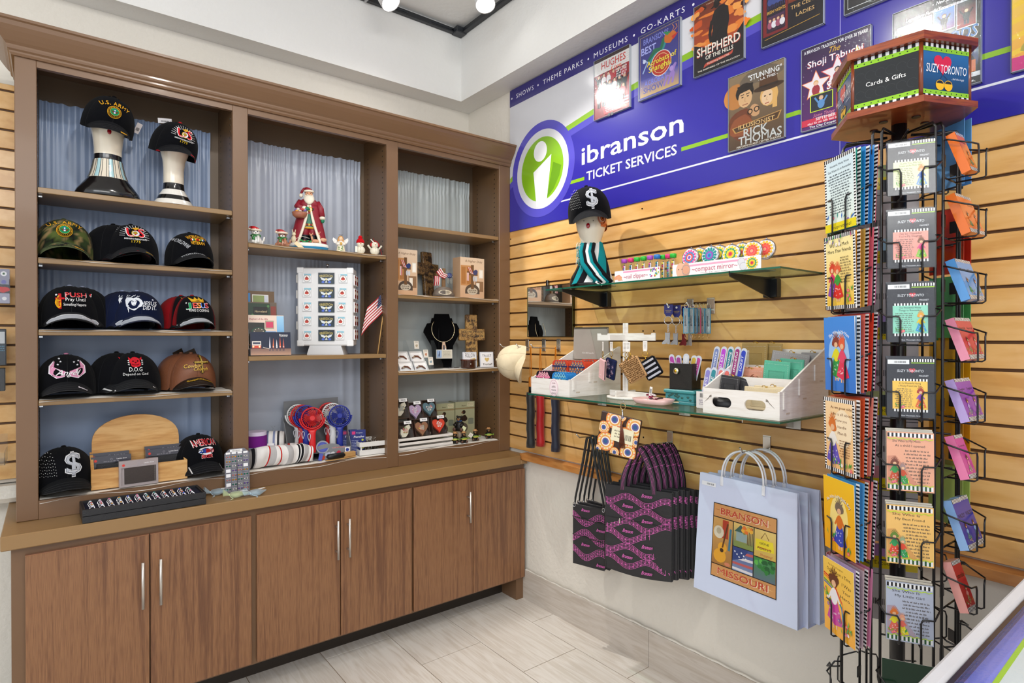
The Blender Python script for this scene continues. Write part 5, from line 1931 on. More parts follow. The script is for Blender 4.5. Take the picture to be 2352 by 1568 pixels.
duty_box(xat(934,2.70)-.006,2.70,.0,.135,onY(940,573,2.70).z-UZ,'tan gift box with a printed cross, at the left against the upright')
duty_box(xat(1085,2.685),2.685,.0,.158,onY(1085,592,2.685).z-UZ,'tan gift box with a printed cross, at the right of the dark cross')
def wall_cross(x,Y,z,rz,rx,h,label,mat,words,name='wooden_cross',txt='#0c0a08',ratio=.62):
 t=empty(name,(x,Y,z),rz,rx)
 tag(t,label,'cross')
 w=h*ratio
 b=MB()
 a=w*.22
 zc=h*.62
 b.bb(-a,a,0,.022,0,h,'#ffffff',mat,.003)
 b.bb(-w/2,w/2,-.003,.020,zc-a*.95,zc+a*.95,'#ffffff',mat,.003)
 A=Art(b,w,h,lambda x,y,l:(x-w/2,-.0032-l,y),'paper')
 for(s,v,f)in words:
  A.text(s,.5,v,.09,txt,fit=f,sy=.9)
 b.build('cross_body',t)
 return t
wall_cross(xat(990,2.82),2.825,UZ,.25,-.10,onY(990,577,2.82).z-UZ,'dark mottled cross with carved words behind the small statue','darkwood',(('AS FOR',.86,.3),('ME',.79,.2),('AND MY HOUSE',.655,.85),('WE WILL SERVE',.555,.85),('THE',.44,.24),('LORD',.33,.28)))
t=empty('cross_statuette',(xat(1019,2.70),2.70,UZ),-.25)
tag(t,'small brown cross statuette with a striped sash and hanging tags on a grey stone base','statuette')
b=MB()
b.loft([(0,.058,.034,0,0,'#5b5047'),(.01,.060,.035,0,0,'#6b5f55'),(.03,.052,.030,0,0,'#6b5f55'),(.046,.036,.022,0,0,'#7a6e62'),(.052,.018,.012,0,0,'#7a6e62')],24,'resin')
A=Art(b,.08,.03,lambda x,y,l:(x-.04,-.0375+.008*(y/.03)+14*(x-.04)**2*.4-l,.006+y),'resin')
A.ell(.5,.5,.46,'#c4b8a0',rv=.17);A.words(.2,.25,.8,.8,3,'#2e2822',hh=.6)
b.build('stone_base',t)
b=MB();b.bb(-.010,.010,-.006,.008,.04,.150,'#7a5a38','resin',.003);b.bb(-.042,.046,-.007,.007,.108,.124,'#7a5a38','resin',.003);b.build('cross',t)
b=MB()
for k in range(6):
 c='#b02834' if k%2==0 else '#ece6e0'
 b.tube([(-.042+.004*k,-.012,.13+.004*k),(-.025+.004*k,-.016,.106+.003*k),(-.002+.003*k,-.016,.096+.004*k),(.018,-.014,.11)],.0032,c,'resin',6)
 b.tube([(-.050+.005*k,-.008,.108),(-.050+.005*k,-.010,.080),(-.054+.005*k,-.008,.056)],.0032,c,'resin',6)
b.build('striped_sash',t)
b=MB()
b.ball(.028,-.014,.112,.016,.006,.014,'#22346a','resin')
for k in range(5):
 b.ball(.020+.005*k,-.020,.108+.006*(k%2),.0016,.001,.0016,'#f0f0f0','resin',6,4)
b.build('starred_cloth',t)
for k in range(2):
 b=MB();b.prism([(.020+.016*k+.0075*math.cos(a),.084+.016*math.sin(a))for a in[2*PI*q/16 for q in range(16)]],.002,'#b9b5ae','metal','y',-.014-.003*k);b.build('dog_tag',t)
 # corner bay, third shelf
VZ=1.265+.004
M['velvet']=paint('black_velvet',1.0,vary=0.1,sheen=0.05,spec=0.05)
t=empty('necklace_bust',(xat(1018,2.77),2.775,VZ),-.38)
tag(t,'black velvet necklace bust with a wire collar','necklace stand')
hb=onY(1018,720,2.80).z-VZ
prof=[(.048,0),(.060,.12),(.102,hb*.66),(.100,hb*.70),(.082,hb*.82),(.062,hb*.83),(.056,hb*.92),(.046,hb*.92),(.040,hb),(-.040,hb),(-.046,hb*.92),(-.056,hb*.92),(-.062,hb*.83),(-.082,hb*.82),(-.100,hb*.70),(-.102,hb*.66),(-.060,.12),(-.048,0)]
b=MB()
b.M=Matrix.Rotation(-.10,4,'X')
b.prism(prof,.010,'#08080a','velvet','y',0)
b.build('bust_board',t)
b=MB();b.prism([(0,0),(.075,0),(.008,hb*.75)],.004,'#0a0a0c','velvet','x',-.02);b.build('easel_leg',t)
t2=empty('necklace',(t.location.x,t.location.y,VZ+hb*.66),-.38,-.10)
tag(t2,'silver wire collar necklace with a stone pendant on the black bust','necklace')
b=MB()
b.tube([(.062*math.cos(a),-.006-.016*(1-math.sin(a))*.5,.012+.070*math.sin(a))for a in[PI*.78+(PI*1.44)*k/30 for k in range(31)]],.0016,'#cbbd9a','metal',8)
b.build('wire_collar',t2)
b=MB()
b.prism([(-.006,-.056),(.006,-.056),(.013,-.085),(.014,-.110),(.002,-.126),(-.010,-.112),(-.010,-.085)],.004,'#c9a78a','resin','y',-.026)
b.prism([(-.003,-.075),(.004,-.075),(.006,-.1),(0,-.112),(-.005,-.1)],.001,'#2b1a16','ceramic','y',-.0275)
b.bb(.006,.012,-.0285,-.028,-.112,-.094,'#f2f2f2','paper')
b.build('pendant',t2)
t=empty('name_card',(xat(1021,2.735),2.738,onY(1021,823,2.735).z),-.38)
tag(t,'small card with a blue heron picture pinned on the black bust','card')
b=MB()
b.bb(-.044,.044,0,.0012,0,.048,'#e9e4da','paper')
A=Art(b,.088,.048,lambda x,y,l:(x-.044,-.0001-l,y))
A.rect(.02,.05,.98,.95,'#d3cbb8');A.rect(.04,.08,.34,.92,'#9fb6d8');A.poly([(.16,.2),(.22,.25),(.24,.6),(.20,.85),(.17,.8),(.19,.6),(.14,.4)],'#2e3c66');A.words(.40,.2,.92,.85,4,'#8a7f6a')
b.build('card',t)
t=empty('jewellery_tray',(xat(948,2.70),2.72,VZ),0)
tag(t,'clear acrylic sloping tray of white boxed bracelets','jewellery tray')
xl,xr=BAYS[2][0]+.003-t.location.x,xat(1019,2.66)-t.location.x
b=MB()
b.bb(xl,xr,-.055,.07,0,.003,'#fff','acrylic')if False else b.bb(xl,xr,-.055,.07,0,.003,'#ffffff','acrylic')
b.build('tray_base',t)
for xx in(xl,(xl+xr)/2-.035,xr-.003):
 b=MB();b.prism([(-.055,.003),(.07,.003),(.07,.150),(.04,.150),(-.055,.025)],.0028,'#ffffff','acrylic','x',xx);b.build('clear_divider',t)
b=MB();b.bb(xl,xr,-.057,-.055,0,.022,'#ffffff','acrylic');b.build('front_lip',t)
jb=None
jl=[]
for r in range(2):
 for k in range(2):
  x=xl+.012+(.045+.084*k)
  y=-.040+.045*r
  z=.012+.050*r
  P=Vector(t.location)+Vector((x,y,z))
  lb=('white lidless box holding a bracelet, %s row %s'%(('front','back')[r],('left','right')[k]))+' in the clear sloping tray'
  if jb is None:
   q=empty('jewellery_box',P,0,.95)
   tag(q,lb,'jewellery box','white jewellery boxes in the clear tray')
   b=MB()
   b.bb(-.036,.036,-.028,.028,-.006,.0,'#f2f0ee','paper')
   for(x0,x1,y0,y1)in((-.038,.038,-.030,-.028),(-.038,.038,.028,.030),(-.038,-.036,-.028,.028),(.036,.038,-.028,.028)):
    b.bb(x0,x1,y0,y1,-.008,.010,'#f4f2f0','paper')
   b.build('box_body',q)
   b=MB();b.tube([(-.024,-.006,.003),(-.008,.004,.005),(.010,.002,.005),(.026,-.012,.003)],[.004,.005,.005,.003],'#6a3c28','ceramic',7);b.ball(-.014,-.002,.007,.008,.005,.004,'#c8b9a0','metal',8,5)
   b.build('bracelet',q)
   jb=q
  else:
   dup(jb,P,label=lb)
pc=None
for k,(dx,dy,dz)in enumerate(((.085,-.010,.060),(.100,-.035,.022),(.060,.045,.105))):
 b=MB();b.bb(-.014,.014,0,.001,0,.042,'#e9e2d6','paper');A=Art(b,.028,.042,lambda x,y,l:(x-.014,-.0001-l,y));A.blob(.5,.4,.25,('#c88a6a','#8aa0a8','#b8a88a')[k],k);A.words(.1,.75,.9,.95,2,'#6a6258')
 o=b.build('earring_carded',None,Vector(t.location)+Vector((dx,dy,dz)),(-.2,0,0));o.name='carded_earrings'
 tag(o,'small cream earring card %s in the clear sloping tray'%('at the right back','at the right front','standing at the top')[k],'earring card')
wall_cross(xat(1086,2.725),2.725,VZ,-.25,-.08,onY(1086,722,2.74).z-VZ,'golden brown mottled cross with carved words behind the square tiles','goldwood' if 'goldwood' in M else 'darkwood',(('AS FOR',.86,.3),('ME',.79,.2),('AND MY HOUSE',.65,.85),('WE WILL SERVE',.57,.85),('THE',.44,.24),('LORD',.33,.28)),ratio=.52)
def tile(px,Y,label,fn,rz=-.12,s=.085):
 t=empty('message_tile',(xat(px,Y),Y,VZ),rz,-.08)
 tag(t,label,'tile',None)
 b=MB();b.bb(-s/2,s/2,0,.008,0,s,'#dfe2ea','ceramic',.001)
 A=Art(b,s,s,lambda x,y,l:(x-s/2,-.0003-l,y),'gloss')
 A.rect(.06,.06,.94,.94,'#f4f4f6')
 fn(A)
 b.build('tile_face',t)
 return t
tile(1119,2.675,'square white tile with a gold heart between two words',lambda A:(A.text('TRUST',.5,.68,.14,'#1d1d22',fit=.68,bold=0,sp=.1),A.heart(.5,.48,.17,'#d8bc78'),A.text('Yourself',.5,.13,.14,'#1d1d22',it=.3,fit=.70)))
tile(1080,2.705,'square white tile behind the round wooden box',lambda A:(A.text('FOLLOW',.52,.66,.2,'#2a2a30',fit=.74,bold=0,sy=1.3),A.poly([(.1,.4),(.5,.55),(.9,.62),(.9,.3),(.2,.3)],'#d8bc78'),A.text('YOUR',.52,.30,.18,'#2a2a30',fit=.5,bold=0,sy=1.3)))
t=empty('round_box',(xat(1077,2.68),2.685,VZ))
tag(t,'low round dark wooden box with a small white stud','wooden box')
b=MB();b.loft([(0,.040,.040,0,0,'#4a2418'),(.004,.041,.041,0,0,'#3d1d12'),(.038,.041,.041,0,0,'#3d1d12'),(.040,.044,.044,0,0,'#54291a'),(.046,.044,.044,0,0,'#54291a')],30,'gloss');b.build('box_body',t)
b=MB();b.ball(-.012,-.041,.022,.0025,.002,.0025,'#f0ece0','ceramic',8,5);b.build('stud',t)
t=empty('trinket_pile',(xat(1040,2.665),2.668,VZ))
rg=random.Random(3)
b=MB()
for k in range(16):
 b.box(rg.uniform(-.03,.035),rg.uniform(-.012,.02),.003+.003*rg.random(),rg.uniform(.012,.03),.006,.003,rg.choice(['#3a3e48','#6a7280','#1e2026','#8e959e']),'gloss',.001)
b.build('loose_pieces',t)
tag(t,'small heap of dark glossy jewellery pieces before the bust','jewellery',None,'stuff')
# corner bay, bottom deck
t=crate((xat(975,2.665)+.004,2.715,DZ),0,xat(1041,2.66)-BAYS[2][0]-.006,.11,onY(975,999,2.66).z-DZ-.006,'low whitewashed slatted crate filled with boxed hearts',3,'#d5dcda','whitewood','slatted_crate')
t.location.x=(BAYS[2][0]+xat(1041,2.66))/2+.002
hb_=[]
def heart_box(px,py,Y,label,c,c2,kind,rz=0.0,s=1.0):
 z=onY(px,py,Y).z
 t=empty('heart_box',(xat(px,Y),Y,z),rz,-.30)
 t.scale=(s,)*3
 tag(t,label,'boxed ornament',None)
 w,h=.084,.092
 b=MB()
 b.bb(-w/2,w/2,.014,.018,-h/2,h/2,'#2a1c1a','gloss')
 for(x0,x1,z0,z1)in((-w/2,-w/2+.003,-h/2,h/2),(w/2-.003,w/2,-h/2,h/2),(-w/2,w/2,h/2-.003,h/2),(-w/2,w/2,-h/2,-h/2+.003)):
  b.bb(x0,x1,-.006,.015,z0,z1,'#3a2622','gloss')
 b.build('open_box',t)
 b=MB()
 n=28
 if kind=='heart':
  pts=[(.037*math.sin(a)**3*1.0,.040*(0.8125*math.cos(a)-0.3125*math.cos(2*a)-0.125*math.cos(3*a)-0.0625*math.cos(4*a))+.002)for a in[2*PI*k/n for k in range(n)]]
 else:
  pts=[(-.030,-.012),(-.024,.012),(-.006,.004),(.004,.026),(.024,.032),(.030,.016),(.016,.004),(.012,-.014),(-.004,-.030),(-.022,-.030)]
 b.prism(pts,.014,c,'resin','y',-.004)
 rg=random.Random(len(label))
 A=Art(b,.06,.06,lambda x,y,l:(x-.03,-.0042-l,y-.03),'resin')
 for k in range(12):
  a=rg.uniform(0,6.28);r=rg.uniform(.22,.33)
  A.flower(.5+r*math.cos(a)*.9,.56+r*math.sin(a)*.8,.045,c2[k%len(c2)],'#f0e0a0')
 A.words(.30,.35,.70,.72,4,c2[0]if kind!='heart' else '#f4eee6',hh=.6,seed=len(label))
 b.build('ornament',t)
 b=MB();b.bb(-.006,.036,-.0078,-.007,h/2-.012,h/2+.004,'#f4f4f4','paper')
 A=Art(b,.042,.016,lambda x,y,l:(x-.006,-.0079-l,y+h/2-.012));A.barcode(.25,.3,.8,.7,12)
 b.build('price_label',t)
 b=MB();b.bb(-w/2+.003,w/2-.003,-.0062,-.0058,-h/2+.003,h/2-.003,'#ffffff','clear');b.build('clear_window',t)
 return t
heart_box(931,990,2.685,'boxed cream ornament with red lettering, front left in the whitewashed crate','#dcd6c2',('#b8324a','#7aa04a'),'tree')
heart_box(968,983,2.685,'boxed brown flowered heart, front middle in the whitewashed crate','#96694e',('#c8485a','#3a8a7a','#d8b04a'),'heart')
heart_box(1007,976,2.685,'boxed orange-red heart with white flowers, front right in the whitewashed crate','#d8432e',('#e8e6ea','#d4d0d8'),'heart')
heart_box(920,940,2.735,'tall boxed cream cross ornament at the back left by the upright','#d8d2c0',('#3a5a6a','#c8b890'),'tree',s=1.1)
heart_box(953,944,2.735,'boxed pink and lilac ornament, middle of the back row','#b8a0c0',('#d84a9a','#e8e0f0'),'heart')
heart_box(985,938,2.735,'boxed blue-grey heart with pink lettering, right of the back row','#5b7a86',('#d8606a','#e4ecee'),'heart')
def bear_box(px,Y,label,w=.118,rz=-.10,py=922):
 h=onY(px,py,Y).z-DZ
 t=empty('bear_gift_box',(xat(px,Y),Y,DZ),rz)
 tag(t,label,'gift box',None)
 b=MB();b.bb(-w/2,w/2,0,.10 if Y<2.77 else.085,0,h,'#8a8a68','gloss')
 A=Art(b,w,h,lambda x,y,l:(x-w/2,-.0001-l,y),'gloss')
 A.rect(0,0,1,1,'#a0a080');A.rect(0,.80,1,.84,'#8a7a58');A.text('Bears',.42,.88,.05,'#4a3a28',it=.3,fit=.2)
 A.rect(.62,.87,.94,.97,'#c8c2a0');A.words(.64,.88,.92,.96,2,'#6a5a44')
 A.ell(.44,.30,.20,'#5c554c',rv=.22);A.blob(.46,.55,.14,'#2c221c',3,rv=.16);A.ell(.44,.72,.09,'#2c221c');A.ell(.36,.71,.05,'#6a4a34')
 A.ell(.80,.52,.15,'#6e7464',rv=.05);A.rect(.66,.40,.94,.52,'#767c6c');A.ell(.80,.40,.14,'#767c6c',rv=.04)
 b.build('box_body',t)
bear_box(1068,2.775,'olive gift box with a printed bear, right behind the black bear figure',.122)
bear_box(1023,2.79,'olive gift box with a printed bear, left behind the boxed hearts',.112,py=926)
def bear(loc,rz,label,s,kind):
 t=empty('bear_figurine',loc,rz)
 t.scale=(s,)*3
 tag(t,label,'figurine','small fishing bears on the bottom deck' if kind=='fish' else None)
 BK,TN='#17130f','#9a6a3e'
 z=0.0
 if kind=='rock':
  b=MB();b.loft([(0,.030,.024,0,0,'#7d6a54'),(.02,.031,.025,.002,0,'#86735c'),(.04,.026,.022,0,0,'#8d7a62'),(.050,.016,.014,0,0,'#8d7a62')],16,'resin');b.build('rock',t)
  z=.048
 b=MB()
 b.loft([(z,.018,.016,0,0,BK),(z+.010,.023,.020,0,0,BK),(z+.030,.020,.018,0,-.001,BK),(z+.044,.014,.013,0,-.002,BK)],16,'resin')
 for sx in(-1,1):
  b.tube([(sx*.014,-.006,z+.008),(sx*.017,-.024,z+.008)],[.009,.008],BK,'resin',8)
  b.ball(sx*.017,-.027,z+.009,.0075,.004,.0085,'#5a3a2c','resin')
  b.tube([(sx*.015,-.002,z+.036),(sx*.021,-.012,z+.028),(sx*.010,-.022,z+.028)],[.007,.007,.006],BK,'resin',8)
 b.build('body',t)
 b=MB()
 b.ball(0,-.004,z+.056,.0145,.013,.013,BK,'resin')
 b.ball(0,-.016,z+.053,.0065,.007,.0055,TN,'resin',10,6)
 b.ball(0,-.0225,z+.0545,.0022,.0018,.0018,'#0c0a08','resin',6,4)
 for sx in(-1,1):
  b.ball(sx*.011,-.002,z+.067,.0045,.0035,.0045,BK,'resin',8,5)
  b.ball(sx*.005,-.0155,z+.059,.0014,.001,.0014,'#e0b060','resin',6,4)
 b.build('head',t)
 if kind=='fish':
  b=MB()
  b.loft([(z+.066,.021,.017,0,-.004,'#b98654'),(z+.068,.021,.017,0,-.004,'#b98654'),(z+.069,.012,.010,0,-.004,'#b98654'),(z+.078,.011,.009,0,-.004,'#b98654')],18,'resin')
  b.build('straw_hat',t)
  b=MB();b.ball(0,-.027,z+.030,.026,.005,.0075,'#6f8f2a','resin',14,7);b.ball(0,-.028,z+.0265,.022,.005,.005,'#d8c850','resin',12,6)
  b.prism([(.022,z+.030),(.034,z+.038),(.034,z+.024)],.004,'#6f8f2a','resin','y',-.029);b.prism([(-.02,z+.030),(-.03,z+.036),(-.03,z+.026)],.003,'#6f8f2a','resin','y',-.029)
  b.build('fish',t)
 else:
  b=MB();b.tube([(.012*math.cos(a),-.003+.0115*math.sin(a),z+.047)for a in[2*PI*k/12 for k in range(12)]],.0016,'#3a6ab0','resin',5,closed=True);b.build('neckerchief',t)
  b=MB();b.M=Matrix.Translation((.026,-.018,z+.012))@Matrix.Rotation(.5,4,'Y');b.bb(-.009,.009,-.0005,.0005,-.012,.012,'#d9dcae','paper');b.build('price_tag',t)
 return t
bear((xat(1057,2.715),2.722,DZ),-.9,'black bear figure sitting on a brown rock, before the olive gift boxes',1.18,'rock')
b1=bear((xat(1065,2.672),2.675,DZ),-.25,'small black bear in a straw hat holding a fish, second from the crate',.78,'fish')
dup(b1,(xat(1046,2.685),2.69,DZ),-.7,'small black bear in a straw hat, partly hidden by the right end of the crate')
dup(b1,(xat(1092,2.69),2.695,DZ),-.35,'small black bear in a straw hat with a square price tag beside its head')
dup(b1,(xat(1123,2.70),2.705,DZ),-.45,'small black bear in a straw hat, standing alone at the right end')
b=MB();b.bb(-.011,.011,-.0005,.0005,-.011,.011,'#efe8da','paper');A=Art(b,.022,.022,lambda x,y,l:(x-.011,-.0006-l,y-.011));A.words(.15,.2,.85,.8,3,'#7a6a58')
o=b.build('price_tag',None,(xat(1081,2.665),2.664,DZ+.036),(0,.6,-.3));tag(o,'square cream price tag tilted beside a small bear','price tag')
# right wall
BX=WX-0.004
BY0,BZ0,BW,BH=2.637,2.030,3.235,0.792
def bfn(x,y,l):
 return(BX-0.0002-l,BY0-x,BZ0+y)
M['banner']=paint('gloss_banner_vinyl',0.16,coat=0.15,vary=0.02)
b=MB()
b.bb(BX,WX+0.010,BY0-BW,BY0,BZ0,BZ0+BH,'#2f2996','banner')
A=Art(b,BW,BH,bfn,'banner')
def B(y,z):
 return((BY0-y)/BW,(z-BZ0)/BH)
def bp(pts,c):
 A.poly([B(*p)for p in pts],c)
A.rect(0,0,1,1,'#2f2996')
lim=0.02
curve=[(2.635,2.30),(2.40,2.42),(2.17,2.467),(1.977,2.499),(1.748,2.532),(1.481,2.561),(1.20,2.584),(1.13,2.59)]
bp([(2.637,2.300)]+curve+[(1.13,2.742),(2.637,2.730)],'#cbccd2')
for(d0,d1,c)in((0,0.028,'#84b026'),(-0.034,0.0,'#4d47b2')):
 for p,q in zip(curve[:-1],curve[1:]):
  bp([(p[0],p[1]+d0),(q[0],q[1]+d0),(q[0],q[1]+d1),(p[0],p[1]+d1)],c)
bp([(2.637,2.728),(-.59,2.742),(-.59,2.822),(2.637,2.822)],'#2c2672')
for(y0,y1)in((2.151,2.047),(1.487,1.268),(1.268,1.0),(1.0,-.59)):
 bp([(y0,2.198),(y1,2.198),(y1,2.214),(y0,2.214)]if y0>1.3 else[(y0,2.203),(y1,2.205),(y1,2.221),(y0,2.219)],'#84b026')
bp([(2.24,2.121),(-.59,2.127),(-.59,2.134),(2.24,2.128)],'#d6d8e6')
A.rect(B(.869,0)[0],0,B(.866,0)[0],1,'#8d88cc')
cu,cv=B(2.363,2.322)
A.ell(cu,cv,.250/BW,'#4d47b2',n=64)
A.ell(cu,cv,.207/BW,'#cbccd2',n=64)
A.ell(cu,cv,.168/BW,'#7cac22',n=64)
A.ell(cu+.012,cv-.02,.10/BW,'#7cac22',n=20)
bp([(2.325,2.16),(2.27,2.20),(2.226,2.26),(2.21,2.31),(2.272,2.34)],'#5f8e1e')
A.ell(*B(2.374,2.418),.053/BW,'#e6e7ea',n=32)
bp([(2.430,2.318),(2.286,2.384),(2.325,2.133),(2.405,2.130)],'#e6e7ea')
A.text('ibranson',*B(1.77,2.276),.098/BW,'#e2e3e8',fit=.605/BW,sy=.86)
A.text('TICKET SERVICES',*B(1.77,2.192),.042/BW,'#e2e3e8',fit=.525/BW)
for s_,y0,y1 in(('SHOWS',2.580,2.428),('THEME PARKS',2.353,2.056),('MUSEUMS',1.986,1.773),('GO-KARTS',1.701,1.469)):
 A.text(s_,*B((y0+y1)/2,2.763),.024/BW,'#e6e6f0',fit=(y0-y1)/BW,bold=0,sp=.15)
for y in(2.618,2.392,2.02,1.737,1.43):
 A.ell(*B(y,2.774),.0055/BW,'#e6e6f0',n=10)
tag(b.build('banner_sign'),'long blue, white and green banner sign with a round logo, high on the right wall','sign')
# posters in clear sleeves
def person(A,u,v,s,hair,skin,top,hat=None,pants=None,arms=0):
 if pants:
  A.rect(u-.28*s,v-1.5*s*A.asp,u-.04*s,v-.6*s*A.asp,pants)
  A.rect(u+.04*s,v-1.5*s*A.asp,u+.28*s,v-.6*s*A.asp,pants)
 A.ell(u,v-.40*s*A.asp,.42*s,top,rv=.55*s,n=12)
 if arms:
  A.line([(u-.3*s,v-.2*s*A.asp),(u-.75*s,v+.5*s*A.asp)],.2*s,top)
  A.line([(u+.3*s,v-.2*s*A.asp),(u+.7*s,v+.4*s*A.asp)],.2*s,top)
 A.ell(u,v+.33*s*A.asp,.27*s,hair,n=12)
 A.ell(u,v+.27*s*A.asp,.21*s,skin,n=12)
 if hat:
  A.rect(u-.4*s,v+.42*s*A.asp,u+.4*s,v+.5*s*A.asp,hat)
  A.rect(u-.22*s,v+.48*s*A.asp,u+.22*s,v+.8*s*A.asp,hat)
def poster(y,z,fn,label,w=.219,h=.281,bg='#101010'):
 t=empty('poster',(BX-.001,y,z),W_)
 tag(t,label,'poster','show posters in clear sleeves on the banner' if False else None)
 b=MB()
 b.bb(-w/2+.002,w/2-.002,-.010,-.0095,.002,h-.002,bg,'gloss')
 A=Art(b,w-.004,h-.004,lambda x,yy,l:(x-w/2+.002,-.0101-l,yy+.002),'gloss',dz=.000012)
 fn(A)
 b.build('print',t)
 b=MB()
 b.bb(-w/2,w/2,-.015,-.013,0,h,'#ffffff','acrylic')
 b.build('clear_cover',t)
 b=MB()
 for(x0,x1,z0,z1)in((-w/2,-w/2+.0015,0,h),(w/2-.0015,w/2,0,h),(-w/2,w/2,0,.0015),(-w/2,w/2,h-.0015,h)):
  b.bb(x0,x1,-.013,0,z0,z1,'#aab0b6','gloss')
 b.build('sleeve_edge',t)
def p_red(A):
 A.rect(0,0,1,1,'#8c1620');A.rect(0,.74,1,.95,'#e2ddd9');A.rect(0,.95,1,1,'#30161a')
 for k in range(5):
  A.line([(0,.77+.035*k),(1,.77+.035*k)],.004,'#b0a8a4')
 A.rect(0,.16,1,.74,'#a01c24')
 A.text('HUGHES',.55,.80,.16,'#e9dcd8',fit=.72);A.text('HUGHES',.55,.805,.15,'#c03a34',fit=.70)
 A.text('Live',.62,.73,.08,'#e06038',it=.4,fit=.3)
 for k in range(8):
  A.rect(.13*k,.12,.13*k+.05,.7,'#8c1220')
 rg=random.Random(2)
 for r in range(3):
  for k in range(6):
   person(A,.14+.14*k+.03*(r%2),.66-.15*r,.16,rg.choice(['#2a1a14','#5a3a22','#1a1210']),'#dcae90',rg.choice(['#1c1a20','#b82430','#e6e0e0','#2a2a34']),pants='#1a1a24',arms=(k+r)%3==0)
 person(A,.48,.28,.26,'#2a1a14','#e0b496','#e8e4e4',pants='#2a2a34',arms=1)
 A.poly([(.3,.03),(.78,.03),(.72,.18),(.26,.13)],'#c8202a');A.words(.32,.05,.70,.14,3,'#f0e0e0')
 A.words(.62,.56,.95,.72,4,'#f0e0e0',hh=.7)
 for k in range(3):
  A.rect(.78+.05*k,.08+.05*k,.98,.10+.05*k,'#b8c4e8')
def p_dragon(A):
 A.grad(0,0,1,1,'#4a4aa0','#2c2c70');A.grad(.04,.03,.96,.3,'#c8a468','#4a50a8')
 for q in((.03,.03,.97,.035),(.03,.965,.97,.97),(.03,.03,.036,.97),(.964,.03,.97,.97)):
  A.rect(*q,'#c8a83a')
 A.text("BRANSON'S",.42,.84,.11,'#8088d8',fit=.62,rot=.0);A.text('BEST',.24,.69,.14,'#b0b6f0',fit=.38)
 A.text('ACROBAT',.42,.19,.10,'#7a84e0',fit=.55);A.text('SHOW',.36,.08,.11,'#4a52a8',fit=.5)
 A.line([(.25,.55),(.4,.68),(.55,.66),(.62,.78),(.78,.80)],.10,'#1f6a4a');A.line([(.25,.52),(.42,.62),(.58,.62),(.66,.74)],.05,'#2c8a8a')
 A.blob(.76,.78,.12,'#c8681e',4,amp=.4);A.poly([(.80,.78),(.96,.80),(.84,.72)],'#c02a1e');A.poly([(.7,.82),(.6,.90),(.78,.86)],'#2a8a4a')
 A.line([(.8,.84),(.86,.90),(.82,.95)],.012,'#e08a2c');A.line([(.84,.84),(.93,.88),(.9,.94)],.012,'#e08a2c')
 A.ell(.55,.45,.25,'#e0dcd8',n=28);A.ell(.55,.45,.235,'#b83024',n=28);A.ring(.55,.45,.19,.01,'#e8c890',28)
 A.text('Acrobats of',.56,.47,.10,'#4a1a10',fit=.70);A.text('Acrobats of',.555,.475,.10,'#f0d840',fit=.70)
 A.text('Shanghai',.53,.37,.11,'#4a1a10',fit=.56);A.text('Shanghai',.525,.375,.11,'#f0d840',fit=.56)
 for k in range(3):
  A.line([(.62+.1*k,.08),(.70+.08*k,.22),(.80,.18+.06*k),(.9,.36)],.045,'#9a7ac0')
 A.ell(.80,.30,.05,'#b090d0');A.line([(.1,.4),(.22,.55),(.1,.62)],.03,'#a0b8e0');A.ell(.14,.58,.04,'#d0d8f0')
def p_hat(A):
 A.grad(0,.30,1,1,'#b8481a','#5a2414');rg=random.Random(9)
 for k in range(30):
  A.blob(rg.uniform(0,1),rg.uniform(.38,1),rg.uniform(.05,.16),rg.choice(['#e07a2a','#c8501a','#7a2412','#f0a04a','#3a1410','#e89040']),k,amp=.5,rv=rg.uniform(.03,.09))
 A.grad(0,0,1,.32,'#17151a','#1c1518')
 A.poly([(0,.3),(0,.45),(.25,.36),(.8,.34),(1,.5),(1,.3)],'#1c1518')
 A.poly([(.36,.42),(.40,.62),(.36,.70),(.42,.82),(.52,.86),(.60,.86),(.70,.80),(.72,.62),(.68,.46),(.70,.34),(.40,.34)],'#120e10')
 A.ell(.47,.89,.055,'#120e10');A.poly([(.34,.875),(.56,.945),(.60,.935),(.38,.865)],'#120e10');A.poly([(.40,.90),(.42,.97),(.53,.985),(.54,.93)],'#120e10')
 A.line([(.37,.70),(.33,.52),(.36,.40)],.06,'#120e10')
 A.text('SHEPHERD',.5,.255,.12,'#b8402c',fit=.90,sy=1.3);A.text('SHEPHERD',.495,.265,.12,'#efe6d6',fit=.88,sy=1.3)
 A.text('OF THE HILLS',.52,.185,.07,'#efe6d6',fit=.56)
 A.poly([(.22,.12),(.26,.14),(.74,.155),(.80,.18),(.78,.13),(.74,.12),(.26,.095),(.20,.08)],'#c04a38');A.text('Performing Since 1960',.5,.115,.035,'#f0e0d0',fit=.44,bold=0,rot=.03)
 A.text('THE SHEPHERD OF THE HILLS.COM',.5,.045,.025,'#efe6d6',fit=.85)
 A.text('THIS IS THE STORY',.5,.955,.02,'#e8c8a8',fit=.5,bold=0)
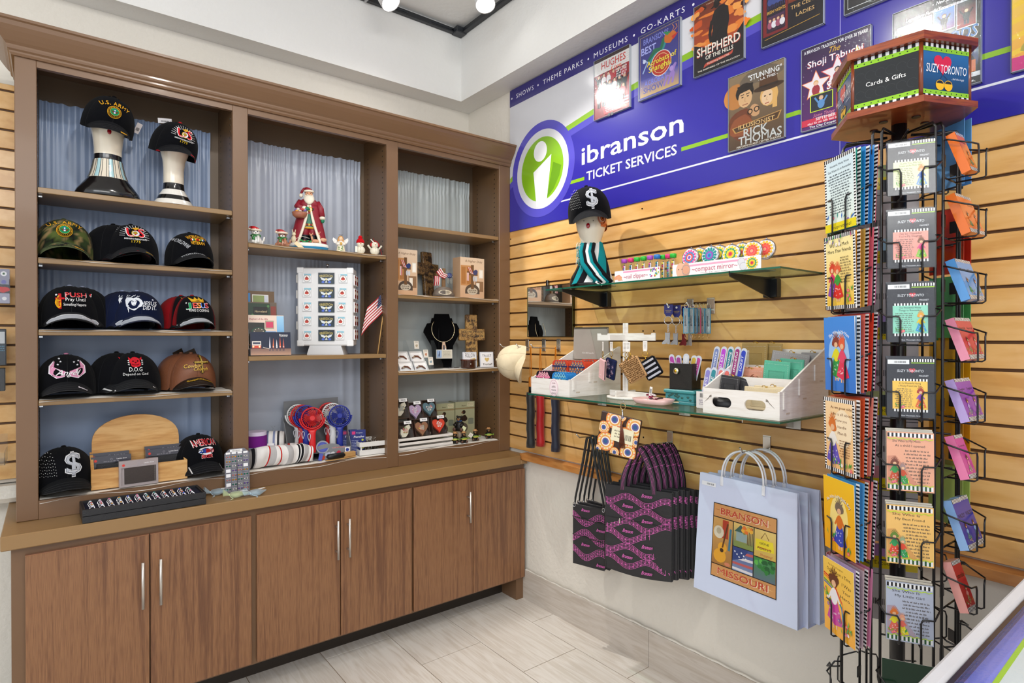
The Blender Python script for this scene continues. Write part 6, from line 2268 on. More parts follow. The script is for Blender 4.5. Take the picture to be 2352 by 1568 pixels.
def p_celtic(A):
 A.rect(0,0,1,1,'#141018');A.rect(.02,.12,.44,.72,'#7a1c20');A.rect(.08,.16,.40,.68,'#20182c')
 A.rect(.10,.46,.39,.66,'#3a2a6a');A.rect(.10,.17,.39,.36,'#4a2a4a');A.text('IRISH NIGHTS',.245,.395,.05,'#d8a83a',fit=.32)
 for k in range(4):
  person(A,.14+.07*k,.58,.11,'#2a1a14','#dcae90','#3a4a8a',pants='#1c1c2c');person(A,.14+.07*k,.28,.11,'#5a2a14','#dcae90',('#a0526a','#e0dce0')[k%2],pants='#2c1c2c')
 A.ell(.13,.82,.09,'#e08a2c');A.grad(.45,.42,.97,.75,'#6a2414','#f08a2a')
 A.text('DUBLIN\'S',.72,.70,.06,'#d8b070',fit=.40,bold=0);A.text('IRISH TENORS',.71,.57,.06,'#d8b070',fit=.50,bold=0)
 A.text('&',.72,.44,.10,'#5a3a8a');A.text('THE CELTIC',.72,.33,.06,'#d8b070',fit=.46,bold=0);A.text('LADIES',.72,.22,.06,'#d8b070',fit=.30,bold=0)
 A.line([(.05,.08),(.95,.13)],.006,'#d8a83a');A.rect(0,.75,1,1,'#2a2a5a')
def p_sepia(A):
 A.grad(0,0,1,1,'#4a3018','#8a7458');A.ell(.12,.72,.22,'#b8783a');A.blob(.6,.9,.35,'#6a5c4c',3,rv=.14)
 A.blob(.22,.32,.26,'#6a3418',6,rv=.24);A.blob(.24,.30,.2,'#8a4824',3,rv=.2)
 A.ell(.30,.74,.17,'#20160f',rv=.16);A.ell(.31,.66,.13,'#d3a878',rv=.16);A.poly([(.16,.84),(.46,.84),(.44,.76),(.2,.74)],'#20160f')
 for u in(.26,.36):
  A.ell(u,.68,.022,'#2a1c12',rv=.010);A.line([(u-.035,.71),(u+.03,.715)],.014,'#20160f')
 A.line([(.31,.67),(.30,.62),(.33,.615)],.008,'#a87c50');A.line([(.26,.575),(.36,.578)],.014,'#8a4a34')
 A.ell(.74,.60,.16,'#d9a860',rv=.18);A.ell(.71,.58,.105,'#e0bc94',rv=.135);A.rect(.80,.42,.88,.62,'#d9a860')
 for u in(.67,.76):
  A.ell(u,.60,.02,'#2a1c12',rv=.010)
 A.line([(.67,.50),(.74,.505)],.016,'#a04a34');A.line([(.71,.59),(.69,.545),(.72,.54)],.007,'#b48860')
 A.ell(.73,.71,.27,'#3a2412',rv=.055);A.poly([(.56,.72),(.58,.88),(.86,.88),(.90,.72)],'#54341c');A.rect(.56,.72,.90,.745,'#2a180c')
 A.blob(.48,.46,.10,'#c39468',5);A.ring(.40,.46,.05,.018,'#2a1c12',14);A.ring(.52,.47,.05,.018,'#2a1c12',14)
 A.text('"STUNNING"',.66,.87,.09,'#f0f0f0',fit=.60,rot=.0);A.text('- L.A. TIMES -',.72,.825,.04,'#f0f0f0',fit=.34)
 A.poly([(.06,.30),(.96,.36),(.90,.26),(.12,.22)],'#b98a4a');A.poly([(.09,.292),(.93,.348),(.88,.268),(.14,.232)],'#4a3018');A.text('ILLUSIONIST',.51,.262,.07,'#d8b070',fit=.66)
 A.text('RICK',.50,.135,.14,'#3a3630',fit=.46);A.text('RICK',.495,.14,.14,'#c6c6c2',fit=.45);A.text('THOMAS',.58,.04,.14,'#3a3630',fit=.80);A.text('THOMAS',.575,.045,.14,'#c6c6c2',fit=.78)
 A.text('PERFORMING ARTS CENTER THEATRE',.55,.012,.03,'#e0d8c8',fit=.8)
def p_purple(A):
 A.grad(0,0,1,1,'#5a1a6a','#2a1440');rg=random.Random(3)
 for k in range(60):
  A.ell(rg.random(),rg.uniform(.3,.95),rg.uniform(.002,.006),'#e0d8f0',n=5)
 A.text('A BRANSON TRADITION FOR OVER 30 YEARS!',.5,.935,.05,'#f4f4f8',fit=.93);A.text('The',.48,.85,.09,'#e0b030',it=.4,fit=.18,bold=0)
 A.text('Shoji Tabuchi',.5,.745,.10,'#b02038',fit=.84);A.text('Shoji Tabuchi',.495,.752,.10,'#f4f0f4',fit=.82)
 for(u,v,r,c,hr,sk)in((.22,.52,.24,'#f0823a','#d8a860','#ecc0a0'),(.54,.60,.26,'#e04a4a','#1c1614','#dcae90'),(.82,.66,.2,'#d8d040','#8a6040','#e0b89a')):
  A.star(u,v,r,c,5,.45);A.star(u,v,r*.9,'#efe4e8',5,.45);person(A,u,v-.01,r*.62,hr,sk,'#a02a3a')
 A.text('Show',.55,.42,.12,'#b02038',fit=.34);A.text('Show',.545,.425,.12,'#f4f0f4',fit=.33)
 A.rect(.13,.20,.48,.41,'#c8d83a');A.rect(.145,.21,.465,.40,'#15202c');person(A,.3,.32,.13,'#c8a880','#e0b898','#5a90c8',arms=1)
 A.rect(.52,.18,.86,.36,'#c83a4a');A.rect(.535,.19,.845,.35,'#1c1218');person(A,.69,.28,.11,'#2a1a14','#dcae90','#b83a5a',arms=1)
 A.text('Some Things You Just',.45,.135,.05,'#e88aa8',it=.3,fit=.55,bold=0)
 A.rect(0,.045,1,.125,'#d02c4a');A.text('SEPTEMBER 9 - DECEMBER',.56,.09,.045,'#f4f4f4',fit=.68);A.words(.08,.05,.92,.08,1,'#f0d8e0',hh=.7);A.text('The Clay Cooper Theatre',.42,.012,.035,'#f4f4f4',fit=.60)
def p_group(A):
 A.grad(0,0,1,1,'#12161c','#0c0e12');A.text('New Show for',.66,.93,.045,'#f0f0f4',it=.2,fit=.30);A.text('Legendary Family Entertainment',.50,.86,.045,'#f0f0f4',it=.2,fit=.70)
 for(u0,v0,u1,v1,c,d)in((.06,.60,.24,.82,'#a8b03a','#2a2a2c'),(.27,.62,.46,.84,'#7a62b8','#2a1c3c'),(.49,.64,.72,.86,'#3a7ac0','#5a2a6a'),(.75,.6,.95,.86,'#2a2a34','#8a2a2a')):
  A.rect(u0-.008,v0-.008,u1+.008,v1+.008,'#d0d4d8');A.grad(u0,v0,u1,v1,d,c);person(A,(u0+u1)/2,(v0+v1)/2+.01,.10,'#4a3020','#dcae90','#1c1c24',pants='#3a2a3a',arms=1)
 A.text('HAYGOODS',.52,.475,.15,'#d8dce4',fit=.90,it=.15);A.text('HAYGOODS',.52,.48,.145,'#3f6ea6',fit=.885,it=.15)
 A.text("BRANSON'S MOST POPULAR SHOW!",.52,.41,.045,'#f0f0f4',fit=.86)
 A.grad(.02,.16,.98,.40,'#10131c','#2c4a8a')
 for k in range(6):
  person(A,.10+.155*k,.28,.16,('#2a1a14','#1c1410','#c09a7a')[k%3],'#dcae90','#16161c')
 A.rect(.62,.12,.95,.24,'#c8642a');person(A,.8,.19,.06,'#3a1a10','#f0b080','#e08a3a',arms=1)
 A.rect(0,.07,1,.115,'#d8dadd');A.text('CALL NOW!',.8,.08,.03,'#1c1c1c',fit=.24,bold=0,it=.2);A.text('& Special Effects.',.70,.02,.035,'#f0f0f0',fit=.5)
def p_dark(A):
 A.rect(0,0,1,1,'#121316');A.rect(.04,.05,.96,.056,'#e0e0e0');A.rect(.04,.05,.046,.98,'#e0e0e0');A.rect(.06,.07,.94,.95,'#1c1a1c');A.blob(.4,.2,.25,'#2c3a24',4,rv=.1);A.blob(.7,.22,.2,'#5a2420',6,rv=.08)
def p_yellow(A):
 A.grad(0,0,1,1,'#f0a030','#f4d858')
 for k in range(6):
  A.poly([(0,.15+.15*k),(1,.3+.18*k),(1,.36+.18*k),(0,.20+.15*k)],'#f4c832')
 A.rect(.14,.35,.98,1,'#3a9a3c');A.rect(.20,.42,.95,.62,'#2a5ac0');A.blob(.5,.52,.12,'#e0dce8',2);A.rect(0,0,1,.13,'#d0287a');A.text('1-800',.45,.03,.10,'#f4f4f4',fit=.5);A.blob(.2,.22,.09,'#b0a040',3,amp=.5)
poster(1.862,2.459,p_red,'red poster of a big singing family under dotted lettering, leftmost in the upper row')
poster(1.593,2.466,p_dragon,'purple and gold poster with a dragon head and yellow lettering')
poster(1.311,2.471,p_hat,'orange and black poster of a dark figure in a wide hat')
poster(1.025,2.479,p_celtic,'dark poster with red curtains and an orange sunset panel, at the top edge')
poster(1.157,2.136,p_sepia,'sepia poster of a man and a blonde woman in a top hat')
poster(.880,2.136,p_purple,'purple poster with three star-framed portraits, behind the wooden sign box')
poster(.601,2.140,p_group,'black poster with a row of small stage photographs above silver-blue lettering')
poster(.742,2.476,p_dark,'black poster with a thin white border at the top edge of the picture')
poster(.318,2.142,p_yellow,'yellow and green poster with a pink foot at the right edge',bg='#e8c050')
# framed mirror
t=empty('mirror',(WX-.002,2.290,1.436),W_)
tag(t,'rectangular mirror with a thin dark frame hung on the slats near the corner','mirror')
w,h=.352,.268
b=MB();b.bb(-w/2+.003,w/2-.003,-.016,-.014,.003,h-.003,'#ffffff','mirror');b.build('mirror_glass',t)
b=MB()
for(x0,x1,z0,z1)in((-w/2,-w/2+.004,0,h),(w/2-.004,w/2,0,h),(-w/2,w/2,0,.004),(-w/2,w/2,h-.004,h)):
 b.bb(x0,x1,-.018,0,z0,z1,'#4a4a30','metal',.001)
b.build('mirror_frame',t)
b=MB();b.bb(-.030,-.016,-.012,0,h,h+.028,'#6a6c6e','metal',.001);b.build('hanger',t)
# glass shelves and their brackets
def glass_shelf(x0,y0,y1,z,label):
 b=MB()
 b.bb(x0,WX-.001,y0,y1,z-.006,z,'#ffffff','glass')
 b2=MB()
 o=empty('glass_shelf',(0,0,0))
 tag(o,label,'shelf')
 b.build('glass_pane',o)
 for(xa,xb,ya,yb)in((x0-.0004,x0,y0,y1),(x0,WX-.001,y0-.0004,y0),(x0,WX-.001,y1,y1+.0004)):
  b2.bb(xa,xb,ya,yb,z-.006,z,'#0f5c48','gloss')
 b2.build('polished_edge',o)
glass_shelf(1.772,.925,2.02,1.652,'upper glass shelf on black brackets, holding the display head and compact mirrors')
glass_shelf(1.695,.885,2.052,1.182,'lower glass shelf crowded with pouches and white wooden displays')
def black_bracket(y,label):
 t=empty('shelf_bracket',(WX,y,1.6455),W_)
 tag(t,label,'bracket','black brackets of the upper glass shelf')
 b=MB()
 b.prism([(0,-.072),(0,0),(-.285,0),(-.288,.006),(-.284,-.012),(-.03,-.072)],.004,'#16161a','plastic','x',-.002)
 b.bb(-.004,.004,-.285,0,-.006,0,'#16161a','plastic')
 b.build('arm',t)
 b=MB();b.bb(-.026,.026,-.03,0,-.070,-.004,'#101013','plastic',.002)
 b.build('wall_cover',t)
black_bracket(1.900,'black bracket under the upper glass shelf, below the display head')
black_bracket(1.093,'black bracket under the right end of the upper glass shelf')
for y,lb in((1.93,'left'),(1.47,'middle'),(1.02,'right')):
 t=empty('shelf_bracket',(WX,y,1.1755),W_)
 tag(t,'pale metal bracket under the %s of the lower glass shelf'%lb,'bracket',None)
 b=MB();b.prism([(0,-.060),(0,0),(-.33,0),(-.33,-.012),(-.04,-.052)],.003,'#c9c6c0','metal','x',-.0015);b.build('arm',t)
 b=MB();b.bb(-.026,.026,-.006,0,-.062,-.004,'#dcd9d2','plastic',.001);b.build('wall_plate',t)
 # display head with cap and striped scarf
SZ=1.6525
GH=1.09
R3=[(z*GH,rx*.98,ry*.98,cx,cy,c)for(z,rx,ry,cx,cy,c)in R1]
R3=[(0,.090,.072,0,0,K),(.02,.096,.075,0,0,K),(.05,.088,.07,0,0,K),(.08,.070,.06,0,0,K),(.11,.056,.05,0,0,K),(.15,.048,.046,0,0,CR),(.185,.044,.045,0,-.002,CR),(.21,.046,.050,0,-.008,CR),(.235,.054,.060,0,-.014,CR),(.26,.063,.071,0,-.012,CR),(.29,.068,.077,0,-.004,CR),(.33,.069,.079,0,0,CR),(.36,.062,.07,0,0,CR),(.385,.04,.05,0,0,CR),(.395,.015,.02,0,0,CR)]
def face3(b):
 b.ball(-.012,-.087,.262,.008,.003,.012,'#a01420','ceramic',10,6)
 for q in((-.030,-.078,.285),(.010,-.085,.283)):
  b.ball(*q,.002,.0015,.002,'#3a2020','ceramic',6,4)
hx,hy=1.895,1.855
h3=head_stand((hx,hy,SZ),-.80,'cream display head with red lips and orange painted hair, on the upper glass shelf',R3,face3)
b=MB()
b.grid(lambda u,v:(.071*math.cos(-.9+3.6*u)*(1-.0*v),.081*math.sin(-.9+3.6*u),.285+.09*v-.03*math.sin(PI*u)),24,6,'#c4581a','ceramic')
b.grid(lambda u,v:(.071*math.cos(-.95+.5*u)+.001,.081*math.sin(-.95+.5*u)-.001,.262+.10*v),8,6,'#c4581a','ceramic')
for k in range(3):
 b.tube([((.0745-.0*k)*math.cos(-.85-.10*math.cos(a)*(3-k)),(.086)*math.sin(-.85-.10*math.cos(a)*(3-k)),.302+.010*(3-k)*math.sin(a))for a in[2*PI*q/14 for q in range(14)]],.0022,('#b04a14','#efb9a0','#c4581a')[k],'ceramic',5,closed=True)
b.build('painted_hair',h3)
make_cap((hx-.004,hy,SZ+.292),-.80,'black studded cap with a silver dollar sign, on the display head with orange hair',BLK,'#141519',art_dollar,rx=.24,ry=-.12,scale=1.03)
t=empty('scarf',(hx,hy,SZ),-.80)
tag(t,'teal, black and white striped scarf wrapped round the display head','scarf')
b=MB()
SC=['#14868e','#15151a','#d9dcdc','#14868e','#14868e','#15151a','#d9dcdc','#0f7078']
def scf(u,v):
 return SC[int(u*14)%8]
def scp(u,v):
 a=-2.5+4.6*u+.7*v
 z=.012+.185*v
 r=.105-.052*v**.8+.006*math.sin(14*u+3*v)*(1-v)
 return(r*math.cos(a),r*.86*math.sin(a),z+.006*math.sin(9*u))
b.grid(scp,230,20,'#14868e','fabric',True,scf)
b.build('scarf_wrap',t)
b=MB()
for k,c in enumerate(('#14868e','#15151a','#e2e4e4','#14868e','#15151a')):
 off=.012*k
 b.tube([(-.035+off,-.05,.190),(-.042+off,-.072,.150),(-.035+off*1.1,-.094,.10),(.0+off*1.1,-.106,.05),(.035+off*1.1,-.104,.014)],[.009,.010,.011,.012,.010],c,'fabric',8)
b.build('scarf_end',t)
b=MB()
rg=random.Random(5)
for k in range(40):
 x=-.058+.028*rg.random();z=.10+.10*rg.random()
 b.tube([(x,-.055,z),(x-.006,-.062,z-.012),(x-.004+rg.uniform(-.004,.004),-.066,z-.028)],.0012,rg.choice(['#35a4aa','#d8e4e4','#14868e']),'fabric',4)
b.M=Matrix.Translation((.035,-.118,.012))@Matrix.Rotation(.5,4,'Y')@Matrix.Rotation(-.9,4,'X')
b.bb(-.016,.016,-.0005,.0005,-.011,.011,'#e9e9e9','paper')
b.bb(-.008,.008,-.0012,-.0005,-.005,.005,'#2a2a2a','paper')
b.M=None
b.build('fringe_and_tag',t)
# nail clipper box and its tubes
def tray_box(y0,y1,X,h,d,fn,label,name):
 w=y0-y1
 t=empty(name,(X,(y0+y1)/2,SZ),W_)
 tag(t,label,'display box')
 b=MB();b.bb(-w/2,w/2,0,.0015,0,h,'#f2eef0','gloss')
 A=Art(b,w,h,lambda x,y,l:(x-w/2,-.0001-l,y),'gloss')
 fn(A)
 b.build('front_panel',t)
 b=MB();b.bb(-w/2,w/2,d-.0015,d,0,h,'#ffffff','clear');b.bb(-w/2,-w/2+.0015,0,d,0,h,'#f2eef0','gloss');b.bb(w/2-.0015,w/2,0,d,0,h,'#ffffff','clear');b.bb(-w/2,w/2,0,d,0,.0015,'#f2eef0','gloss')
 b.build('tray',t)
 return t
def a_clip(A):
 A.rect(0,0,1,1,'#f4f1f3');A.rect(.0,.0,1,.05,'#e8b8cc');A.rect(.2,.78,.9,.92,'#efa0c0')
 A.blob(.08,.45,.075,'#e8a07c',3,rv=.05,amp=.4)
 for k in range(4):
  A.line([(.05+.02*k,.55),(.09+.03*k,.15)],.02,'#e8a884')
 A.text('~nail clipper~',.48,.28,.075,'#c0446a',fit=.54,bold=0)
 rg=random.Random(2)
 for k in range(22):
  A.ell(rg.uniform(.78,.98),rg.uniform(.15,.9),.014,rg.choice(['#d83a6a','#3a8ac8','#d8c83a','#5aa84a','#8a4ab0']),n=8)
def a_comp(A):
 A.rect(0,0,1,1,'#f4f1f3');A.rect(.12,.72,.88,.86,'#f0a8c4')
 A.ell(.10,.5,.055,'#e9b89c',rv=.08);A.ell(.17,.5,.05,'#e0a488',rv=.08);A.ring(.17,.5,.052,.006,'#9a9aa0',20)
 for u in(.08,.12):
  A.ell(u,.58,.006,'#3a2a24',n=6)
 A.text('~compact mirror~',.50,.30,.052,'#c0446a',fit=.52,bold=0);A.words(.34,.10,.66,.20,1,'#b0a8ac')
 A.ell(.80,.66,.04,'#b9b9c0',n=18);A.ell(.80,.66,.035,'#dcdce2',n=18);A.ell(.82,.32,.04,'#b9b9c0',n=18);A.ell(.82,.32,.035,'#dcdce2',n=18)
 mandala(A,.91,.5,.065,2)
MAN=(('#e0589a','#3a8ac8','#e85a5a','#f0f0f4','#7a5ab8'),('#1f8a8a','#2a9a9a','#9a4ab8','#3ab0b8','#2c6ac0'),('#e8d03a','#3a9a6a','#e8d03a','#e8823a','#c8305a'),('#f0c040','#e85a3a','#f06a5a','#e8385a','#f0a080'))
def mandala(A,cu,cv,r,k):
 c=MAN[k]
 A.ell(cu,cv,r,'#f2eef2',n=24)
 for(rr,n,s,ci)in((.80,14,.17,0),(.56,12,.16,1),(.38,10,.15,2)):
  for q in range(n):
   a=2*PI*q/n
   A.ell(cu+r*rr*math.cos(a),cv+r*rr*math.sin(a)*A.asp,r*s,c[ci],n=7)
 A.ell(cu,cv,r*.30,c[3],n=12);A.ell(cu,cv,r*.2,c[4],n=10)
tray_box(1.628,1.403,1.80,.047,.085,a_clip,'white and pink box of nail clippers on the upper glass shelf','clipper_box')
tray_box(1.346,1.003,1.80,.046,.095,a_comp,'long white and pink box of compact mirrors on the upper glass shelf','compact_box')
CAPS=(('violet','#b050c0'),('pink','#e0307a'),('green','#2cb83a'),('green','#2cb83a'),('violet','#b050c0'),('blue','#2a7ac8'),('green','#2cb83a'),('pink','#e0307a'),('green','#1f9a34'))
tb={}
pxs=(1434,1449,1463,1478,1493,1509,1523,1535,1546)
for k,(px,(nm,c))in enumerate(zip(pxs,CAPS)):
 X=1.835 if k<6 else 1.86
 loc=(X,yat(px,X),SZ+.002)
 lb='clear tube of nail clippers with a %s cap, %s in the white clipper box'%(nm,('first','second','third','fourth','fifth','sixth','seventh','eighth','ninth')[k])
 s=1.12 if k==5 else 1.0
 if nm not in tb:
  t=empty('clipper_tube',loc,W_)
  tag(t,lb,'tube','nail clipper tubes')
  b=MB();b.loft([(0,.0105,.0105,0,0,'#d8dade'),(.082,.0105,.0105,0,0,'#d8dade')],16,'clear',cap=False);b.build('tube_body',t)
  b=MB();b.bb(-.006,.006,-.004,.004,.006,.070,'#c4c6cc','metal',.002)
  for q in range(6):
   b.ball(0,-.005,.014+.010*q,.005,.002,.004,MAN[k%4][q%5],'ceramic',8,5)
  b.tube([(0,0,.070),(.004,0,.078),(-.003,0,.080)],.0012,'#b0b2b8','metal',5)
  b.build('clipper',t)
  b=MB();b.loft([(.080,.0118,.0118,0,0,c),(.090,.0128,.0128,0,0,c),(.094,.0128,.0128,0,0,c),(.096,.011,.011,0,0,c)],16,'plastic');b.build('tube_cap',t)
  tb[nm]=t
 else:
  dup(tb[nm],loc,None,lb,scale=s)
cm={}
for k,(px,py,X,m)in enumerate(((1586,592,1.835,0),(1632,587,1.835,1),(1680,584,1.835,2),(1729,577,1.835,3),(1607,590,1.865,2),(1652,585,1.865,2),(1704,580,1.865,2),(1759,573,1.865,3))):
 p=onX(px,py,X)
 loc=(X,p.y,p.z)
 nm=('pink and blue','teal and violet','yellow and green','red and yellow')[m]
 lb='round %s compact mirror, %s of the white compact box'%(nm,('first in the front row','second in the front row','third in the front row','last in the front row','first behind the front row','second behind the front row','third behind the front row','last behind the front row')[k])
 if m not in cm:
  t=empty('compact_mirror',loc,W_,-.12)
  tag(t,lb,'compact mirror','compact mirrors in the white box')
  b=MB()
  b.M=Matrix.Rotation(PI/2,4,'X')
  b.loft([(-.005,.030,.030,0,0,'#c9cbd2'),(-.003,.0345,.0345,0,0,'#c9cbd2'),(.004,.0345,.0345,0,0,'#c9cbd2'),(.006,.031,.031,0,0,'#c9cbd2')],32,'metal')
  b.M=None
  b.ball(0,0,.037,.003,.003,.003,'#9a9ca2','metal',8,5)
  b.build('case',t)
  b=MB()
  A=Art(b,.07,.07,lambda x,y,l:(x-.035,-.0062-l,y-.035),'gloss')
  mandala(A,.5,.5,.43,m)
  b.build('mandala_lid',t)
  cm[m]=t
 else:
  dup(cm[m],loc,None,lb)
b=MB();b.grid(lambda u,v:(.0+.10*u,.01+.02*math.sin(6*v)+.01*math.sin(9*u),.05*v+.008*math.sin(5*u)),12,8,'#ffffff','clear')
o=b.build('clear_wrapper',None,(1.82,1.0,SZ),(0,0,W_));tag(o,'crumpled clear plastic wrapper at the right end of the compact box','wrapper')
# slatwall hooks
def hook(y,z,L,label,c='#c9c6c2',plate=.028,grp=None,drop=.0,name='slatwall_hook'):
 t=empty(name,(WX,y,z),W_)
 tag(t,label,'hook',grp)
 b=MB();b.bb(-plate/2,plate/2,-.004,.0,-.052,.008,c,'metal',.001);b.bb(-plate/2,plate/2,-.0025,.008,.006,.012,c,'metal');b.build('hook_plate',t)
 b=MB();b.tube([(0,-.002,-.040),(0,-.02,-.036),(0,-L*.9,-.030-drop),(0,-L,-.012-drop)],.003,c,'metal',8);b.build('hook_arm',t)
 return t
HZ=GZ[7]+0.004 if False else 1.419
for y,lb in((2.486,'chrome hook holding the beige cap'),(2.349,'chrome hook holding the black and red umbrellas'),(2.234,'chrome hook holding the navy umbrella')):
 hook(y,1.414,.19,lb+', under the mirror')
t=make_cap((1.90,2.46,1.235),0,'beige cotton cap hanging crown outward from a hook beside the shelving',lambda a,t:'#cfc0a2','#cfc0a2',None,button='#c8b898',under='#c8b898',seam='#b5a688',scale=.97,rx=0,ry=0)
t.rotation_euler=(1.25,-1.15,-1.9)
t.location=(1.93,2.362,1.30)
def umbrella(px,z1,X,c,label,cord):
 y=yat(px,X)
 t=empty('umbrella',(X,y,z1),W_)
 tag(t,label,'umbrella',None)
 b=MB()
 rings=[]
 for k in range(13):
  z=-.285+.285*k/12
  r=.0215+.0012*math.sin(k*1.9)
  rings.append((z,r*(1.15 if k<2 else 1),r,.002*math.sin(k),0,c))
 b.loft(rings,14,'satin');b.build('sleeve',t)
 b=MB();b.loft([(0,.011,.011,0,0,'#141414'),(.03,.011,.011,0,0,'#c8761a' if cord else '#141414'),(.075,.0115,.0115,0,0,'#c8761a' if cord else '#141414'),(.080,.008,.008,0,0,'#141414')],14,'plastic');b.build('handle',t)
 if cord:
  b=MB();zt=1.385-z1
  b.tube([(.004,0,.078),(.006,0,.12),(.002,.0,zt),(-.002,0,zt),(-.006,0,.12),(-.004,0,.078)],.002,'#c8761a','fabric',6);b.build('wrist_cord',t)
umbrella(1219,1.150,1.958,'#17181b','black umbrella sleeve with an orange handle hanging by the corner',True)
umbrella(1241,1.150,2.020,'#b8141c','bright red umbrella sleeve between the black and the navy ones',True)
umbrella(1276,1.140,2.020,'#171d35','navy umbrella sleeve, rightmost of the three',True)
# hooks of key chains and wrist straps
hook(1.445,1.578,.155,'white hook holding the boot key chains','#dcdcda',.03)
hook(1.350,1.578,.160,'white hook with a long plate, holding the teal and pink straps','#dcdcda',.034)
o=None
BOOT=[(-.010,.0),(-.009,-.028),(-.022,-.040),(-.022,-.047),(-.008,-.046),(-.004,-.044),(.002,-.047),(.009,-.047),(.010,-.038),(.009,-.028),(.010,.0),(.005,-.004),(0,-.001),(-.005,-.004)]
def keychain(X,y,z,rz,label,c='#b9bbc0',card=True):
 t=empty('boot_keychain',(X,y,z),rz)
 tag(t,label,'key chain',None)
 if card:
  b=MB();b.prism([(-.016,.006),(.020,.006),(.020,-.028),(.010,-.042),(-.006,-.042),(-.016,-.028)],.0012,'#26266a','paper','y',0)
  A=Art(b,.036,.048,lambda x,yy,l:(x-.016,-.0001-l,yy-.042));A.text('COLLECTABLE',.5,.48,.08,'#c8a84a',fit=.7);A.text('KEYCHAIN',.5,.36,.08,'#c8a84a',fit=.5)
  A.ell(.5,.82,.12,'#e8e4dc');b.build('backing_card',t)
 b=MB();b.tube([(.002+.016*math.cos(a),-.003,-.056+.016*math.sin(a))for a in[2*PI*k/20 for k in range(20)]],.0013,'#d0d2d6','metal',6,closed=True)
 for k in range(4):
  b.tube([(.002+.003*math.cos(a),-.003,-.076-.007*k+.0045*math.sin(a))for a in[2*PI*q/8 for q in range(8)]],.0009,'#d0d2d6','metal',5,closed=True)
 b.build('split_ring',t)
 b=MB();b.M=Matrix.Translation((0,0,-.102));b.prism(BOOT,.004,c,'glitter','y',-.005);b.build('boot_charm',t)
 return t
keychain(1.905,1.446,1.556,W_+.25,'key chain with a jewelled boot on a blue card, nearest the hook tip')
keychain(1.935,1.430,1.553,W_+.1,'key chain with a jewelled boot on a blue card, second on the hook')
keychain(1.965,1.412,1.550,W_-.1,'key chain with a red-backed boot on a striped card, third on the hook','#8a2a30')
keychain(1.990,1.402,1.550,W_-.3,'key chain with a silver boot, nearest the wall','#c9c9cc',True)
def strap(X,y,z,rz,c,label):
 t=empty('wrist_strap',(X,y,z),rz)
 tag(t,label,'strap',None)
 b=MB()
 b.tube([(0.002+.008*math.cos(a),0,-.004+.010*math.sin(a))for a in[2*PI*k/12 for k in range(12)]],.0011,'#c9c0b0','metal',5,closed=True)
 b.build('split_ring',t)
 b=MB();b.bb(-.010,.010,-.0012,.0012,-.108,-.012,c,'satin')
 b.bb(-.0075,.0075,-.0016,-.0012,-.105,-.014,'#aeb4b8','glitter')
 A=Art(b,.096,.02,lambda x,yy,l:(-.010+yy,-.0017-l,-.108+x),'paper');A.text('Branson',.5,.28,.07,'#16161c',fit=.42)
 b.build('woven_band',t)
 b=MB();b.tube([(0+.004*math.cos(a),0,-.120+.007*math.sin(a))for a in[2*PI*k/10 for k in range(10)]],.001,'#c8a878','metal',5,closed=True);b.tube([(0,0,-.108),(0,0,-.114)],.002,'#c8a878','metal');b.build('clasp',t)
for k,(X,y,c,nm,rz)in enumerate(((1.890,1.352,'#1583a8','teal',.35),(1.912,1.342,'#1583a8','teal',.1),(1.930,1.338,'#126f9a','teal',-.2),(1.948,1.334,'#c02a5a','pink',-.3),(1.966,1.330,'#1583a8','teal',-.2),(1.988,1.322,'#1583a8','teal',.3))):
 strap(X,y,1.556,W_+rz,c,'%s glitter wrist strap with a clasp, %s along the right-hand hook'%(nm,('first','second','third','fourth','fifth','last')[k]))
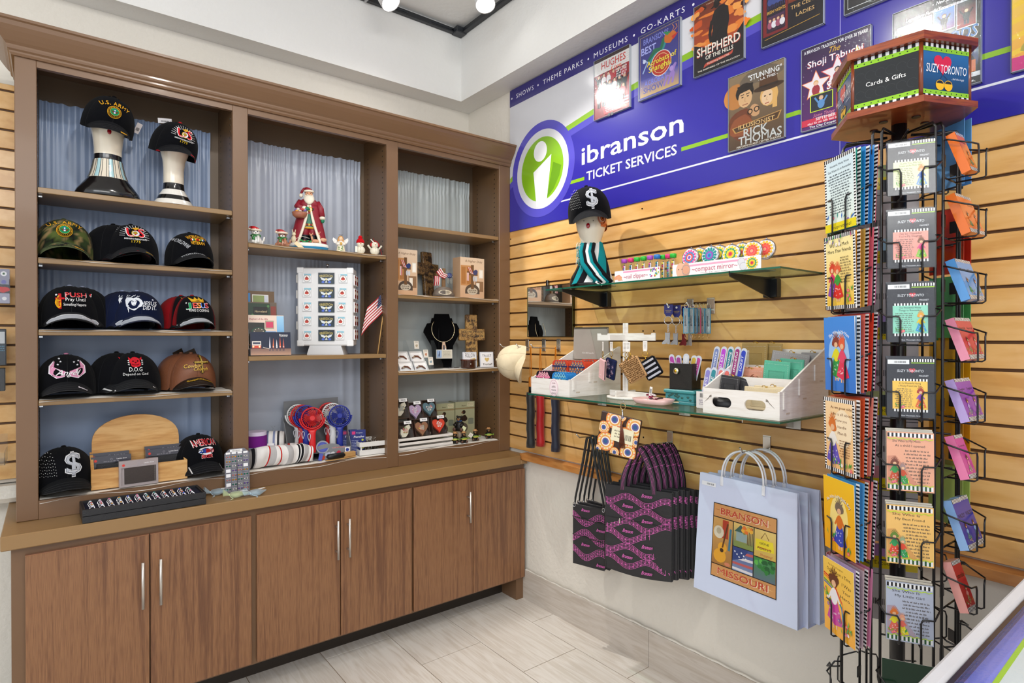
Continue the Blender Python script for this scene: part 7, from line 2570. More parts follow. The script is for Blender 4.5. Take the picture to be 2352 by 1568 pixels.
 # on the lower glass shelf
LZ=1.1825
def stepped_bin(y0,y1,xf,xb,fh,bh,label,name,slots=False,pieces=2):
 """white wooden bin, low at the front and high at the back, with mortised joints"""
 w=y0-y1
 t=empty(name,(xf,(y0+y1)/2,LZ),W_)
 tag(t,label,'display bin')
 d=xb-xf
 b=MB()
 if slots:
  sl=[(-w*.24,w*.135),(w*.20,w*.135)]
  z0,z1=fh*.28,fh*.68
  b.bb(-w/2+.006,w/2-.006,0,.006,0,z0,'#ffffff','whitewood');b.bb(-w/2+.006,w/2-.006,0,.006,z1,fh,'#ffffff','whitewood')
  edges=[-w/2+.006]+[v for(c,h_)in sl for v in(c-h_,c+h_)]+[w/2-.006]
  for i in range(0,len(edges),2):
   b.bb(edges[i],edges[i+1],0,.006,z0,z1,'#ffffff','whitewood')
  rr=(z1-z0)/2
  for(c,h_)in sl:
   for sg in(-1,1):
    for sv in(-1,1):
     pts=[(c+sg*h_,(z0+z1)/2+sv*rr)]+[(c+sg*(h_-rr+rr*math.cos(a)),(z0+z1)/2+sv*rr*math.sin(a))for a in[PI/2*k/6 for k in range(7)]][::-1]
     b.prism(pts,.006,'#ffffff','whitewood','y',0)
  for(c,sg)in((-w*.40,1),(w*.36,-1)):
   b.prism([(c-sg*.022,z0+.012),(c-sg*.008,z1-.010),(c,z1+.004),(c+sg*.006,z1+.006),(c+sg*.006,z1-.002),(c-sg*.002,z0+.03)],.0006,'#8a8178','paper','y',-.0006)
 else:
  b.bb(-w/2+.006,w/2-.006,0,.006,0,fh,'#ffffff','whitewood')
 b.build('front_board',t)
 for sg in(-1,1):
  b=MB()
  xx=-w/2 if sg<0 else w/2-.006
  b.prism([(0.0,0),(d,0),(d,bh),(d-.012,bh),(.012,fh+.004),(0,fh+.004)],.006,'#ffffff','whitewood','x',xx)
  ox=xx-.0007 if sg<0 else xx+.0062
  for(q,zz)in((.12,.016),(.45,.055),(.80,.105)):
   if zz<bh-.03:
    b.bb(ox,ox+.0007,d*q,d*q+.022,zz,zz+.005,'#cdbfae','paper')
  for(q,zz)in((.06,fh*.40),(.36,fh*.85),(.68,fh*1.35)):
   b.bb(ox,ox+.004 if sg>0 else ox,d*q,d*q+.012,zz,zz+fh*.62,'#ffffff','whitewood')
  b.build('side_board',t)
 b=MB();b.bb(-w/2+.006,w/2-.006,d-.006,d,0,bh*.96,'#ffffff','whitewood');b.build('back_board',t)
 b=MB();b.bb(-w/2+.006,w/2-.006,.006,d-.006,0,.004,'#ffffff','whitewood');b.build('bin_floor',t)
 for k in range(1,pieces):
  b=MB();q=d*k/pieces
  b.bb(-w/2+.006,w/2-.006,q,q+.005,0,fh+(bh-fh)*k/pieces*.8,'#ffffff','whitewood');b.build('divider',t)
 return t
stepped_bin(2.050,1.800,1.712,2.03,.070,.210,'white wooden bin of patterned pill clutches with an oval pink label','clutch_bin',False,2)
b=MB();w,h=.056,.076
b.prism([(.028*math.cos(a),.038+.038*math.sin(a))for a in[2*PI*k/32 for k in range(32)]],.0015,'#f3e4e8','paper','y',-.0015)
A=Art(b,w,h,lambda x,y,l:(x-w/2,-.0017-l,y));A.ring(.5,.5,.46,.02,'#c88a9a',32,rv=.46*h/w/A.asp*1.0 if False else.60)
A.text('pill &',.5,.50,.15,'#4a3a40',fit=.42,bold=0);A.text('vitamin',.5,.32,.14,'#4a3a40',fit=.56,bold=0);A.text('clutch',.5,.14,.14,'#4a3a40',fit=.5,bold=0);A.words(.3,.70,.7,.80,1,'#8a5a6a')
o=b.build('oval_label',None,(1.7105,1.895,LZ-.003),(0,0,W_));tag(o,'oval pink label on the front of the white pill clutch bin','label')
def clutch(X,y,z,c,c2,c3,label,w=.10,h=.062,rz=W_,kind=0,zip_='#26305e'):
 t=empty('pill_clutch',(X,y,z),rz)
 tag(t,label,'clutch',None)
 b=MB()
 n=12
 prof=[(-w/2,0),(w/2,0),(w/2,h*.55)]+[(w/2-.02+.02*math.cos(a),h-.02+.02*math.sin(a))for a in[PI/2*k/5 for k in range(6)]]+[(-w/2+.02-.02*math.sin(a),h-.02+.02*math.cos(a))for a in[PI/2*k/5 for k in range(6)]]+[(-w/2,h*.55)]
 b.prism(prof,.055,c,'fabric','y',0)
 A=Art(b,w,h,lambda x,y_,l:(x-w/2,-.0002-l,y_),'fabric')
 for i in range(6):
  for j in range(5):
   u,v=.10+.17*i+(.085 if j%2 else 0),.16+.17*j
   if u>.93 or(v>.7 and(u<.16 or u>.84)):
    continue
   for(s_,cc)in((.078,c2),(.050,c3),(.026,c)):
    A.poly([(u-s_,v),(u,v-s_*1.9),(u+s_,v),(u,v+s_*1.9)],cc)
 A.rect(.02,.60,.98,.68,zip_)
 A2=Art(b,.055,w,lambda x,y_,l:(y_-w/2,.055-x,h+.0003+l),'fabric')
 for i in range(3):
  for j in range(5):
   u,v=.2+.3*i,.14+.18*j
   for(s_,cc)in((.13,c2),(.08,c3)):
    A2.poly([(u-s_,v),(u,v-s_*.6),(u+s_,v),(u,v+s_*.6)],cc)
 b.build('pouch_body',t)
 b=MB();b.tube([(w*.1,-.003,h*.64),(w*.14,-.012,h*.56)],.0022,'#dcdcd8','metal',6);b.build('zip_pull',t)
 return t
OR=('#c8452c','#2c6a8a','#e8a04a')
c1=clutch(1.835,1.992,LZ+.072,*OR,'orange diamond-patterned clutch, left one of the upper row in the white bin',.105,.075)
dup(c1,(1.835,1.882,LZ+.072),None,'orange diamond-patterned clutch, front right of the upper row in the white bin')
dup(c1,(1.895,1.870,LZ+.078),None,'orange diamond-patterned clutch, behind the right-hand orange one')
clutch(1.728,1.985,LZ+.030,'#1c1820','#e07aa0','#e8d8c8','pink and black flowered clutch in the front row of the white bin',.098,.072,zip_='#e07aa0')
clutch(1.728,1.878,LZ+.032,'#2a7ac0','#8ad0e0','#16306a','blue ikat-patterned clutch in the front row of the white bin',.098,.068,zip_='#2a8ac8')
t=empty('zip_pouch',(1.965,1.935,LZ+.15),W_,-.12)
tag(t,'tall taupe flat pouch with small white script standing at the back of the bin','pouch')
b=MB();b.prism([(-.105,0),(.125,0),(.098,.145),(-.118,.145)],.008,'#9a9188','satin');A=Art(b,.23,.145,lambda x,y,l:(x-.115,-.0002-l,y),'paper');A.text('YOU ARE beautiful',.45,.18,.03,'#e8e4e0',fit=.34,it=.2,bold=0);b.build('pouch_body',t)
b=MB();b.bb(-.118,.098,-.001,.010,.142,.150,'#4a443c','satin',.001)
for k in range(6):
 b.ball(-.105+.008*k,0,.152,.004,.003,.003,'#b8943a','metal',6,4)
b.build('zip',t)
t=empty('hanging_stand',(1.87,1.632,LZ),W_)
tag(t,'white wooden T-shaped stand hung with small wristlet wallets','stand')
b=MB();b.loft([(0,.085,.065,0,0,'#ffffff'),(.008,.085,.065,0,0,'#ffffff')],36,'whitewood');b.build('base_disc',t)
b=MB();b.bb(-.085,.13,-.0036,.0036,.008,.030,'#ffffff','whitewood',.001);b.bb(-.0036,.0036,-.06,.06,.008,.031,'#ffffff','whitewood',.001);b.build('foot',t)
b=MB();b.bb(-.014,.014,-.003,.003,.008,.310,'#ffffff','whitewood',.002);b.bb(-.003,.003,-.012,.016,.008,.310,'#ffffff','whitewood',.002);b.build('post',t)
b=MB()
b.prism([(-.155,.238),(.155,.238),(.155,.268),(.138,.268),(.134,.262),(.098,.262),(.094,.268),(-.094,.268),(-.098,.262),(-.134,.262),(-.138,.268),(-.155,.268)],.005,'#ffffff','whitewood','y',-.005)
b.bb(-.004,.004,-.10,.10,.238,.262,'#ffffff','whitewood',.001)
b.build('cross_arm',t)
RS=Matrix.Translation((1.87,1.632,LZ))@Matrix.Rotation(W_,4,'Z')
def wristlet(lx,ly,rz,col,art,label,w=.075,h=.078,th=.014,rot=.45,zl=.235):
 P=RS@Vector((lx,ly,zl))
 t=empty('wristlet',P,W_+rz)
 tag(t,label,'wristlet',None)
 b=MB();b.prism([(-.009,-.002),(.009,-.002),(.009,-.034),(.006,-.044),(-.006,-.044),(-.009,-.034)],.001,'#efeae4','paper');A=Art(b,.018,.042,lambda x,y,l:(x-.009,-.0001-l,y-.044));A.words(.15,.3,.85,.9,5,'#8a8680');b.build('hang_tag',t)
 b=MB();b.tube([(.011*math.cos(a),0,-.053+.011*math.sin(a))for a in[2*PI*k/16 for k in range(16)]],.0012,'#c8a040','metal',6,closed=True);b.tube([(0,0,-.064),(.003,0,-.072),(0,0,-.078)],.002,'#c8a040','metal',6);b.build('gold_ring',t)
 b=MB()
 b.M=Matrix.Translation((.004,0,-.074))@Matrix.Rotation(rot,4,'Y')@Matrix.Translation((0,0,-h))
 b.box(0,0,h/2,w,th,h,col,'fabric',.005)
 A=Art(b,w,h,lambda x,y,l:(x-w/2,-th/2-.0003-l,y),'fabric')
 art(A)
 b.build('wallet_body',t)
 b=MB()
 b.M=Matrix.Translation((.004,0,-.074))@Matrix.Rotation(rot,4,'Y')@Matrix.Translation((0,0,-h))
 for x in(-w/2-.0006,w/2+.0006):
  b.box(x,0,h/2,.001,.004,h*.86,'#16161a','satin')
 b.box(0,0,h+.0006,w*.86,.004,.001,'#16161a','satin')
 b.build('zip',t)
 return t
def a_leo(A):
 rg=random.Random(4)
 A.rect(.05,.05,.95,.95,'#c89c6c')
 for i in range(11):
  for j in range(11):
   u,v=.08+.085*i+rg.uniform(-.015,.015),.08+.085*j+rg.uniform(-.015,.015)
   A.blob(u,v,.034,'#1c120c',i*13+j,n=8,amp=.5);A.blob(u,v,.018,'#9a6a3c',i*7+j,n=7,amp=.4)
def a_pink(A):
 A.rect(.05,.05,.95,.95,'#e4b4b4');rg=random.Random(3)
 for k in range(60):
  A.ell(rg.uniform(.08,.92),rg.uniform(.08,.92),.012,rg.choice(['#eccaca','#d49c9c']),n=5)
 A.words(.35,.2,.65,.28,1,'#f8f0f0')
def a_navy(A):
 A.rect(.05,.05,.95,.95,'#1c2348');rg=random.Random(3)
 for k in range(12):
  u,v=rg.uniform(.12,.88),rg.uniform(.12,.88)
  for q in range(7):
   A.line([(u,v),(u+.1*math.cos(q),v+.1*math.sin(q))],.012,rg.choice(['#b8bcd8','#e0a8b8']))
def a_bw(A):
 A.rect(.04,.04,.96,.96,'#17171b')
 for k in range(4):
  A.rect(.08,.08+.24*k,.92,.18+.24*k,'#b9bac4')
 for k in range(5):
  A.ell(.15+.17*k,.86,.02,'#c8a040',n=6)
wristlet(.065,-.06,.35,'#c89c6c',a_leo,'leopard-print wristlet hanging in front on the white stand',.080,.088,.018,-.50,.235)
wristlet(.040,-.05,.30,'#c89c6c',a_leo,'second leopard-print wristlet just behind the front one',.076,.085,.016,-.62,.235)
wristlet(.118,-.02,.35,'#17171b',a_bw,'black and grey striped wristlet at the right of the stand',.070,.080,.014,-.55,.238)
wristlet(-.085,-.045,-.55,'#e4b4b4',a_pink,'pale pink wristlet hanging at the left of the stand',.070,.088,.014,.12,.235)
wristlet(-.060,-.02,-.2,'#1c2348',a_navy,'navy flowered wristlet behind the pink one',.070,.085,.014,.2,.235)
t=empty('teal_box',(1.885,1.352,LZ),W_+.0)
tag(t,'worn teal wooden box under the black cup','box')
b=MB();b.box(0,0,.006,.138,.085,.012,'#3a8288','resin',.002);b.box(0,0,.026,.126,.076,.030,'#3f8a90','resin',.003);b.box(0,0,.048,.138,.085,.014,'#3f8e92','resin',.004)
rg=random.Random(8)
for k in range(18):
 b.ball(rg.uniform(-.05,.05),-.0385,rg.uniform(.014,.040),.006,.001,.004,'#2f5a54','resin',6,4)
b.build('box_body',t)
t=empty('file_cup',(1.885,1.352,LZ+.055),W_+.10)
tag(t,'square black cup with a glass knob, standing on the teal box','cup')
b=MB()
for(x0,x1,y0,y1)in((-.046,.046,-.034,-.030),(-.046,.046,.030,.034),(-.046,-.042,-.030,.030),(.042,.046,-.030,.030)):
 b.bb(x0,x1,y0,y1,0,.098,'#15130f','leather',.0008)
b.bb(-.046,.046,-.034,.034,0,.003,'#15130f','leather')
b.build('cup_body',t)
b=MB();b.ball(-.014,-.040,.070,.013,.007,.013,'#dcd6b8','metal',8,5);b.ball(-.014,-.0445,.070,.006,.004,.006,'#d8a82a','metal',10,6);b.build('glass_knob',t)
def nail_file(P,rz,rx,ry,c,word,label,s=1.0):
 t=empty('nail_file',P,rz,rx,ry)
 t.scale=(s,)*3
 tag(t,label,'nail file',None)
 w,h=.026,.115
 pts=[(w/2*math.cos(a),h-w/2+w/2*math.sin(a))for a in[PI*k/10 for k in range(11)]]+[(-w/2,0),(w/2,0)]
 b=MB();b.prism(pts,.0015,'#c9ccd8','gloss','y',0);b.build('sleeve',t)
 pts=[(.0085*math.cos(a),h-.017+.0085*math.sin(a))for a in[PI*k/10 for k in range(11)]]+[(-.0085,.006),(.0085,.006)]
 b=MB();b.prism(pts,.001,c,'gloss','y',-.0012)
 A=Art(b,.09,.017,lambda x,y,l:(.0085-y*1.0,-.0014-l,.010+x),'paper')
 A.text(word,.55,.25,.11,'#f0eef4',fit=min(.8,.12*len(word)),it=.2,bold=0)
 b.build('file_face',t)
 return t
base=Vector((1.885,1.352,LZ+.075))
nail_file(base+Vector((-.01,.030,0)),W_,-.05,-.28,'#b04aa0','SASSY','purple nail file leaning left in the black cup')
nail_file(base+Vector((-.005,.020,-.006)),W_,-.05,-.10,'#a04a90','SHINE','second purple nail file in the black cup')
nail_file(base+Vector((-.01,-.004,0)),W_,-.05,.04,'#d8d8dc','X X X','silver patterned nail file in the middle of the black cup')
nail_file(base+Vector((.0,-.016,-.004)),W_,-.05,.2,'#c8a848','X X','gold patterned nail file in the black cup')
nail_file(base+Vector((.005,-.028,-.004)),W_,-.05,.24,'#c04a9a','GLOW','pink nail file leaning right in the black cup')
t=empty('file_rack',(1.80,1.195,LZ),W_-.15)
tag(t,'clear sloping rack of nail files between the teal box and the wooden bin','display rack')
b=MB();b.bb(-.055,.055,0,.002,0,.06,'#e9e2e0','gloss');b.bb(-.055,.055,.09,.093,0,.15,'#ffffff','clear');b.bb(-.055,.055,0,.09,0,.002,'#ffffff','clear')
A=Art(b,.11,.06,lambda x,y,l:(x-.055,-.0001-l,y));A.barcode(.15,.65,.5,.9);A.words(.1,.2,.6,.55,3,'#8a7a9a');A.blob(.8,.3,.06,'#c83a4a',2)
b.build('rack_body',t)
b=MB();b.tube([(-.056,.0,0),(-.056,.03,.05),(-.056,.085,.14),(-.056,.095,.10),(-.056,.095,0)],.0018,'#c8a060','metal',6);b.build('wire_side',t)
RF=Matrix.Translation((1.80,1.195,LZ))@Matrix.Rotation(W_-.15,4,'Z')
for k,(lx,ly,lz,c,wd,nm)in enumerate(((-.048,.070,.105,'#7a86b8','Promise','slate-blue'),(-.018,.072,.105,'#b84ac8','BLESS','violet'),(.010,.074,.105,'#2c7a88','Amazing','teal'),(.038,.076,.105,'#9a3a78','thankful','plum'),(.062,.078,.100,'#3a4ab8','SORRY','blue'),(-.044,.022,.030,'#8a84c8','LESS','lavender'),(-.020,.024,.032,'#3a8a96','RISE','teal'),(.010,.026,.032,'#d87a78','GRACE','coral'),(.034,.028,.030,'#d8706a','SMILE','coral'))):
 P=RF@Vector((lx,ly,lz))
 row='upper' if k<5 else 'lower'
 idx=('first','second','third','fourth','fifth')[k if k<5 else k-5]
 nail_file(P,W_-.15,-.12,.12,c,wd,'%s nail file, %s in the %s row of the clear rack'%(nm,idx,row))
t=empty('trinket_dish',(1.79,1.425,LZ),W_+.1)
tag(t,'shallow pale pink dish of hair clips on the lower glass shelf','dish')
b=MB()
b.loft([(0,.062,.036,0,0,'#e6bcb8'),(.003,.068,.040,0,0,'#e6bcb8'),(.020,.078,.048,0,0,'#e6bcb8'),(.021,.074,.044,0,0,'#e6bcb8'),(.006,.060,.034,0,0,'#e6bcb8')],36,'ceramic',pw=4)
b.build('dish_body',t)
rg=random.Random(6)
for k in range(9):
 b=MB();c=rg.choice(['#c82a6a','#8a2a4a','#e6dce0','#2a1c24','#d8a8b8','#b8c0d0'])
 b.loft([(0,.016,.006,0,0,c),(.003,.017,.007,0,0,c),(.005,.012,.004,0,0,c)],14,'glitter')
 o=b.build('hair_clip',None,(1.79+rg.uniform(-.02,.02),1.425+rg.uniform(-.045,.045),LZ+.010+.003*k),(rg.uniform(-.3,.3),rg.uniform(-.3,.3),rg.uniform(0,3)))
 tag(o,'small glittering oval hair clip heaped in the pale pink dish','hair clip','hair clips in the pink dish')
b=MB();b.M=Matrix.Rotation(.15,4,'Y');b.bb(-.006,.006,-.0005,.0005,0,.035,'#f2f0ec','paper');A=Art(b,.012,.035,lambda x,y,l:(x-.006,-.0006-l,y));A.barcode(.1,.3,.9,.8,10)
o=b.build('price_tag',None,(1.78,1.432,LZ+.03),(0,0,W_));tag(o,'upright white barcode tag in the pale pink dish','price tag')
for k,(px,py,a)in enumerate(((1532,922,.5),(1540,925,.2),(1536,918,-.1),(1546,929,.4))):
 p=onZ(px,py,LZ)
 b=MB();b.box(0,0,.004,.055,.007,.004,'#efe2c8','gloss',.0015);b.box(.002,0,.0075,.048,.005,.002,'#d8b87a','metal',.001)
 o=b.build('bar_clip',None,(p.x,p.y,LZ+.0005+.004*(k%2)),(0,0,W_+a+.6));tag(o,'slim cream and gold bar hair clip lying beside the pink dish','hair clip','slim bar clips on the glass')
for(px,py,c,c2,nm)in((1566,927,'#efe8cc','#d8d8d8','cream-rimmed'),(1599,929,'#c8242c','#d0d4d8','red-rimmed')):
 p=onZ(px,py,LZ)
 t=empty('glitter_clip',(p.x,p.y,LZ+.001),W_+.2,.12)
 tag(t,'large oval glitter hair clip, %s, on the lower glass shelf'%nm,'hair clip')
 b=MB();b.loft([(0,.036,.019,0,0,c),(.006,.038,.020,0,0,c),(.007,.036,.019,0,0,c)],28,'ceramic');b.build('clip_rim',t)
 b=MB();b.loft([(.007,.035,.018,0,0,c2),(.012,.028,.014,0,0,c2),(.014,.012,.006,0,0,c2)],28,'glitter');b.build('glitter_top',t)
stepped_bin(1.160,.897,1.716,2.035,.082,.218,'large white wooden stepped bin of card holders, right end of the lower shelf','card_holder_bin',True,3)
def holder(X,y,z,rz,rx,c,label,w=.072,h=.10,land=False,ry=0.0,mat='leather'):
 t=empty('card_holder',(X,y,z),rz,rx,ry)
 tag(t,label,'card holder',None)
 if land:
  w,h=h,w
 b=MB();b.bb(-w/2,w/2,0,.006,0,h,c,mat,.0018)
 fr=mixc(c,'#000000',.12)
 for(x0,x1,z0,z1)in((-w*.30,w*.30,h*.14,h*.155),(-w*.30,w*.30,h*.70,h*.715),(-w*.30,-w*.285,h*.14,h*.715),(w*.285,w*.30,h*.14,h*.715)):
  b.bb(x0,x1,-.0012,0,z0,z1,fr,mat)
 A=Art(b,w,h,lambda x,y_,l:(x-w/2,-.0002-l,y_),mat)
 st=mixc(c,'#ffffff',.35)
 for k in range(16):
  A.rect(.06,.05+.056*k,.075,.08+.056*k,st);A.rect(.925,.05+.056*k,.94,.08+.056*k,st)
  A.rect(.05+.056*k,.90,.08+.056*k,.912,st)
 b.build('holder_body',t)
 b=MB();b.bb(-w*.27,w*.27,-.0008,-.0004,h*.16,h*.69,'#ffffff','clear');b.build('id_window',t)
 b=MB();b.tube([(.006*math.cos(a),.003,h+.002+.004*math.sin(a))for a in[2*PI*k/10 for k in range(10)]],.0011,'#c8a040','metal',5,closed=True);b.ball(.010,.003,h+.001,.0035,.003,.003,'#c8a040','metal',8,5);b.build('gold_clasp',t)
 return t
GO,GR,TE,PI_,CRD,BKH='#b09256','#a8a6a6','#5cb89a','#e2a288','#dccba6','#2c2c30'
holder(1.985,1.135,LZ+.105,W_,-.06,GO,'gold card holder standing at the back left of the wooden bin',.098,.125)
holder(1.998,1.080,LZ+.105,W_,-.06,GO,'second gold card holder behind the first one',.080,.125)
holder(1.975,1.010,LZ+.10,W_,-.08,GR,'silver-grey card holder leaning sideways at the back of the wooden bin',.10,.13,True,.12)
holder(1.99,.935,LZ+.115,W_,-.08,'#9a9898','grey card holder in the back right corner of the wooden bin',.07,.085)
holder(1.885,1.005,LZ+.060,W_,-.08,TE,'mint green card holder in front, right side of the wooden bin',.090,.112,ry=.06)
holder(1.905,.965,LZ+.068,W_,-.08,TE,'mint green card holder behind the front one',.080,.112,ry=.05)
holder(1.890,1.100,LZ+.062,W_,-.08,PI_,'peach card holder in front, left in the middle of the bin',.11,.080)
holder(1.905,1.080,LZ+.068,W_,-.08,PI_,'peach card holder behind the front peach one',.11,.080)
holder(1.790,1.118,LZ+.030,W_,-.10,BKH,'black metallic card holder, front left of the wooden bin',.070,.092,ry=.08)
holder(1.808,1.095,LZ+.030,W_+.2,-.10,BKH,'black metallic card holder half hidden behind the front black one',.065,.088,ry=.25)
holder(1.775,.985,LZ+.020,W_,-.10,CRD,'cream card holder at the front right of the wooden bin',.13,.072)
holder(1.790,.965,LZ+.024,W_,-.10,CRD,'cream card holder second in its stack at the front right',.12,.072)
t=empty('rolled_strap',(1.855,1.055,LZ+.075),W_)
tag(t,'rolled peach leather strap between the peach and mint card holders','strap')
b=MB()
def ribbon(b,pts,w,c):
 n=len(pts)-1
 b.grid(lambda u,v:(pts[round(u*n)][0],pts[round(u*n)][1]-w/2+w*v,pts[round(u*n)][2]),n,1,c,'leather')
ribbon(b,[(.020*math.cos(a)*(1-k*.012),0,.028+.026*math.sin(a)*(1-k*.012))for k,a in enumerate([2*PI*q/20 for q in range(46)])],.012,PI_)
ribbon(b,[(.0,-.004,.006),(.01,-.010,-.014),(.014,-.012,-.032),(.022,-.02,-.05)],.012,PI_)
b.build('strap_loop',t)
t=empty('rolled_strap',(1.748,1.105,LZ+.008),W_)
tag(t,'rolled black strap seen through the left hand hole of the wooden bin','strap')
b=MB();b.M=Matrix.Translation((0,0,.022))@Matrix.Rotation(PI/2,4,'Y');b.loft([(-.04,.018,.018,0,0,'#1c1c20'),(.04,.018,.018,0,0,'#1c1c20')],20,'leather');b.build('strap_roll',t)
# lower hooks and hanging bags
hook(1.902,1.014,.20,'chrome hook holding the little black and pink shoulder bags')
hook(1.544,1.030,.22,'chrome hook holding the black and pink tote bags')
hook(1.118,1.065,.18,'chrome hook holding the pale blue gift bags',plate=.03)
MAG='#dc66b8'
def music(A,seed=1,big=1.0):
 A.rect(0,0,1,1,'#17161a')
 rows_=int(6/big)
 amp=.042
 for r in range(rows_):
  v0=.07+.86*(r+.5)/rows_
  ph=(PI if r%2 else 0)+seed
  for q in range(5):
   A.line([(k/24,v0+.016*(q-2)*big+amp*big*math.sin(2*PI*(k/24)*1.7/big+ph))for k in range(25)],.0045*big,MAG)
  for k in range(17):
   u=(k+.5)/17
   vv=v0+amp*big*math.sin(2*PI*u*1.7/big+ph)
   A.line([(u,max(vv-.028*big,.01)),(u,min(vv+.030*big,.99))],.0045*big,MAG)
   A.ell(u-.006,vv-.028*big+.02*((k*7)%3)*big,.011*big,MAG,rv=.008*big,n=7)
 for r in range(-1,rows_):
  ph=(PI if r%2 else 0)+seed
  for k in range(-1,4):
   u=(1.5*PI-ph+2*PI*k)/(2*PI*1.7/big)
   v=.07+.86*(r+1)/rows_-.018
   if.08<u<.92 and 0<v<.95:
    A.text('Branson',u,v,.05*big,MAG,it=.4,fit=.16*big)
def tote(P,rz,w,h,label,name='tote_bag',first=None,deep=.008,handle=.17):
 if first:
  return dup(first,P,rz,label)
 t=empty(name,P,rz)
 tag(t,label,'tote bag','black and pink tote bags')
 b=MB()
 b.grid(lambda u,v:(-w/2+w*u,-.003*math.sin(PI*u)*math.sin(PI*v)-.004*math.sin(7*v+2*u),-h+h*v-.010*math.sin(PI*u)*(1-v)),48,40,'#17161a','satin')
 b.grid(lambda u,v:(w/2-w*u,deep+.002*math.sin(5*v),-h+h*v-.010*math.sin(PI*u)*(1-v)),14,14,'#17161a','satin')
 A=Art(b,w,h,lambda x,y,l:(-w/2+x,-.0012-l-.003*math.sin(PI*x/w)*math.sin(PI*y/h)-.004*math.sin(7*y/h+2*x/w),-h+y-.010*math.sin(PI*x/w)*(1-y/h)),'satin')
 music(A)
 A.line([(0,.62),(1,.60)],.008,'#0c0c0e')
 for x in(-w/2,w/2):
  b.bb(x-.003,x+.003,-.003,deep+.002,-h,0,'#101012','satin',.002)
 b.build('bag_body',t)
 for sgn,yy in((1,-.004),(1,deep+.002)):
  b=MB()
  n=14
  def hp(u,v,yy=yy):
   a=PI*u
   x=-math.cos(a)*w*.24*(1-.55*math.sin(a)**1.2)
   return(x+(v-.5)*.024*abs(math.cos(a))**.5,yy+.012*math.sin(a),handle*math.sin(a)**.7-.015+(v-.5)*.022*math.sin(a))
  b.grid(hp,20,2,'#17161a','satin')
  for k in range(2,19):
   if k%2:
    p,q=hp(k/20,.15),hp(k/20,.85)
    b.tube([(p[0],p[1]-.001,p[2]),(q[0],q[1]-.001,q[2])],.0011,MAG,'satin',4)
  for v_ in(.3,.5,.7):
   b.tube([tuple(Vector(hp(k/20,v_))-Vector((0,.001,0)))for k in range(21)],.0006,MAG,'satin',4)
  b.build('strap',t)
 b=MB();b.bb(-w*.28,-w*.26,-.010,-.007,-h*.44,-h*.38,'#e0ddd0','metal',.001);b.build('zip_pull',t)
 return t
T1=tote((1.845,1.544,.832),W_+.34,.275,.345,'black tote bag with pink music notes, the foremost of the row')
for k in range(5):
 tote((1.870+.025*k,1.534-.010*k,.838+.004*(k%2)),W_+.30-.05*k,0,0,'black tote bag with pink music notes, %s behind the foremost'%('first','second','third','fourth','last')[k],first=T1)
S1=None
for k in range(5):
 P=(1.930+.019*k,1.902-.004*k,.662+.006*(k%2))
 rz=W_+.26-.09*k
 lb='small black and pink shoulder bag, %s on its hook'%('foremost','second','third','fourth','rearmost')[k]
 if S1 is None:
  t=empty('shoulder_bag',P,rz)
  tag(t,lb,'shoulder bag','little black and pink shoulder bags')
  w,h=.165,.275
  b=MB()
  b.box(0,.006,-h/2,w,.014,h,'#17161a','satin',.004)
  A=Art(b,w,h,lambda x,y,l:(x-w/2,-.0016-l,y-h),'satin')
  music(A,2,1.6)
  A.line([(.0,.80),(1,.76)],.03,'#0c0c0e');A.line([(0,.5),(1,.46)],.02,'#0c0c0e')
  b.build('bag_body',t)
  b=MB()
  for sg in(-1,1):
   b.tube([(sg*w*.46,.004,-.006),(sg*w*.44,.004,.03),(sg*w*.20,.004,.20),(sg*.012,.004,.310),(0,.004,.316)],[.003,.005,.006,.006,.006],'#131316','satin',6)
  b.build('shoulder_strap',t)
  b=MB()
  for sg in(-1,1):
   b.tube([(sg*w*.46+.006*math.cos(a),-.002,-.002+.010*math.sin(a))for a in[2*PI*q/10 for q in range(10)]],.0018,'#c8c8cc','metal',5,closed=True)
  b.build('ring_clasp',t)
  S1=t
 else:
  dup(S1,P,rz,lb)
t=empty('pouch_wallet',(1.690,1.487,1.170),W_+.28)
tag(t,'flat brown and orange medallion-print pouch hanging from the lower glass shelf','pouch')
w,h=.165,.150
b=MB();b.M=Matrix.Rotation(.16,4,'Y')@Matrix.Translation((0,0,-.03));b.box(0,0,-h/2,w,.012,h,'#3a241c','leather',.003)
A=Art(b,w,h,lambda x,y,l:(x-w/2,-.0062-l,y-h),'leather')
for(u,v,r)in((.36,.86,.22),(.88,.80,.22),(.12,.60,.15),(.66,.52,.20),(.22,.26,.22),(.80,.14,.20),(.48,.05,.12),(.96,.44,.12),(.05,.02,.1),(.55,.98,.1)):
 for(s_,c)in((1,'#e2863a'),(.86,'#f0d9b0'),(.66,'#e8a050'),(.5,'#f4ecd8'),(.38,'#6a5a9a'),(.24,'#2c5a8a')):
  pts=[(min(max(u+r*s_*math.cos(a),.01),.99),min(max(v+r*s_*math.sin(a)*A.asp,.01),.99))for a in[2*PI*k/22 for k in range(22)]]
  A.poly(pts,c)
 for k in range(14):
  a=2*PI*k/14
  uu,vv=u+r*.78*math.cos(a),v+r*.78*math.sin(a)*A.asp
  if.03<uu<.97 and.03<vv<.97:
   A.ell(uu,vv,r*.08,'#e8d23a' if k%2 else '#e2583a',n=6)
A.rect(.34,.34,.88,.70,'#ede6c6');A.words(.40,.42,.62,.64,3,'#5a4a3a');A.barcode(.68,.42,.84,.56,12)
b.build('pouch_body',t)
b=MB();b.tube([(.010*math.cos(a),0,.004+.012*math.sin(a))for a in[2*PI*k/14 for k in range(14)]],.0014,'#c9b27a','metal',6,closed=True)
b.tube([(0,-.006,-.008),(.004,-.010,-.028),(-.002,-.010,-.045)],.003,'#d0d2d6','metal',6)
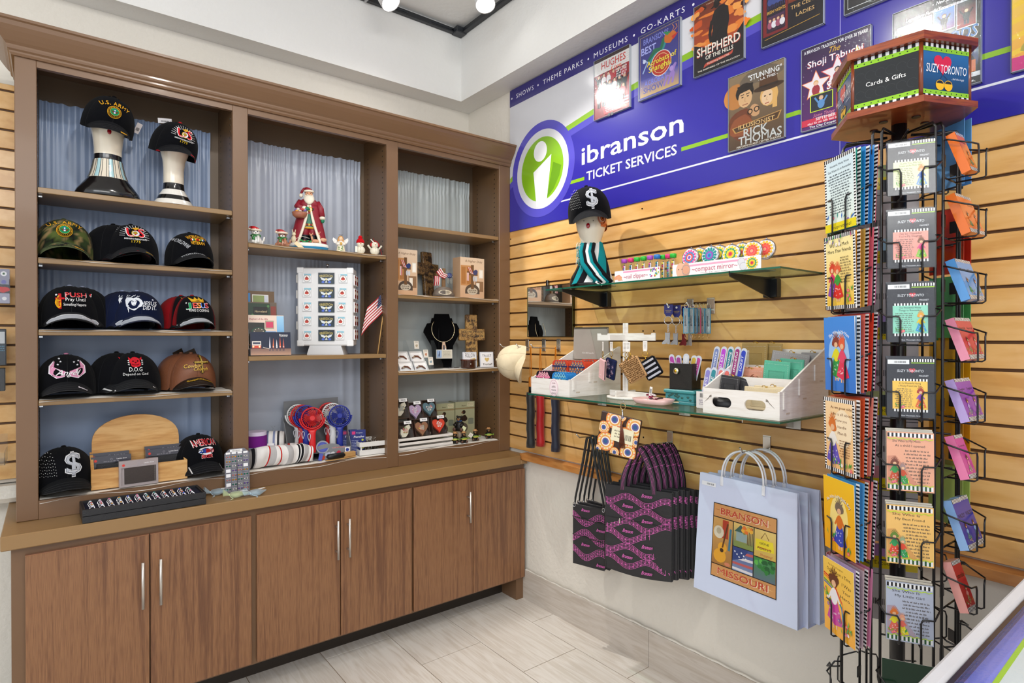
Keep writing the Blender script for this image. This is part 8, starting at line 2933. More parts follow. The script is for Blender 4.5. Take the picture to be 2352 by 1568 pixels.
b.tube([(0,.0,.016),(0,.004,.03)],.0014,'#c9cacc','metal',6)
b.build('key_ring',t)
b=MB()
for k in range(7):
 b.tube([(-.002,-.012,-.045),(-.004+.002*k,-.014,-.09),(-.010+.004*k,-.013,-.150)],.0014,'#6a3420','leather',5)
b.build('tassel',t)
def gift_bag(P,rz,label,first=None,pic=True):
 if first:
  return dup(first,P,rz,label)
 t=empty('gift_bag',P,rz)
 t.scale=(1.09,.8,1.09)
 tag(t,label,'gift bag',None)
 w,h,d=.345,.395,.075
 b=MB()
 BL='#ccd5ee'
 M['vinyl']=paint('soft_vinyl',0.38,bump=0.25,bscale=9,vary=0.02)
 b.grid(lambda u,v:((-w/2-.012*(1-v)+(w+.024*(1-v))*u),-.004-.026*(1-v)-.0014*math.sin(3*u+2*v),-h+h*v),16,14,BL,'vinyl')
 b.grid(lambda u,v:((w/2+.012*(1-v)-(w+.024*(1-v))*u),.006+.045*(1-v),-h+h*v),12,12,BL,'vinyl')
 for sg in(-1,1):
  def side(u,v,sg=sg):
   y0,y1=-.004-.026*(1-v),.006+.045*(1-v)
   x=sg*(w/2+.012*(1-v))
   fold=.030*(1-abs(2*u-1))*(.25+.75*v)
   return(x-sg*fold,y0+(y1-y0)*u,-h+h*v)
  b.grid(side,8,12,BL,'vinyl')
 b.grid(lambda u,v:(-w/2-.012+(w+.024)*u,-.030+.081*v,-h),4,4,BL,'vinyl')
 fn=lambda x,y,l:((-w/2-.012*(1-y/h)+(w+.024*(1-y/h))*x/w),-.0062-l-.026*(1-y/h),-h+y)
 A=Art(b,w,h,fn,'vinyl')
 A.rect(.03,.90,.19,.935,'#e9ecf2');A.barcode(.09,.91,.17,.925,12)
 def R_(u0,v0,u1,v1,c,c2=None):
  f=lambda u,v:(.185+.63*u,.17+.60*v)
  a,b_=f(u0,v0),f(u1,v1)
  if c2:
   A.grad(a[0],a[1],b_[0],b_[1],c,c2)
  else:
   A.rect(a[0],a[1],b_[0],b_[1],c)
 Fp=lambda u,v:(.185+.63*u,.17+.60*v)
 R_(-.012,-.012,1.012,1.012,'#17130f');R_(0,0,1,1,'#c89058')
 rg=random.Random(1)
 for k in range(24):
  u=rg.random()*.78;v=rg.choice([rg.uniform(.01,.14),rg.uniform(.86,.97)])
  a,c_=Fp(u,v),Fp(u+.2,v+.006)
  A.rect(a[0],a[1],c_[0],c_[1],rg.choice(['#b87a44','#d8a86c','#a86c3a']))
 q=Fp(.5,.865);A.text('BRANSON',q[0],q[1],.062,'#f0dcc0',fit=.50);A.text('BRANSON',q[0]-.003,q[1]+.003,.060,'#b8402c',fit=.49)
 q=Fp(.5,.04);A.text('MISSOURI',q[0],q[1],.062,'#f0dcc0',fit=.52);A.text('MISSOURI',q[0]-.003,q[1]+.003,.060,'#b8402c',fit=.51)
 for v in(.17,.82):
  R_(0,v-.006,1,v+.006,'#17130f')
 R_(0,.176,.33,.814,'#9a6a34','#c89a58');R_(.16,.55,.26,.80,'#a83a24')
 q=Fp(.13,.30);A.ell(q[0],q[1],.066,'#d89a2c');q=Fp(.17,.42);A.ell(q[0],q[1],.048,'#d89a2c');q=Fp(.16,.38);A.ell(q[0],q[1],.02,'#3a2210');A.line([Fp(.17,.42),Fp(.25,.76)],.016,'#5a3418')
 q=Fp(.10,.62);A.ell(q[0],q[1],.055,'#cfc6b0',rv=.06);A.ell(q[0],q[1]+.01,.026,'#b0a68c',rv=.03);q=Fp(.26,.21);A.ell(q[0],q[1],.03,'#c87a5a',rv=.018);A.line([Fp(.28,.4),Fp(.30,.7)],.022,'#3c7288')
 R_(.33,.176,.345,.814,'#17130f')
 R_(.345,.50,.67,.814,'#5a7a58','#d8b86a');A.poly([Fp(.36,.70),Fp(.46,.80),Fp(.58,.70)],'#3a5a50');R_(.39,.58,.56,.70,'#8aa0a0');R_(.36,.50,.66,.57,'#7a8a4a')
 for k in range(4):
  A.line([Fp(.57+.025*k,.56),Fp(.575+.025*k,.80)],.006,'#5a3a20')
 for k in range(10):
  q=Fp(rg.uniform(.48,.65),rg.uniform(.70,.80));A.blob(q[0],q[1],.018,rg.choice(['#d8702c','#e0a83a','#8a8a3a']),k)
 R_(.345,.49,.68,.50,'#17130f')
 R_(.345,.176,.67,.49,'#7a8cb0','#3c4c86')
 for k in range(4):
  A.poly([Fp(.345,.19+.07*k),Fp(.67,.18+.08*k),Fp(.67,.215+.08*k),Fp(.345,.22+.07*k)],'#b85a5a' if k%2 else '#d8d4d8')
 A.poly([Fp(.345,.30),Fp(.345,.49),Fp(.60,.49),Fp(.50,.36)],'#2c3f7a')
 for k in range(6):
  q=Fp(.38+.035*k,.43-.03*(k%3));A.star(q[0],q[1],.011,'#e8ecf4')
 R_(.665,.176,.68,.814,'#17130f')
 R_(.68,.46,1,.814,'#c8a850','#d8bc70');A.line([Fp(.78,.70),Fp(.84,.79),Fp(.90,.70)],.008,'#7a5a2c')
 A.poly([Fp(.70,.54),Fp(.70,.69),Fp(.96,.69),Fp(.98,.56)],'#e0cc2a');q=Fp(.83,.63);A.text('GONE',q[0],q[1],.02,'#2a2414',fit=.09);q=Fp(.83,.565);A.text('FISHING',q[0],q[1],.02,'#2a2414',fit=.13);A.line([Fp(.73,.585),Fp(.94,.585)],.004,'#b8301c')
 q=Fp(.86,.485);A.text('Shopping!',q[0],q[1],.02,'#b8402c',fit=.12,it=.3,bold=0)
 R_(.68,.45,1,.462,'#17130f')
 R_(.68,.176,1,.45,'#5a6a78','#3a8a3c')
 for k in range(16):
  q=Fp(rg.uniform(.71,.97),rg.uniform(.28,.43));A.blob(q[0],q[1],.02,rg.choice(['#2c7a34','#5ab04a','#1c5a2c']),k)
 b.build('bag_body',t)
 for yy in(-.008,.010):
  b=MB()
  b.tube([(-.075*math.cos(a)-.01,yy+.006*math.sin(a),.095*math.sin(a)**.85 if 0<math.sin(a)else 0)for a in[PI*k/20 for k in range(21)]],.0032,'#e9ebf2','plastic',8)
  for sg in(-1,1):
   b.box(sg*.075-.01,yy,-.014,.012,.004,.032,'#e4e6ee','plastic',.003)
  b.build('loop_handle',t)
 return t
G1=gift_bag((1.905,1.116,.930),W_-.06,'pale blue gift bag with a printed panel of pictures, foremost of the three')
gift_bag((1.945,1.104,.927),W_-.04,'pale blue gift bag, middle one of the three',G1)
gift_bag((1.985,1.088,.932),W_-.02,'pale blue gift bag, the one nearest the wall',G1)
# revolving card rack
AX,AY=1.775,.604
rack=empty('card_rack',(AX,AY,0))
tag(rack,'black wire revolving card rack topped by a six-sided cherry wood sign box','card rack')
BKW='#131315'
b=MB()
b.loft([(.0,.20,.20,0,0,BKW),(.02,.19,.19,0,0,BKW),(.03,.03,.03,0,0,BKW)],36,'wire')
b.build('round_base',rack)
b=MB();b.tube([(0,0,.02),(0,0,1.995)],.018,BKW,'wire',16);b.build('centre_post',rack)
def hexp(r,a0=156):
 return[(r*math.cos(rad(a0+60*k)),r*math.sin(rad(a0+60*k)))for k in range(6)]
b=MB();b.prism(hexp(.166),.016,'#ffffff','cherry','z',1.995)
for k in range(5):
 a=rad(20+72*k);b.M=Matrix.Translation((.06*math.cos(a),.06*math.sin(a),1.9925));b.loft([(0,.010,.010,0,0,'#1a1210'),(.003,.010,.010,0,0,'#1a1210')],12,'plastic');b.M=None
b.build('bottom_board',rack)
b=MB();b.prism(hexp(.166),.020,'#ffffff','cherry','z',2.145);b.build('top_board',rack)
hp_=hexp(.150)
for(x,y)in hp_:
 b=MB()
 b.tube([(x*.985,y*.985,2.011),(x*.985,y*.985,2.145)],.005,'#7a3a20','gloss',8)
 b.build('corner_post',rack)
def band(A):
 for(v0,v1)in((.0,.07),(.93,1)):
  A.stripes(0,v0,1,v1,9,'#16181c','#e4e6e8')
 for v in(.07,.85):
  A.rect(0,v,1,v+.08,'#8cc42c')
  for k in range(9):
   A.ell(.06+.11*k,v+.04,.012,'#20341c',n=8)
def head1(A):
 A.rect(0,0,1,1,'#22262a')
 for k in range(12):
  A.ring(.1+.16*(k%6),.3+.35*(k//6),.08,.006,'#33383c',14,.5,5)
 band(A);A.text('Cards & Gifts',.5,.44,.075,'#efefef',fit=.62,bold=0)
def head2(A):
 A.grad(0,0,1,1,'#16304a','#2f6ea8')  # blue gradient is a reflection painted onto the panel
 for k in range(8):
  A.ring(.15+.2*(k%4),.25+.3*(k//4),.09,.006,'#244a6a',14,.5,5)
 band(A);A.heart(.42,.62,.19,'#cc2a44')
 A.text('SUZY TORONTO',.5,.47,.13,'#e9eef6',fit=.88,it=.08,bold=0,sy=1.1);A.text('...feel the tingle',.74,.37,.035,'#d8e4f0',fit=.28,it=.3,bold=0)
 for u in(.36,.54):
  A.line([(.42,.45),(u,.34)],.006,'#2a2a2a');A.ell(u,.25,.09,'#e8b41e',n=18);A.ell(u,.28,.07,'#2a2a20',rv=.05,n=12,a0=0,a1=PI)
for k in range(6):
 p,q=Vector((*hp_[k],0)),Vector((*hp_[(k+1)%6],0))
 b=MB()
 w=(q-p).length-.008
 mid=(p+q)/2
 ang=math.atan2(mid.y,mid.x)+PI/2
 b.M=Matrix.Translation((mid.x,mid.y,2.012))@Matrix.Rotation(ang,4,'Z')
 b.bb(-w/2,w/2,0,.002,0,.132,'#22262a','banner')
 A=Art(b,w,.132,lambda x,y,l,w=w:(x-w/2,-.0001-l,y),'banner')
 (head1,head2)[k%2](A)if False else(head1 if k in(0,2,4)else head2)(A)
 b.build('sign_panel',rack)
def frame_at(deg,r,z):
 """column frame: local -Y looks out along the column's direction"""
 a=rad(deg)
 return Matrix.Translation((AX+r*math.cos(a),AY+r*math.sin(a),z))@Matrix.Rotation(a+PI/2,4,'Z')
LA=Matrix.Translation((-AX,-AY,0))
COLS={'C':208,'L':148,'R':268,'BR':328,'B':28,'BL':88}
zc=[1.777,1.600,1.421,1.238,1.060,.881,.693,.520]
zl=[1.715,1.507,1.290,1.075,.862,.640,.440]
zr=[1.830,1.683,1.524,1.381,1.232,1.095,.925,.775,.62]
for nm,deg in COLS.items():
 w=.056
 for sx in(-1,1):
  b=MB();b.M=LA@frame_at(deg,.118,0)
  b.tube([(sx*w,0,.30),(sx*w,0,1.945),(sx*w*.92,.006,1.957),(sx*.014,.095,1.965)],.0034,BKW,'wire',7)
  b.build('upright_rod',rack)
 zs=zc if nm=='C' else zl if nm in('L','BL','B')else zr
 for z in zs:
  b=MB();b.M=LA@frame_at(deg,.118,z)
  g=.030 if nm=='L' or nm=='R' else.026
  dp=.045 if nm!='L' else.052
  if nm=='R':
   dp=.062
  hh=.062 if nm!='L' else.085
  for sx in(-1,1):
   b.tube([(sx*w,0,hh+.02),(sx*(w+.010),-.014,hh+.016),(sx*(w-.006),-dp+.004,hh),(sx*g,-dp,hh),(sx*(g-.004),-dp,hh-.01),(sx*(g-.004),-dp,-.004),(sx*(g-.004),-dp+.006,-.008),(sx*(g-.004),0,-.008)],.0022,BKW,'wire',6)
  b.tube([(-w,0,-.008),(w,0,-.008)],.0022,BKW,'wire',6)
  b.bb(-w,-w+.02,.001,.004,.02,.05,'#17171a','plastic')
  b.build('wire_pocket',rack)
for z in(1.945,1.19,.45):
 for k in range(6):
  b=MB();a=rad(28+60*k)
  b.tube([(.016*math.cos(a),.016*math.sin(a),z),(.118*math.cos(a),.118*math.sin(a),z)],.003,BKW,'wire',6)
  b.build('spoke',rack)
  # the cards
def girl(A,u,v,s,hair,top,skirt,skin='#e8b890',seed=1):
 A.rect(u-.10*s,v-.95*s*A.asp,u-.03*s,v-.55*s*A.asp,skin)
 A.rect(u+.04*s,v-.95*s*A.asp,u+.11*s,v-.55*s*A.asp,skin)
 A.poly([(u-.12*s,v-.1*s*A.asp),(u+.12*s,v-.1*s*A.asp),(u+.36*s,v-.75*s*A.asp),(u,v-.85*s*A.asp),(u-.34*s,v-.72*s*A.asp)],skirt)
 rg=random.Random(seed)
 for k in range(9):
  A.ell(u+rg.uniform(-.2,.2)*s,v-rg.uniform(.35,.7)*s*A.asp,.03*s,mixc(skirt,'#ffffff',.5),n=6)
 A.ell(u,v-.02*s,.16*s,top,rv=.24*s,n=12)
 A.line([(u-.1*s,v+.1*s*A.asp),(u-.24*s,v-.15*s*A.asp)],.07*s,top)
 A.line([(u+.1*s,v+.1*s*A.asp),(u+.24*s,v-.15*s*A.asp)],.07*s,top)
 A.blob(u,v+.42*s*A.asp,.20*s,hair,seed,amp=.3)
 for k in range(6):
  A.line([(u,v+.5*s*A.asp),(u+.2*s*math.cos(.4+.45*k),v+(.5+.28*math.sin(.4+.45*k))*s*A.asp)],.03*s,hair)
 A.ell(u,v+.33*s*A.asp,.10*s,skin,n=10)
def leaves(A,u0,v0,u1,v1,n,seed=1,cols=('#3a9a3c','#7ac03a','#e8e03a','#e85a8a')):
 rg=random.Random(seed)
 for k in range(n):
  u,v=rg.uniform(u0,u1),rg.uniform(v0,v1)
  if k%4==3:
   A.flower(u,v,.035,rg.choice(['#f4f0f4','#e85a8a','#8a5ac0']))
  else:
   a=rg.uniform(.5,2.6)
   A.poly([(u,v),(u+.05*math.cos(a)+.015,v+.04*math.sin(a)),(u+.09*math.cos(a),v+.09*math.sin(a)),(u+.04*math.cos(a)-.015,v+.05*math.sin(a))],cols[k%2+(k%5==0)])
def border(A,top=1,bot=1,sides=0):
 if sides:
  A.stripes(0,0,.06,1,26,'#16161a','#f2f2f2',False);A.stripes(.94,0,1,1,26,'#16161a','#f2f2f2',False)
 if top:
  A.stripes(0,.95,1,1,16,'#16161a','#f2f2f2')
 if bot:
  A.stripes(0,0,1,.05,16,'#16161a','#f2f2f2')
def put_card(deg,r,z,w,h,art,label,name='greeting_card',rz=0,lean=.0,dx=0,dy=0,th=.0012,edge='#f0eee8',cat='card',grp=None,inward=False,clear=False):
 Mx=frame_at(deg,r,z)@Matrix.Translation((dx,dy,0))@Matrix.Rotation(rz,4,'Z')@Matrix.Rotation(lean,4,'X')
 b=MB()
 b.bb(-w/2,w/2,0,th,0,h,edge,'gloss')
 if inward:
  A=Art(b,w,h,lambda x,y,l:(w/2-x,th+l,y),'gloss')
 else:
  A=Art(b,w,h,lambda x,y,l:(x-w/2,-l,y),'gloss')
 art(A)
 loc,rot,_=Mx.decompose()
 if clear:
  t=empty(name,loc);t.rotation_euler=rot.to_euler()
  tag(t,label,cat,grp)
  b.build('printed_card',t)
  b=MB();b.grid(lambda u,v:(-w*.53+w*1.06*u,-.0025-.0012*math.sin(9*u+4*v),-h*.02+h*1.06*v),10,10,'#ffffff','clear');b.build('clear_bag',t)
  return t
 o=b.build(name,None,loc,rot.to_euler())
 return tag(o,label,cat,grp)
def c_plain(c,c2=None):
 def f(A):
  A.grad(0,0,1,1,c,c2 or c)
  A.stripes(.90,0,1,1,22,'#16161a','#f2f2f2',False)if c2=='S' else None
 return f
def cL0(A):
 A.grad(0,0,1,1,'#e4f0e4','#cfe4f0');border(A,1,0,1);A.text('Wonderful, Wacky Words',.5,.87,.04,'#1d2a3a',fit=.62,bold=0);A.text('God Wants Us to Remember',.5,.80,.045,'#1d2a3a',fit=.76,bold=0)
 A.words(.12,.22,.88,.77,15,'#39414a',seed=5);leaves(A,.06,.10,.94,.18,14,3,('#2c6ac0','#3a9a8a','#e8d83a'));A.rect(0,0,1,.11,'#e8d61e');A.text('Inspirational',.55,.03,.07,'#3a3a20',fit=.6,bold=0)
def cL1(A):
 A.grad(0,0,1,1,'#f2c23a','#f8ecb0');border(A,1,1,1);A.text("We're So Much",.5,.84,.07,'#1d1810',fit=.62,bold=0);A.text('More Than Friends',.5,.76,.07,'#1d1810',fit=.76,bold=0)
 girl(A,.26,.42,.48,'#d2452a','#d83a6a','#8a4ab0',seed=2);girl(A,.44,.40,.48,'#e0603a','#3a9a3c','#d8322a',seed=4);A.words(.54,.34,.88,.70,10,'#4a4030',seed=2,al='l');leaves(A,.72,.06,.92,.26,14,4);leaves(A,.04,.86,.96,.95,12,7,('#5a3a9a','#3a9a4a','#d85a8a'))
def cL2(A):
 A.grad(0,0,1,1,'#3a78d0','#4a8ee0');A.ell(.48,.48,.34,'#9cc4f0',rv=.5);A.text('She Who Is My Mom',.5,.78,.07,'#f4f4f6',fit=.66,arc=.5)
 girl(A,.40,.50,.58,'#8a3a2a','#e0d82a','#3a9a4c',seed=3);girl(A,.60,.48,.58,'#e0603a','#e0486a','#e03a5a',seed=6)
def cL3(A):
 A.grad(0,0,1,1,'#f4c080','#f8d8a8');border(A,1,1,1);A.ell(.62,.6,.3,'#fae6c4',rv=.4)
 for k,s_ in enumerate(('As we grow older','Life is all about','how you','handle','Plan B')):
  A.text(s_,.60,.86-.085*k,.055,'#6a3a1c',fit=min(.72,.048*len(s_)),bold=0)
 girl(A,.30,.46,.66,'#d8742c','#f0ece6','#6a5ac0',seed=5);A.words(.5,.22,.86,.46,7,'#8a5a3a',seed=8);leaves(A,.30,.05,.92,.14,20,5)
def cL4(A):
 A.grad(0,0,1,1,'#f0a81e','#f4c22c');A.ell(.5,.45,.3,'#f8e08a',rv=.5);A.text('He Who Is My Little Boy',.5,.74,.065,'#3a2a10',fit=.80,arc=.55);A.text('He Who Is My Little Boy',.495,.745,.065,'#f4f0e6',fit=.79,arc=.55)
 girl(A,.52,.44,.62,'#7a6a5a','#d8742c','#3a4ab8',seed=7);leaves(A,.12,.12,.34,.22,8,2,('#2c9a5a','#3ab06a','#2c9a5a'));leaves(A,.66,.06,.88,.16,8,9,('#2c9a5a','#3ab06a','#2c9a5a'))
def cL5(A):
 A.grad(0,0,1,1,'#f0a81e','#f6cc5a');A.text('My Darling Daughter',.42,.92,.035,'#3a2a10',fit=.5,bold=0);A.text('Once Upon a Time,',.52,.84,.07,'#2a2010',fit=.80,bold=0)
 for k,s_ in enumerate(('I Was','Your','Hero...')):
  A.text(s_,.76,.73-.085*k,.065,'#2a2010',fit=.06*len(s_),bold=0)
 for k,c in enumerate(('#d8322a','#e8742c','#e8c82a','#3a9a4c','#2c6ac0')):
  A.line([(.02,.78-.03*k),(.3,.74-.03*k),(.6,.50-.02*k),(.78-.03*k,.10)],.03,c)
 girl(A,.36,.54,.74,'#6a3c24','#f0ecf0','#c83a9a',seed=8);leaves(A,.04,.34,.2,.56,12,3);leaves(A,.50,.08,.9,.26,20,6,('#3a9a3c','#5ab04a','#d85a2a'))
LS=((cL0,'white card of wavy verse with a yellow foot, top of the left-hand column',('#1f9a8a','#2a8ad0','#2f84c8','#3a90d8','#e0607a')),(cL1,'yellow card with two dancing figures and a zebra border, second in the left-hand column',('#d8922c','#caa04a','#c84a2a','#e06a7a','#e05a9a')),(cL2,'blue card with two red-haired figures, third in the left-hand column',('#8ab0d8','#e06a5a','#e04a3a','#d8402c','#d8609a')),(cL3,'peach card with a cup-holding woman and zebra border, fourth in the left-hand column',('#c89a7a','#d8542c','#e0603a','#e88a7a','#e07a9a')),(cL4,'orange-yellow card with a figure hugging a boy, fifth in the left-hand column',('#4a9ad0','#5aa8e0','#f0902c','#e88a8a','#c87ab0')),(cL5,'yellow card with a rainbow and a brown-haired girl, lowest in the left-hand column',('#b8a0c8','#c8b0b8','#e8a0a8','#d88ab0')))
ORD=('first','second','third','fourth','fifth','sixth')
RWN=('top','second','third','fourth','fifth','lowest')
for k,(art,lb,cs)in enumerate(LS):
 put_card(148,.118,zl[k],.128,.196,art,lb,lean=.03,dy=-.046,rz=-.03)
 for i,c in enumerate(cs):
  def stripe(A,c=c):
   A.rect(0,0,1,1,c);A.stripes(.90,0,1,1,20,'#16161a','#f2f2f2',False)if i%2==0 else None
  put_card(148,.118,zl[k]+.002*i,.128,.198,stripe,'coloured card %s behind the %s card of the left-hand column'%(ORD[i],RWN[k]),lean=.0-.012*i,dy=-.038+.0085*i,rz=.02*i,edge=c)
for k,c in enumerate(('#3a8a3c','#c8301e','#1f6ac0','#8a5aa8','#e8a01e','#b8242c')):
 for i in range(4):
  put_card(88,.118,zl[k]+.004*i,.115,.185,c_plain(c,mixc(c,'#ffffff',.15*i)),'%s card, %s from the front of the rack column turned to the wall'%(('green','red','blue','purple','orange','dark red')[k],ORD[i]),dy=-.044+.010*i,rz=-.04*i+.06,edge=mixc(c,'#ffffff',.3))
for deg,nm in((88,'left'),(28,'right')):
 for k in range(6):
  cc=('#b98ac0','#b9c88a','#9ac0d8','#a890c8','#c0cc8a','#d8909a')[(k+(deg==28))%6]
  def backart(A,k=k,cc=cc):
   A.rect(0,0,1,1,'#bdb8b8');A.rect(0,.84,1,1,cc);A.rect(0,.68,1,.84,'#e2cc1c');A.text(('Birthday','Friend','Best Friend','Positive','Wedding','Encourage')[k],.45,.73,.08,'#4a4414',fit=.5,bold=0);A.rect(.0,.60,1,.61,'#3a3a3c');A.barcode(.1,.2,.5,.28,14);A.words(.55,.14,.9,.34,4,'#6a6666')
  put_card(deg,.112,zl[k]-.01,.13,.215,backart,'yellow-banded grey card pack back, %s row on the far %s side of the rack'%(RWN[k],nm),'card_pack',inward=True,dy=.0,th=.006,edge='#cfcaca',cat='card pack')
def magnet_art(bg,hair,top,skirt,t1,t2,dark=True):
 def f(A):
  if dark:
   A.rect(0,0,1,1,'#2a2c34');A.stripes(.5,.95,1,1,9,'#16161a','#f0f0f0');A.rect(.52,.925,1,.94,'#9ac82c');A.rect(.02,.91,.48,.985,'#e6e8ea');A.barcode(.16,.93,.42,.965)
   A.heart(.54,.80,.07,'#c82a3a');A.text('SUZY TORONTO',.5,.775,.06,'#dfe2e8',fit=.56,bold=0,it=.1);A.text('MAGNET',.78,.70,.04,'#dfe2e8',fit=.2,bold=0);A.text('Blue Mountain Arts',.5,.025,.03,'#cfd2d8',fit=.42)
   f_=lambda u,v:(.12+.74*u,.10+.56*v)
  else:
   A.rect(0,0,1,1,bg);A.rect(.36,.93,.92,.985,'#e6e8ea')if t2.endswith('Girl')or t2.endswith('Friend')else None
   f_=lambda u,v:(.02+.96*u,.02+.96*v)
  def R_(u0,v0,u1,v1,c):
   a,b_=f_(u0,v0),f_(u1,v1);A.rect(a[0],a[1],b_[0],b_[1],c)
  R_(0,0,1,1,bg)
  a,b_=f_(0,.93),f_(1,1);A.stripes(a[0],a[1],b_[0],b_[1],11,'#16161a','#f0f0f0')
  a,b_=f_(0,0),f_(1,.08);A.stripes(a[0],a[1],b_[0],b_[1],11,'#16161a' if dark else '#2c5a34','#f0f0f0')
  q=f_(.5 if dark else.42,.84);s_=.74 if dark else.96
  A.text(t1,q[0],q[1],.06*s_,'#2a2420',fit=.62*s_,bold=0);q=f_(.5,.76);A.text(t2,q[0],q[1],.06*s_,'#2a2420',fit=.66*s_,bold=0)
  a,b_=f_(.34 if not dark else.06,.12),f_(.96 if not dark else.60,.72);A.words(a[0],a[1],b_[0],b_[1],10,'#5a5048',seed=len(t2),al='c')
  if not dark:
   q=f_(.02,.10);A.poly([f_(0,.10),f_(0,.58),f_(.18,.60),f_(.30,.48),f_(.46,.30),f_(.62,.14),f_(.7,.08)],mixc(bg,'#a03a2a',.35));q=f_(.16,.36);girl(A,q[0],q[1],.40,hair,top,skirt,seed=3);q=f_(.34,.30);girl(A,q[0],q[1],.34,mixc(hair,'#ffffff',.2),skirt,top,seed=5);a,b_=f_(.02,.10),f_(.5,.15);leaves(A,a[0],a[1],b_[0],b_[1],14,4)
   A.line([f_(k/12,.90+.012*(-1)**k)for k in range(13)],.02,'#b8d83a');A.line([f_(k/12,.09+.012*(-1)**k)for k in range(13)],.02,'#b8d83a')
  else:
   q=f_(.80,.46);girl(A,q[0],q[1],.34,hair,top,skirt,seed=3);a,b_=f_(.04,.10),f_(.94,.16);leaves(A,a[0],a[1],b_[0],b_[1],9,4)
 return f
CS=((magnet_art('#d8e4a8','#d8842c','#2c5ab0','#5a8ac0','I Love You, My Son','Forever and No Matter What',True),'black magnet pack with a blue-shirted boy, top of the middle column'),(magnet_art('#e8988a','#7a4a2c','#e04a8a','#8ac03a',"I'm So Thankful","You're My Daughter",True),'black magnet pack with a pink card and curly-haired girl, second in the middle column'),(magnet_art('#8ad0b8','#e0a03a','#e8c82a','#3a9ad0','Five Wonderful Wacky','Things to Remember',True),'black magnet pack with a blue and green diamond card, third in the middle column'),(magnet_art('#f0c050','#a83a2a','#8a4ab0','#e06a2c',"It's So Wonderful Having",'a Wacky Friend Like You',True),'black magnet pack with a yellow and orange card, fourth in the middle column'),(magnet_art('#e8a888','#7a3a24','#3a9a4c','#c8502c','She Who Is My Mom','As a child I opened',False),'clear-bagged striped orange card with two seated women, fifth in the middle column'),(magnet_art('#f0c070','#6a8a3a','#3aa060','#e0503a','She Who Is','My Best Friend',False),'clear-bagged orange card with red scallops, sixth in the middle column'),(magnet_art('#b4bcd0','#d8742c','#e8d82a','#e06a5a','She Who Is','My Little Girl',False),'clear-bagged lilac-grey card, lowest in the middle column'))
for k,(art,lb)in enumerate(CS):
 h=.142 if k else.130
 put_card(208,.118,zc[k],.097,h,art,lb,'magnet_card',dy=-.040,lean=-.05,th=.004,edge='#2a2c34',clear=True,cat='magnet card')
 for i in range(2):
  put_card(208,.118,zc[k]+.003*(i+1),.097,h,c_plain('#3a3c44' if k<4 else '#d8d0c0'),'magnet card %s behind the %s one in the middle column'%(('directly','second')[i],('top','second','third','fourth','fifth','sixth','lowest')[k]),'magnet_card',dy=-.030+.009*i,lean=-.05,th=.004,edge='#2a2c34',cat='magnet card')
put_card(208,.118,.52,.112,.12,c_plain('#1f3a28'),'dark green card in the half empty bottom pocket of the middle column',dy=-.03)
RC=(('#e8742c','#5a2a14','orange'),('#e8742c','#5a2a14','orange'),('#5a9ad8','#2c8a4c','sky blue'),('#e890a8','#c8243a','pink'),('#b8a0d8','#8a3ab0','lilac'),('#e87aa8','#c83a9a','rose pink'),('#8ab0e0','#3a3aa0','blue and pink'),('#e8a098','#b8242c','salmon'))
for k,(c,c2,nm)in enumerate(RC):
 h=.105+(.012 if k>5 else 0)
 for i in range(2):
  if k in(0,7,5)and i==1:
   continue
  def mini(A,c=c,c2=c2,k=k):
   A.rect(0,0,1,1,c2 if k>2 else c);A.stripes(0,.92,1,1,7,'#16161a','#f2f2f2');A.stripes(0,0,1,.10,7,'#16161a','#f2f2f2')
   if k==7:
    A.text('stumble',.5,.66,.16,'#1c1416',fit=.8,sy=1.4)
   elif k==6:
    A.text('WACKY',.5,.62,.2,'#16161c',fit=.8)
   else:
    A.text(('Forever','Forever','Mom','Special','Daughter','Love','','')[k],.5,.72,.12,'#2a1a20',fit=.7,bold=0)
   girl(A,.55,.36,.55,'#6a3424',c,mixc(c2,'#3a9a4c',.4),seed=k);leaves(A,.05,.12,.9,.2,8,k)
  put_card(268,.118,zr[k],.046,h,mini,'%s mini book, %s in the %s pocket of the right-hand column'%(nm,('near one','far one')[i],('top','second','third','fourth','fifth','sixth','seventh','eighth')[k]),'mini_book',lean=-.33,dy=-.055,dx=-.026+.050*i,rz=-.05,th=.020,edge=c,cat='book')
for k in range(6):
 for i in range(2):
  c=('#5a9ad8','#c8301e','#5ab06a','#e8b01e','#e8a01e','#b8d070')[k]
  put_card(328,.118,zr[k]-.06*(k>0)-.02*k,.11,.17,c_plain(c,'#d8e0a0'),'%s card, %s in the %s pocket of the column facing away at the right'%(('blue','red','green','yellow','orange','lime')[k],('outer','inner')[i],RWN[k]),dy=-.040+.02*i,edge=c)
  # glass counter at the lower right corner
t=empty('display_counter',(1.25,-.12,0))
tag(t,'glass-topped display counter with a pale metal edge, at the lower right corner','counter')
x0,x1,y0,y1=.62-1.25,2.0-1.25,-.45+.12,.27+.12
b=MB()
for(a0,a1,c0,c1)in((x0,x1,y1-.024,y1),(x0,x1,y0,y0+.024),(x0,x0+.024,y0+.024,y1-.024),(x1-.024,x1,y0+.024,y1-.024)):
 b.bb(a0,a1,c0,c1,.965,1.0,'#cfd0d6','satin',.006)
b.build('edge_trim',t)
b=MB();b.bb(x0+.024,x1-.024,y1-.030,y1-.024,.965,.998,'#202434','gloss');b.build('seal_strip',t)
b=MB();b.bb(x0+.024,x1-.024,y0+.024,y1-.030,.992,.997,'#ffffff','acrylic');b.build('glass_top',t)
b=MB();b.bb(x0+.024,x1-.024,y0+.024,y1-.030,.980,.984,'#8294fa','gloss')  # blue is the banner's reflection in the glass, painted on a sheet below
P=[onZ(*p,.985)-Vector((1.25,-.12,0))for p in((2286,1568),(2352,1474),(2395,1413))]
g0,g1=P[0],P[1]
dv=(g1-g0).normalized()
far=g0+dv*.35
near=g0-dv*.10
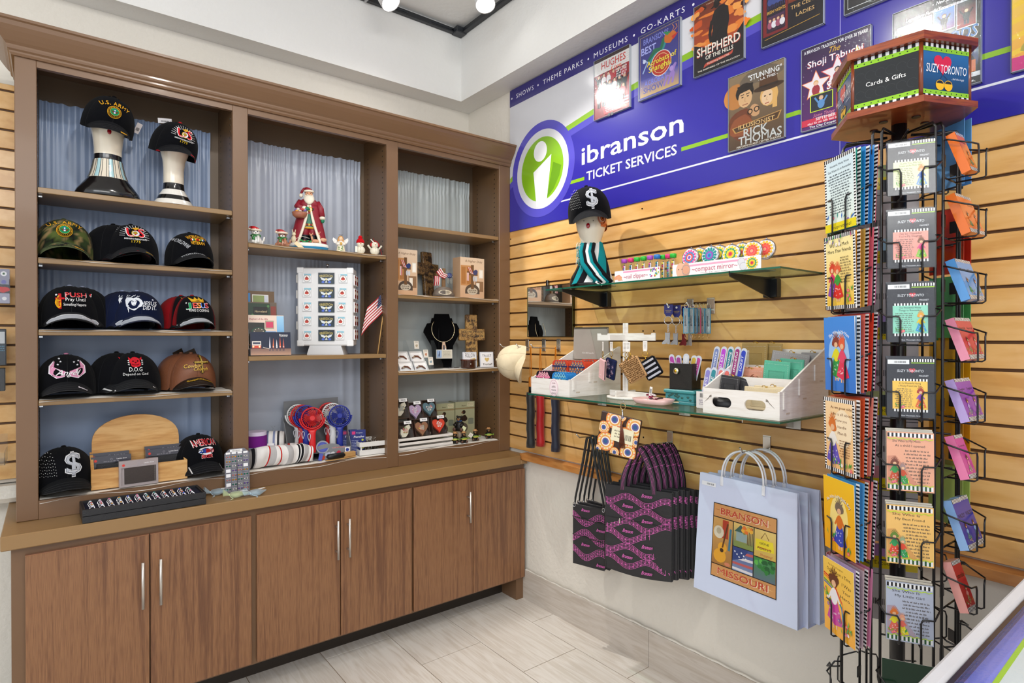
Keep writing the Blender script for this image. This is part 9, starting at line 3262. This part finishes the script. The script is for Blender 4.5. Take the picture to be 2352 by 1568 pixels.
A=Art(b,1,1,lambda x,y,l:(x0+x,y0+y,.9842+l),'gloss')
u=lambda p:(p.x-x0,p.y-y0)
A.poly([u(near),u(far),(x1-.03-x0,.05),(.3,.03)],'#e4f2f8')  # white area and green line continue the painted banner reflection
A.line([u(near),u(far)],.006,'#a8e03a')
b.build('painted_reflection',t)
b=MB();b.bb(x0+.01,x1-.01,y0+.01,y1-.01,.0,.965,'#b9bac2','plastic');b.build('cabinet_body',t)
# goods on the slats beyond the left end
def goods(px0,px1,py0,py1,Y,d,col,fn,label,name,cat,clear=False):
 a,c=onY(px0,py1,Y),onY(px1,py0,Y)
 w,h=c.x-a.x,c.z-a.z
 t=empty(name,((a.x+c.x)/2,Y,a.z))
 tag(t,label,cat)
 b=MB();b.bb(-w/2,w/2,0,d,0,h,col,'gloss',.002)
 A=Art(b,w,h,lambda x,y,l:(x-w/2,-.0001-l,y),'gloss');fn(A)
 b.build('pack_body',t)
 b=MB();b.bb(-w/2-.002,w/2+.002,-.004,-.003,0,h*.98,'#ffffff','clear');b.build('clear_front',t)
 return t
goods(-40,22,618,695,2.88,.05,'#8c8ca4',lambda A:(A.rect(.0,.70,1,1,'#8a8aa0'),A.ell(.78,.86,.12,'#e8e8ec'),A.blob(.78,.86,.05,'#2c5a34'),A.ell(.78,.62,.10,'#6a6ab0'),A.rect(.3,.30,1,.55,'#20242c'),A.blob(.75,.40,.22,'#c81a1e',4,rv=.16),A.rect(0,0,1,.28,'#a2a2b8'),A.ell(.8,.14,.09,'#e8e8ec')),'grey-violet carton holding a red object, on the slats at the left edge','product_box','box')
goods(-50,14,755,840,2.90,.03,'#1b2430',lambda A:(A.rect(.1,.35,.95,.95,'#22303c'),A.rect(.7,.6,.95,.92,'#c8ccd0'),A.words(.6,.38,.95,.55,3,'#5aa0c0')),'dark blister pack hanging at the left edge, beside the brown shelving','blister_pack','pack')
goods(-50,12,845,900,2.86,.04,'#101013',lambda A:A.blob(.5,.5,.3,'#1c1c20',3),'black cloth pouch hanging low on the slats at the left edge','cloth_pouch','pouch')
t=empty('acrylic_tray',(-.155,2.93,onY(20,1060,2.90).z))
tag(t,'empty clear acrylic tray clipped on the slats at the left edge','tray')
b=MB();b.bb(-.10,.022,-.10,.06,0,.003,'#ffffff','acrylic');b.bb(-.10,.022,-.10,-.097,0,.045,'#ffffff','acrylic');b.bb(.019,.022,-.10,.06,0,.045,'#ffffff','acrylic');b.build('tray_body',t)
b=MB();b.bb(-.10,.022,.060,.063,-.02,.095,'#ffffff','acrylic');b.build('back_clip',t)
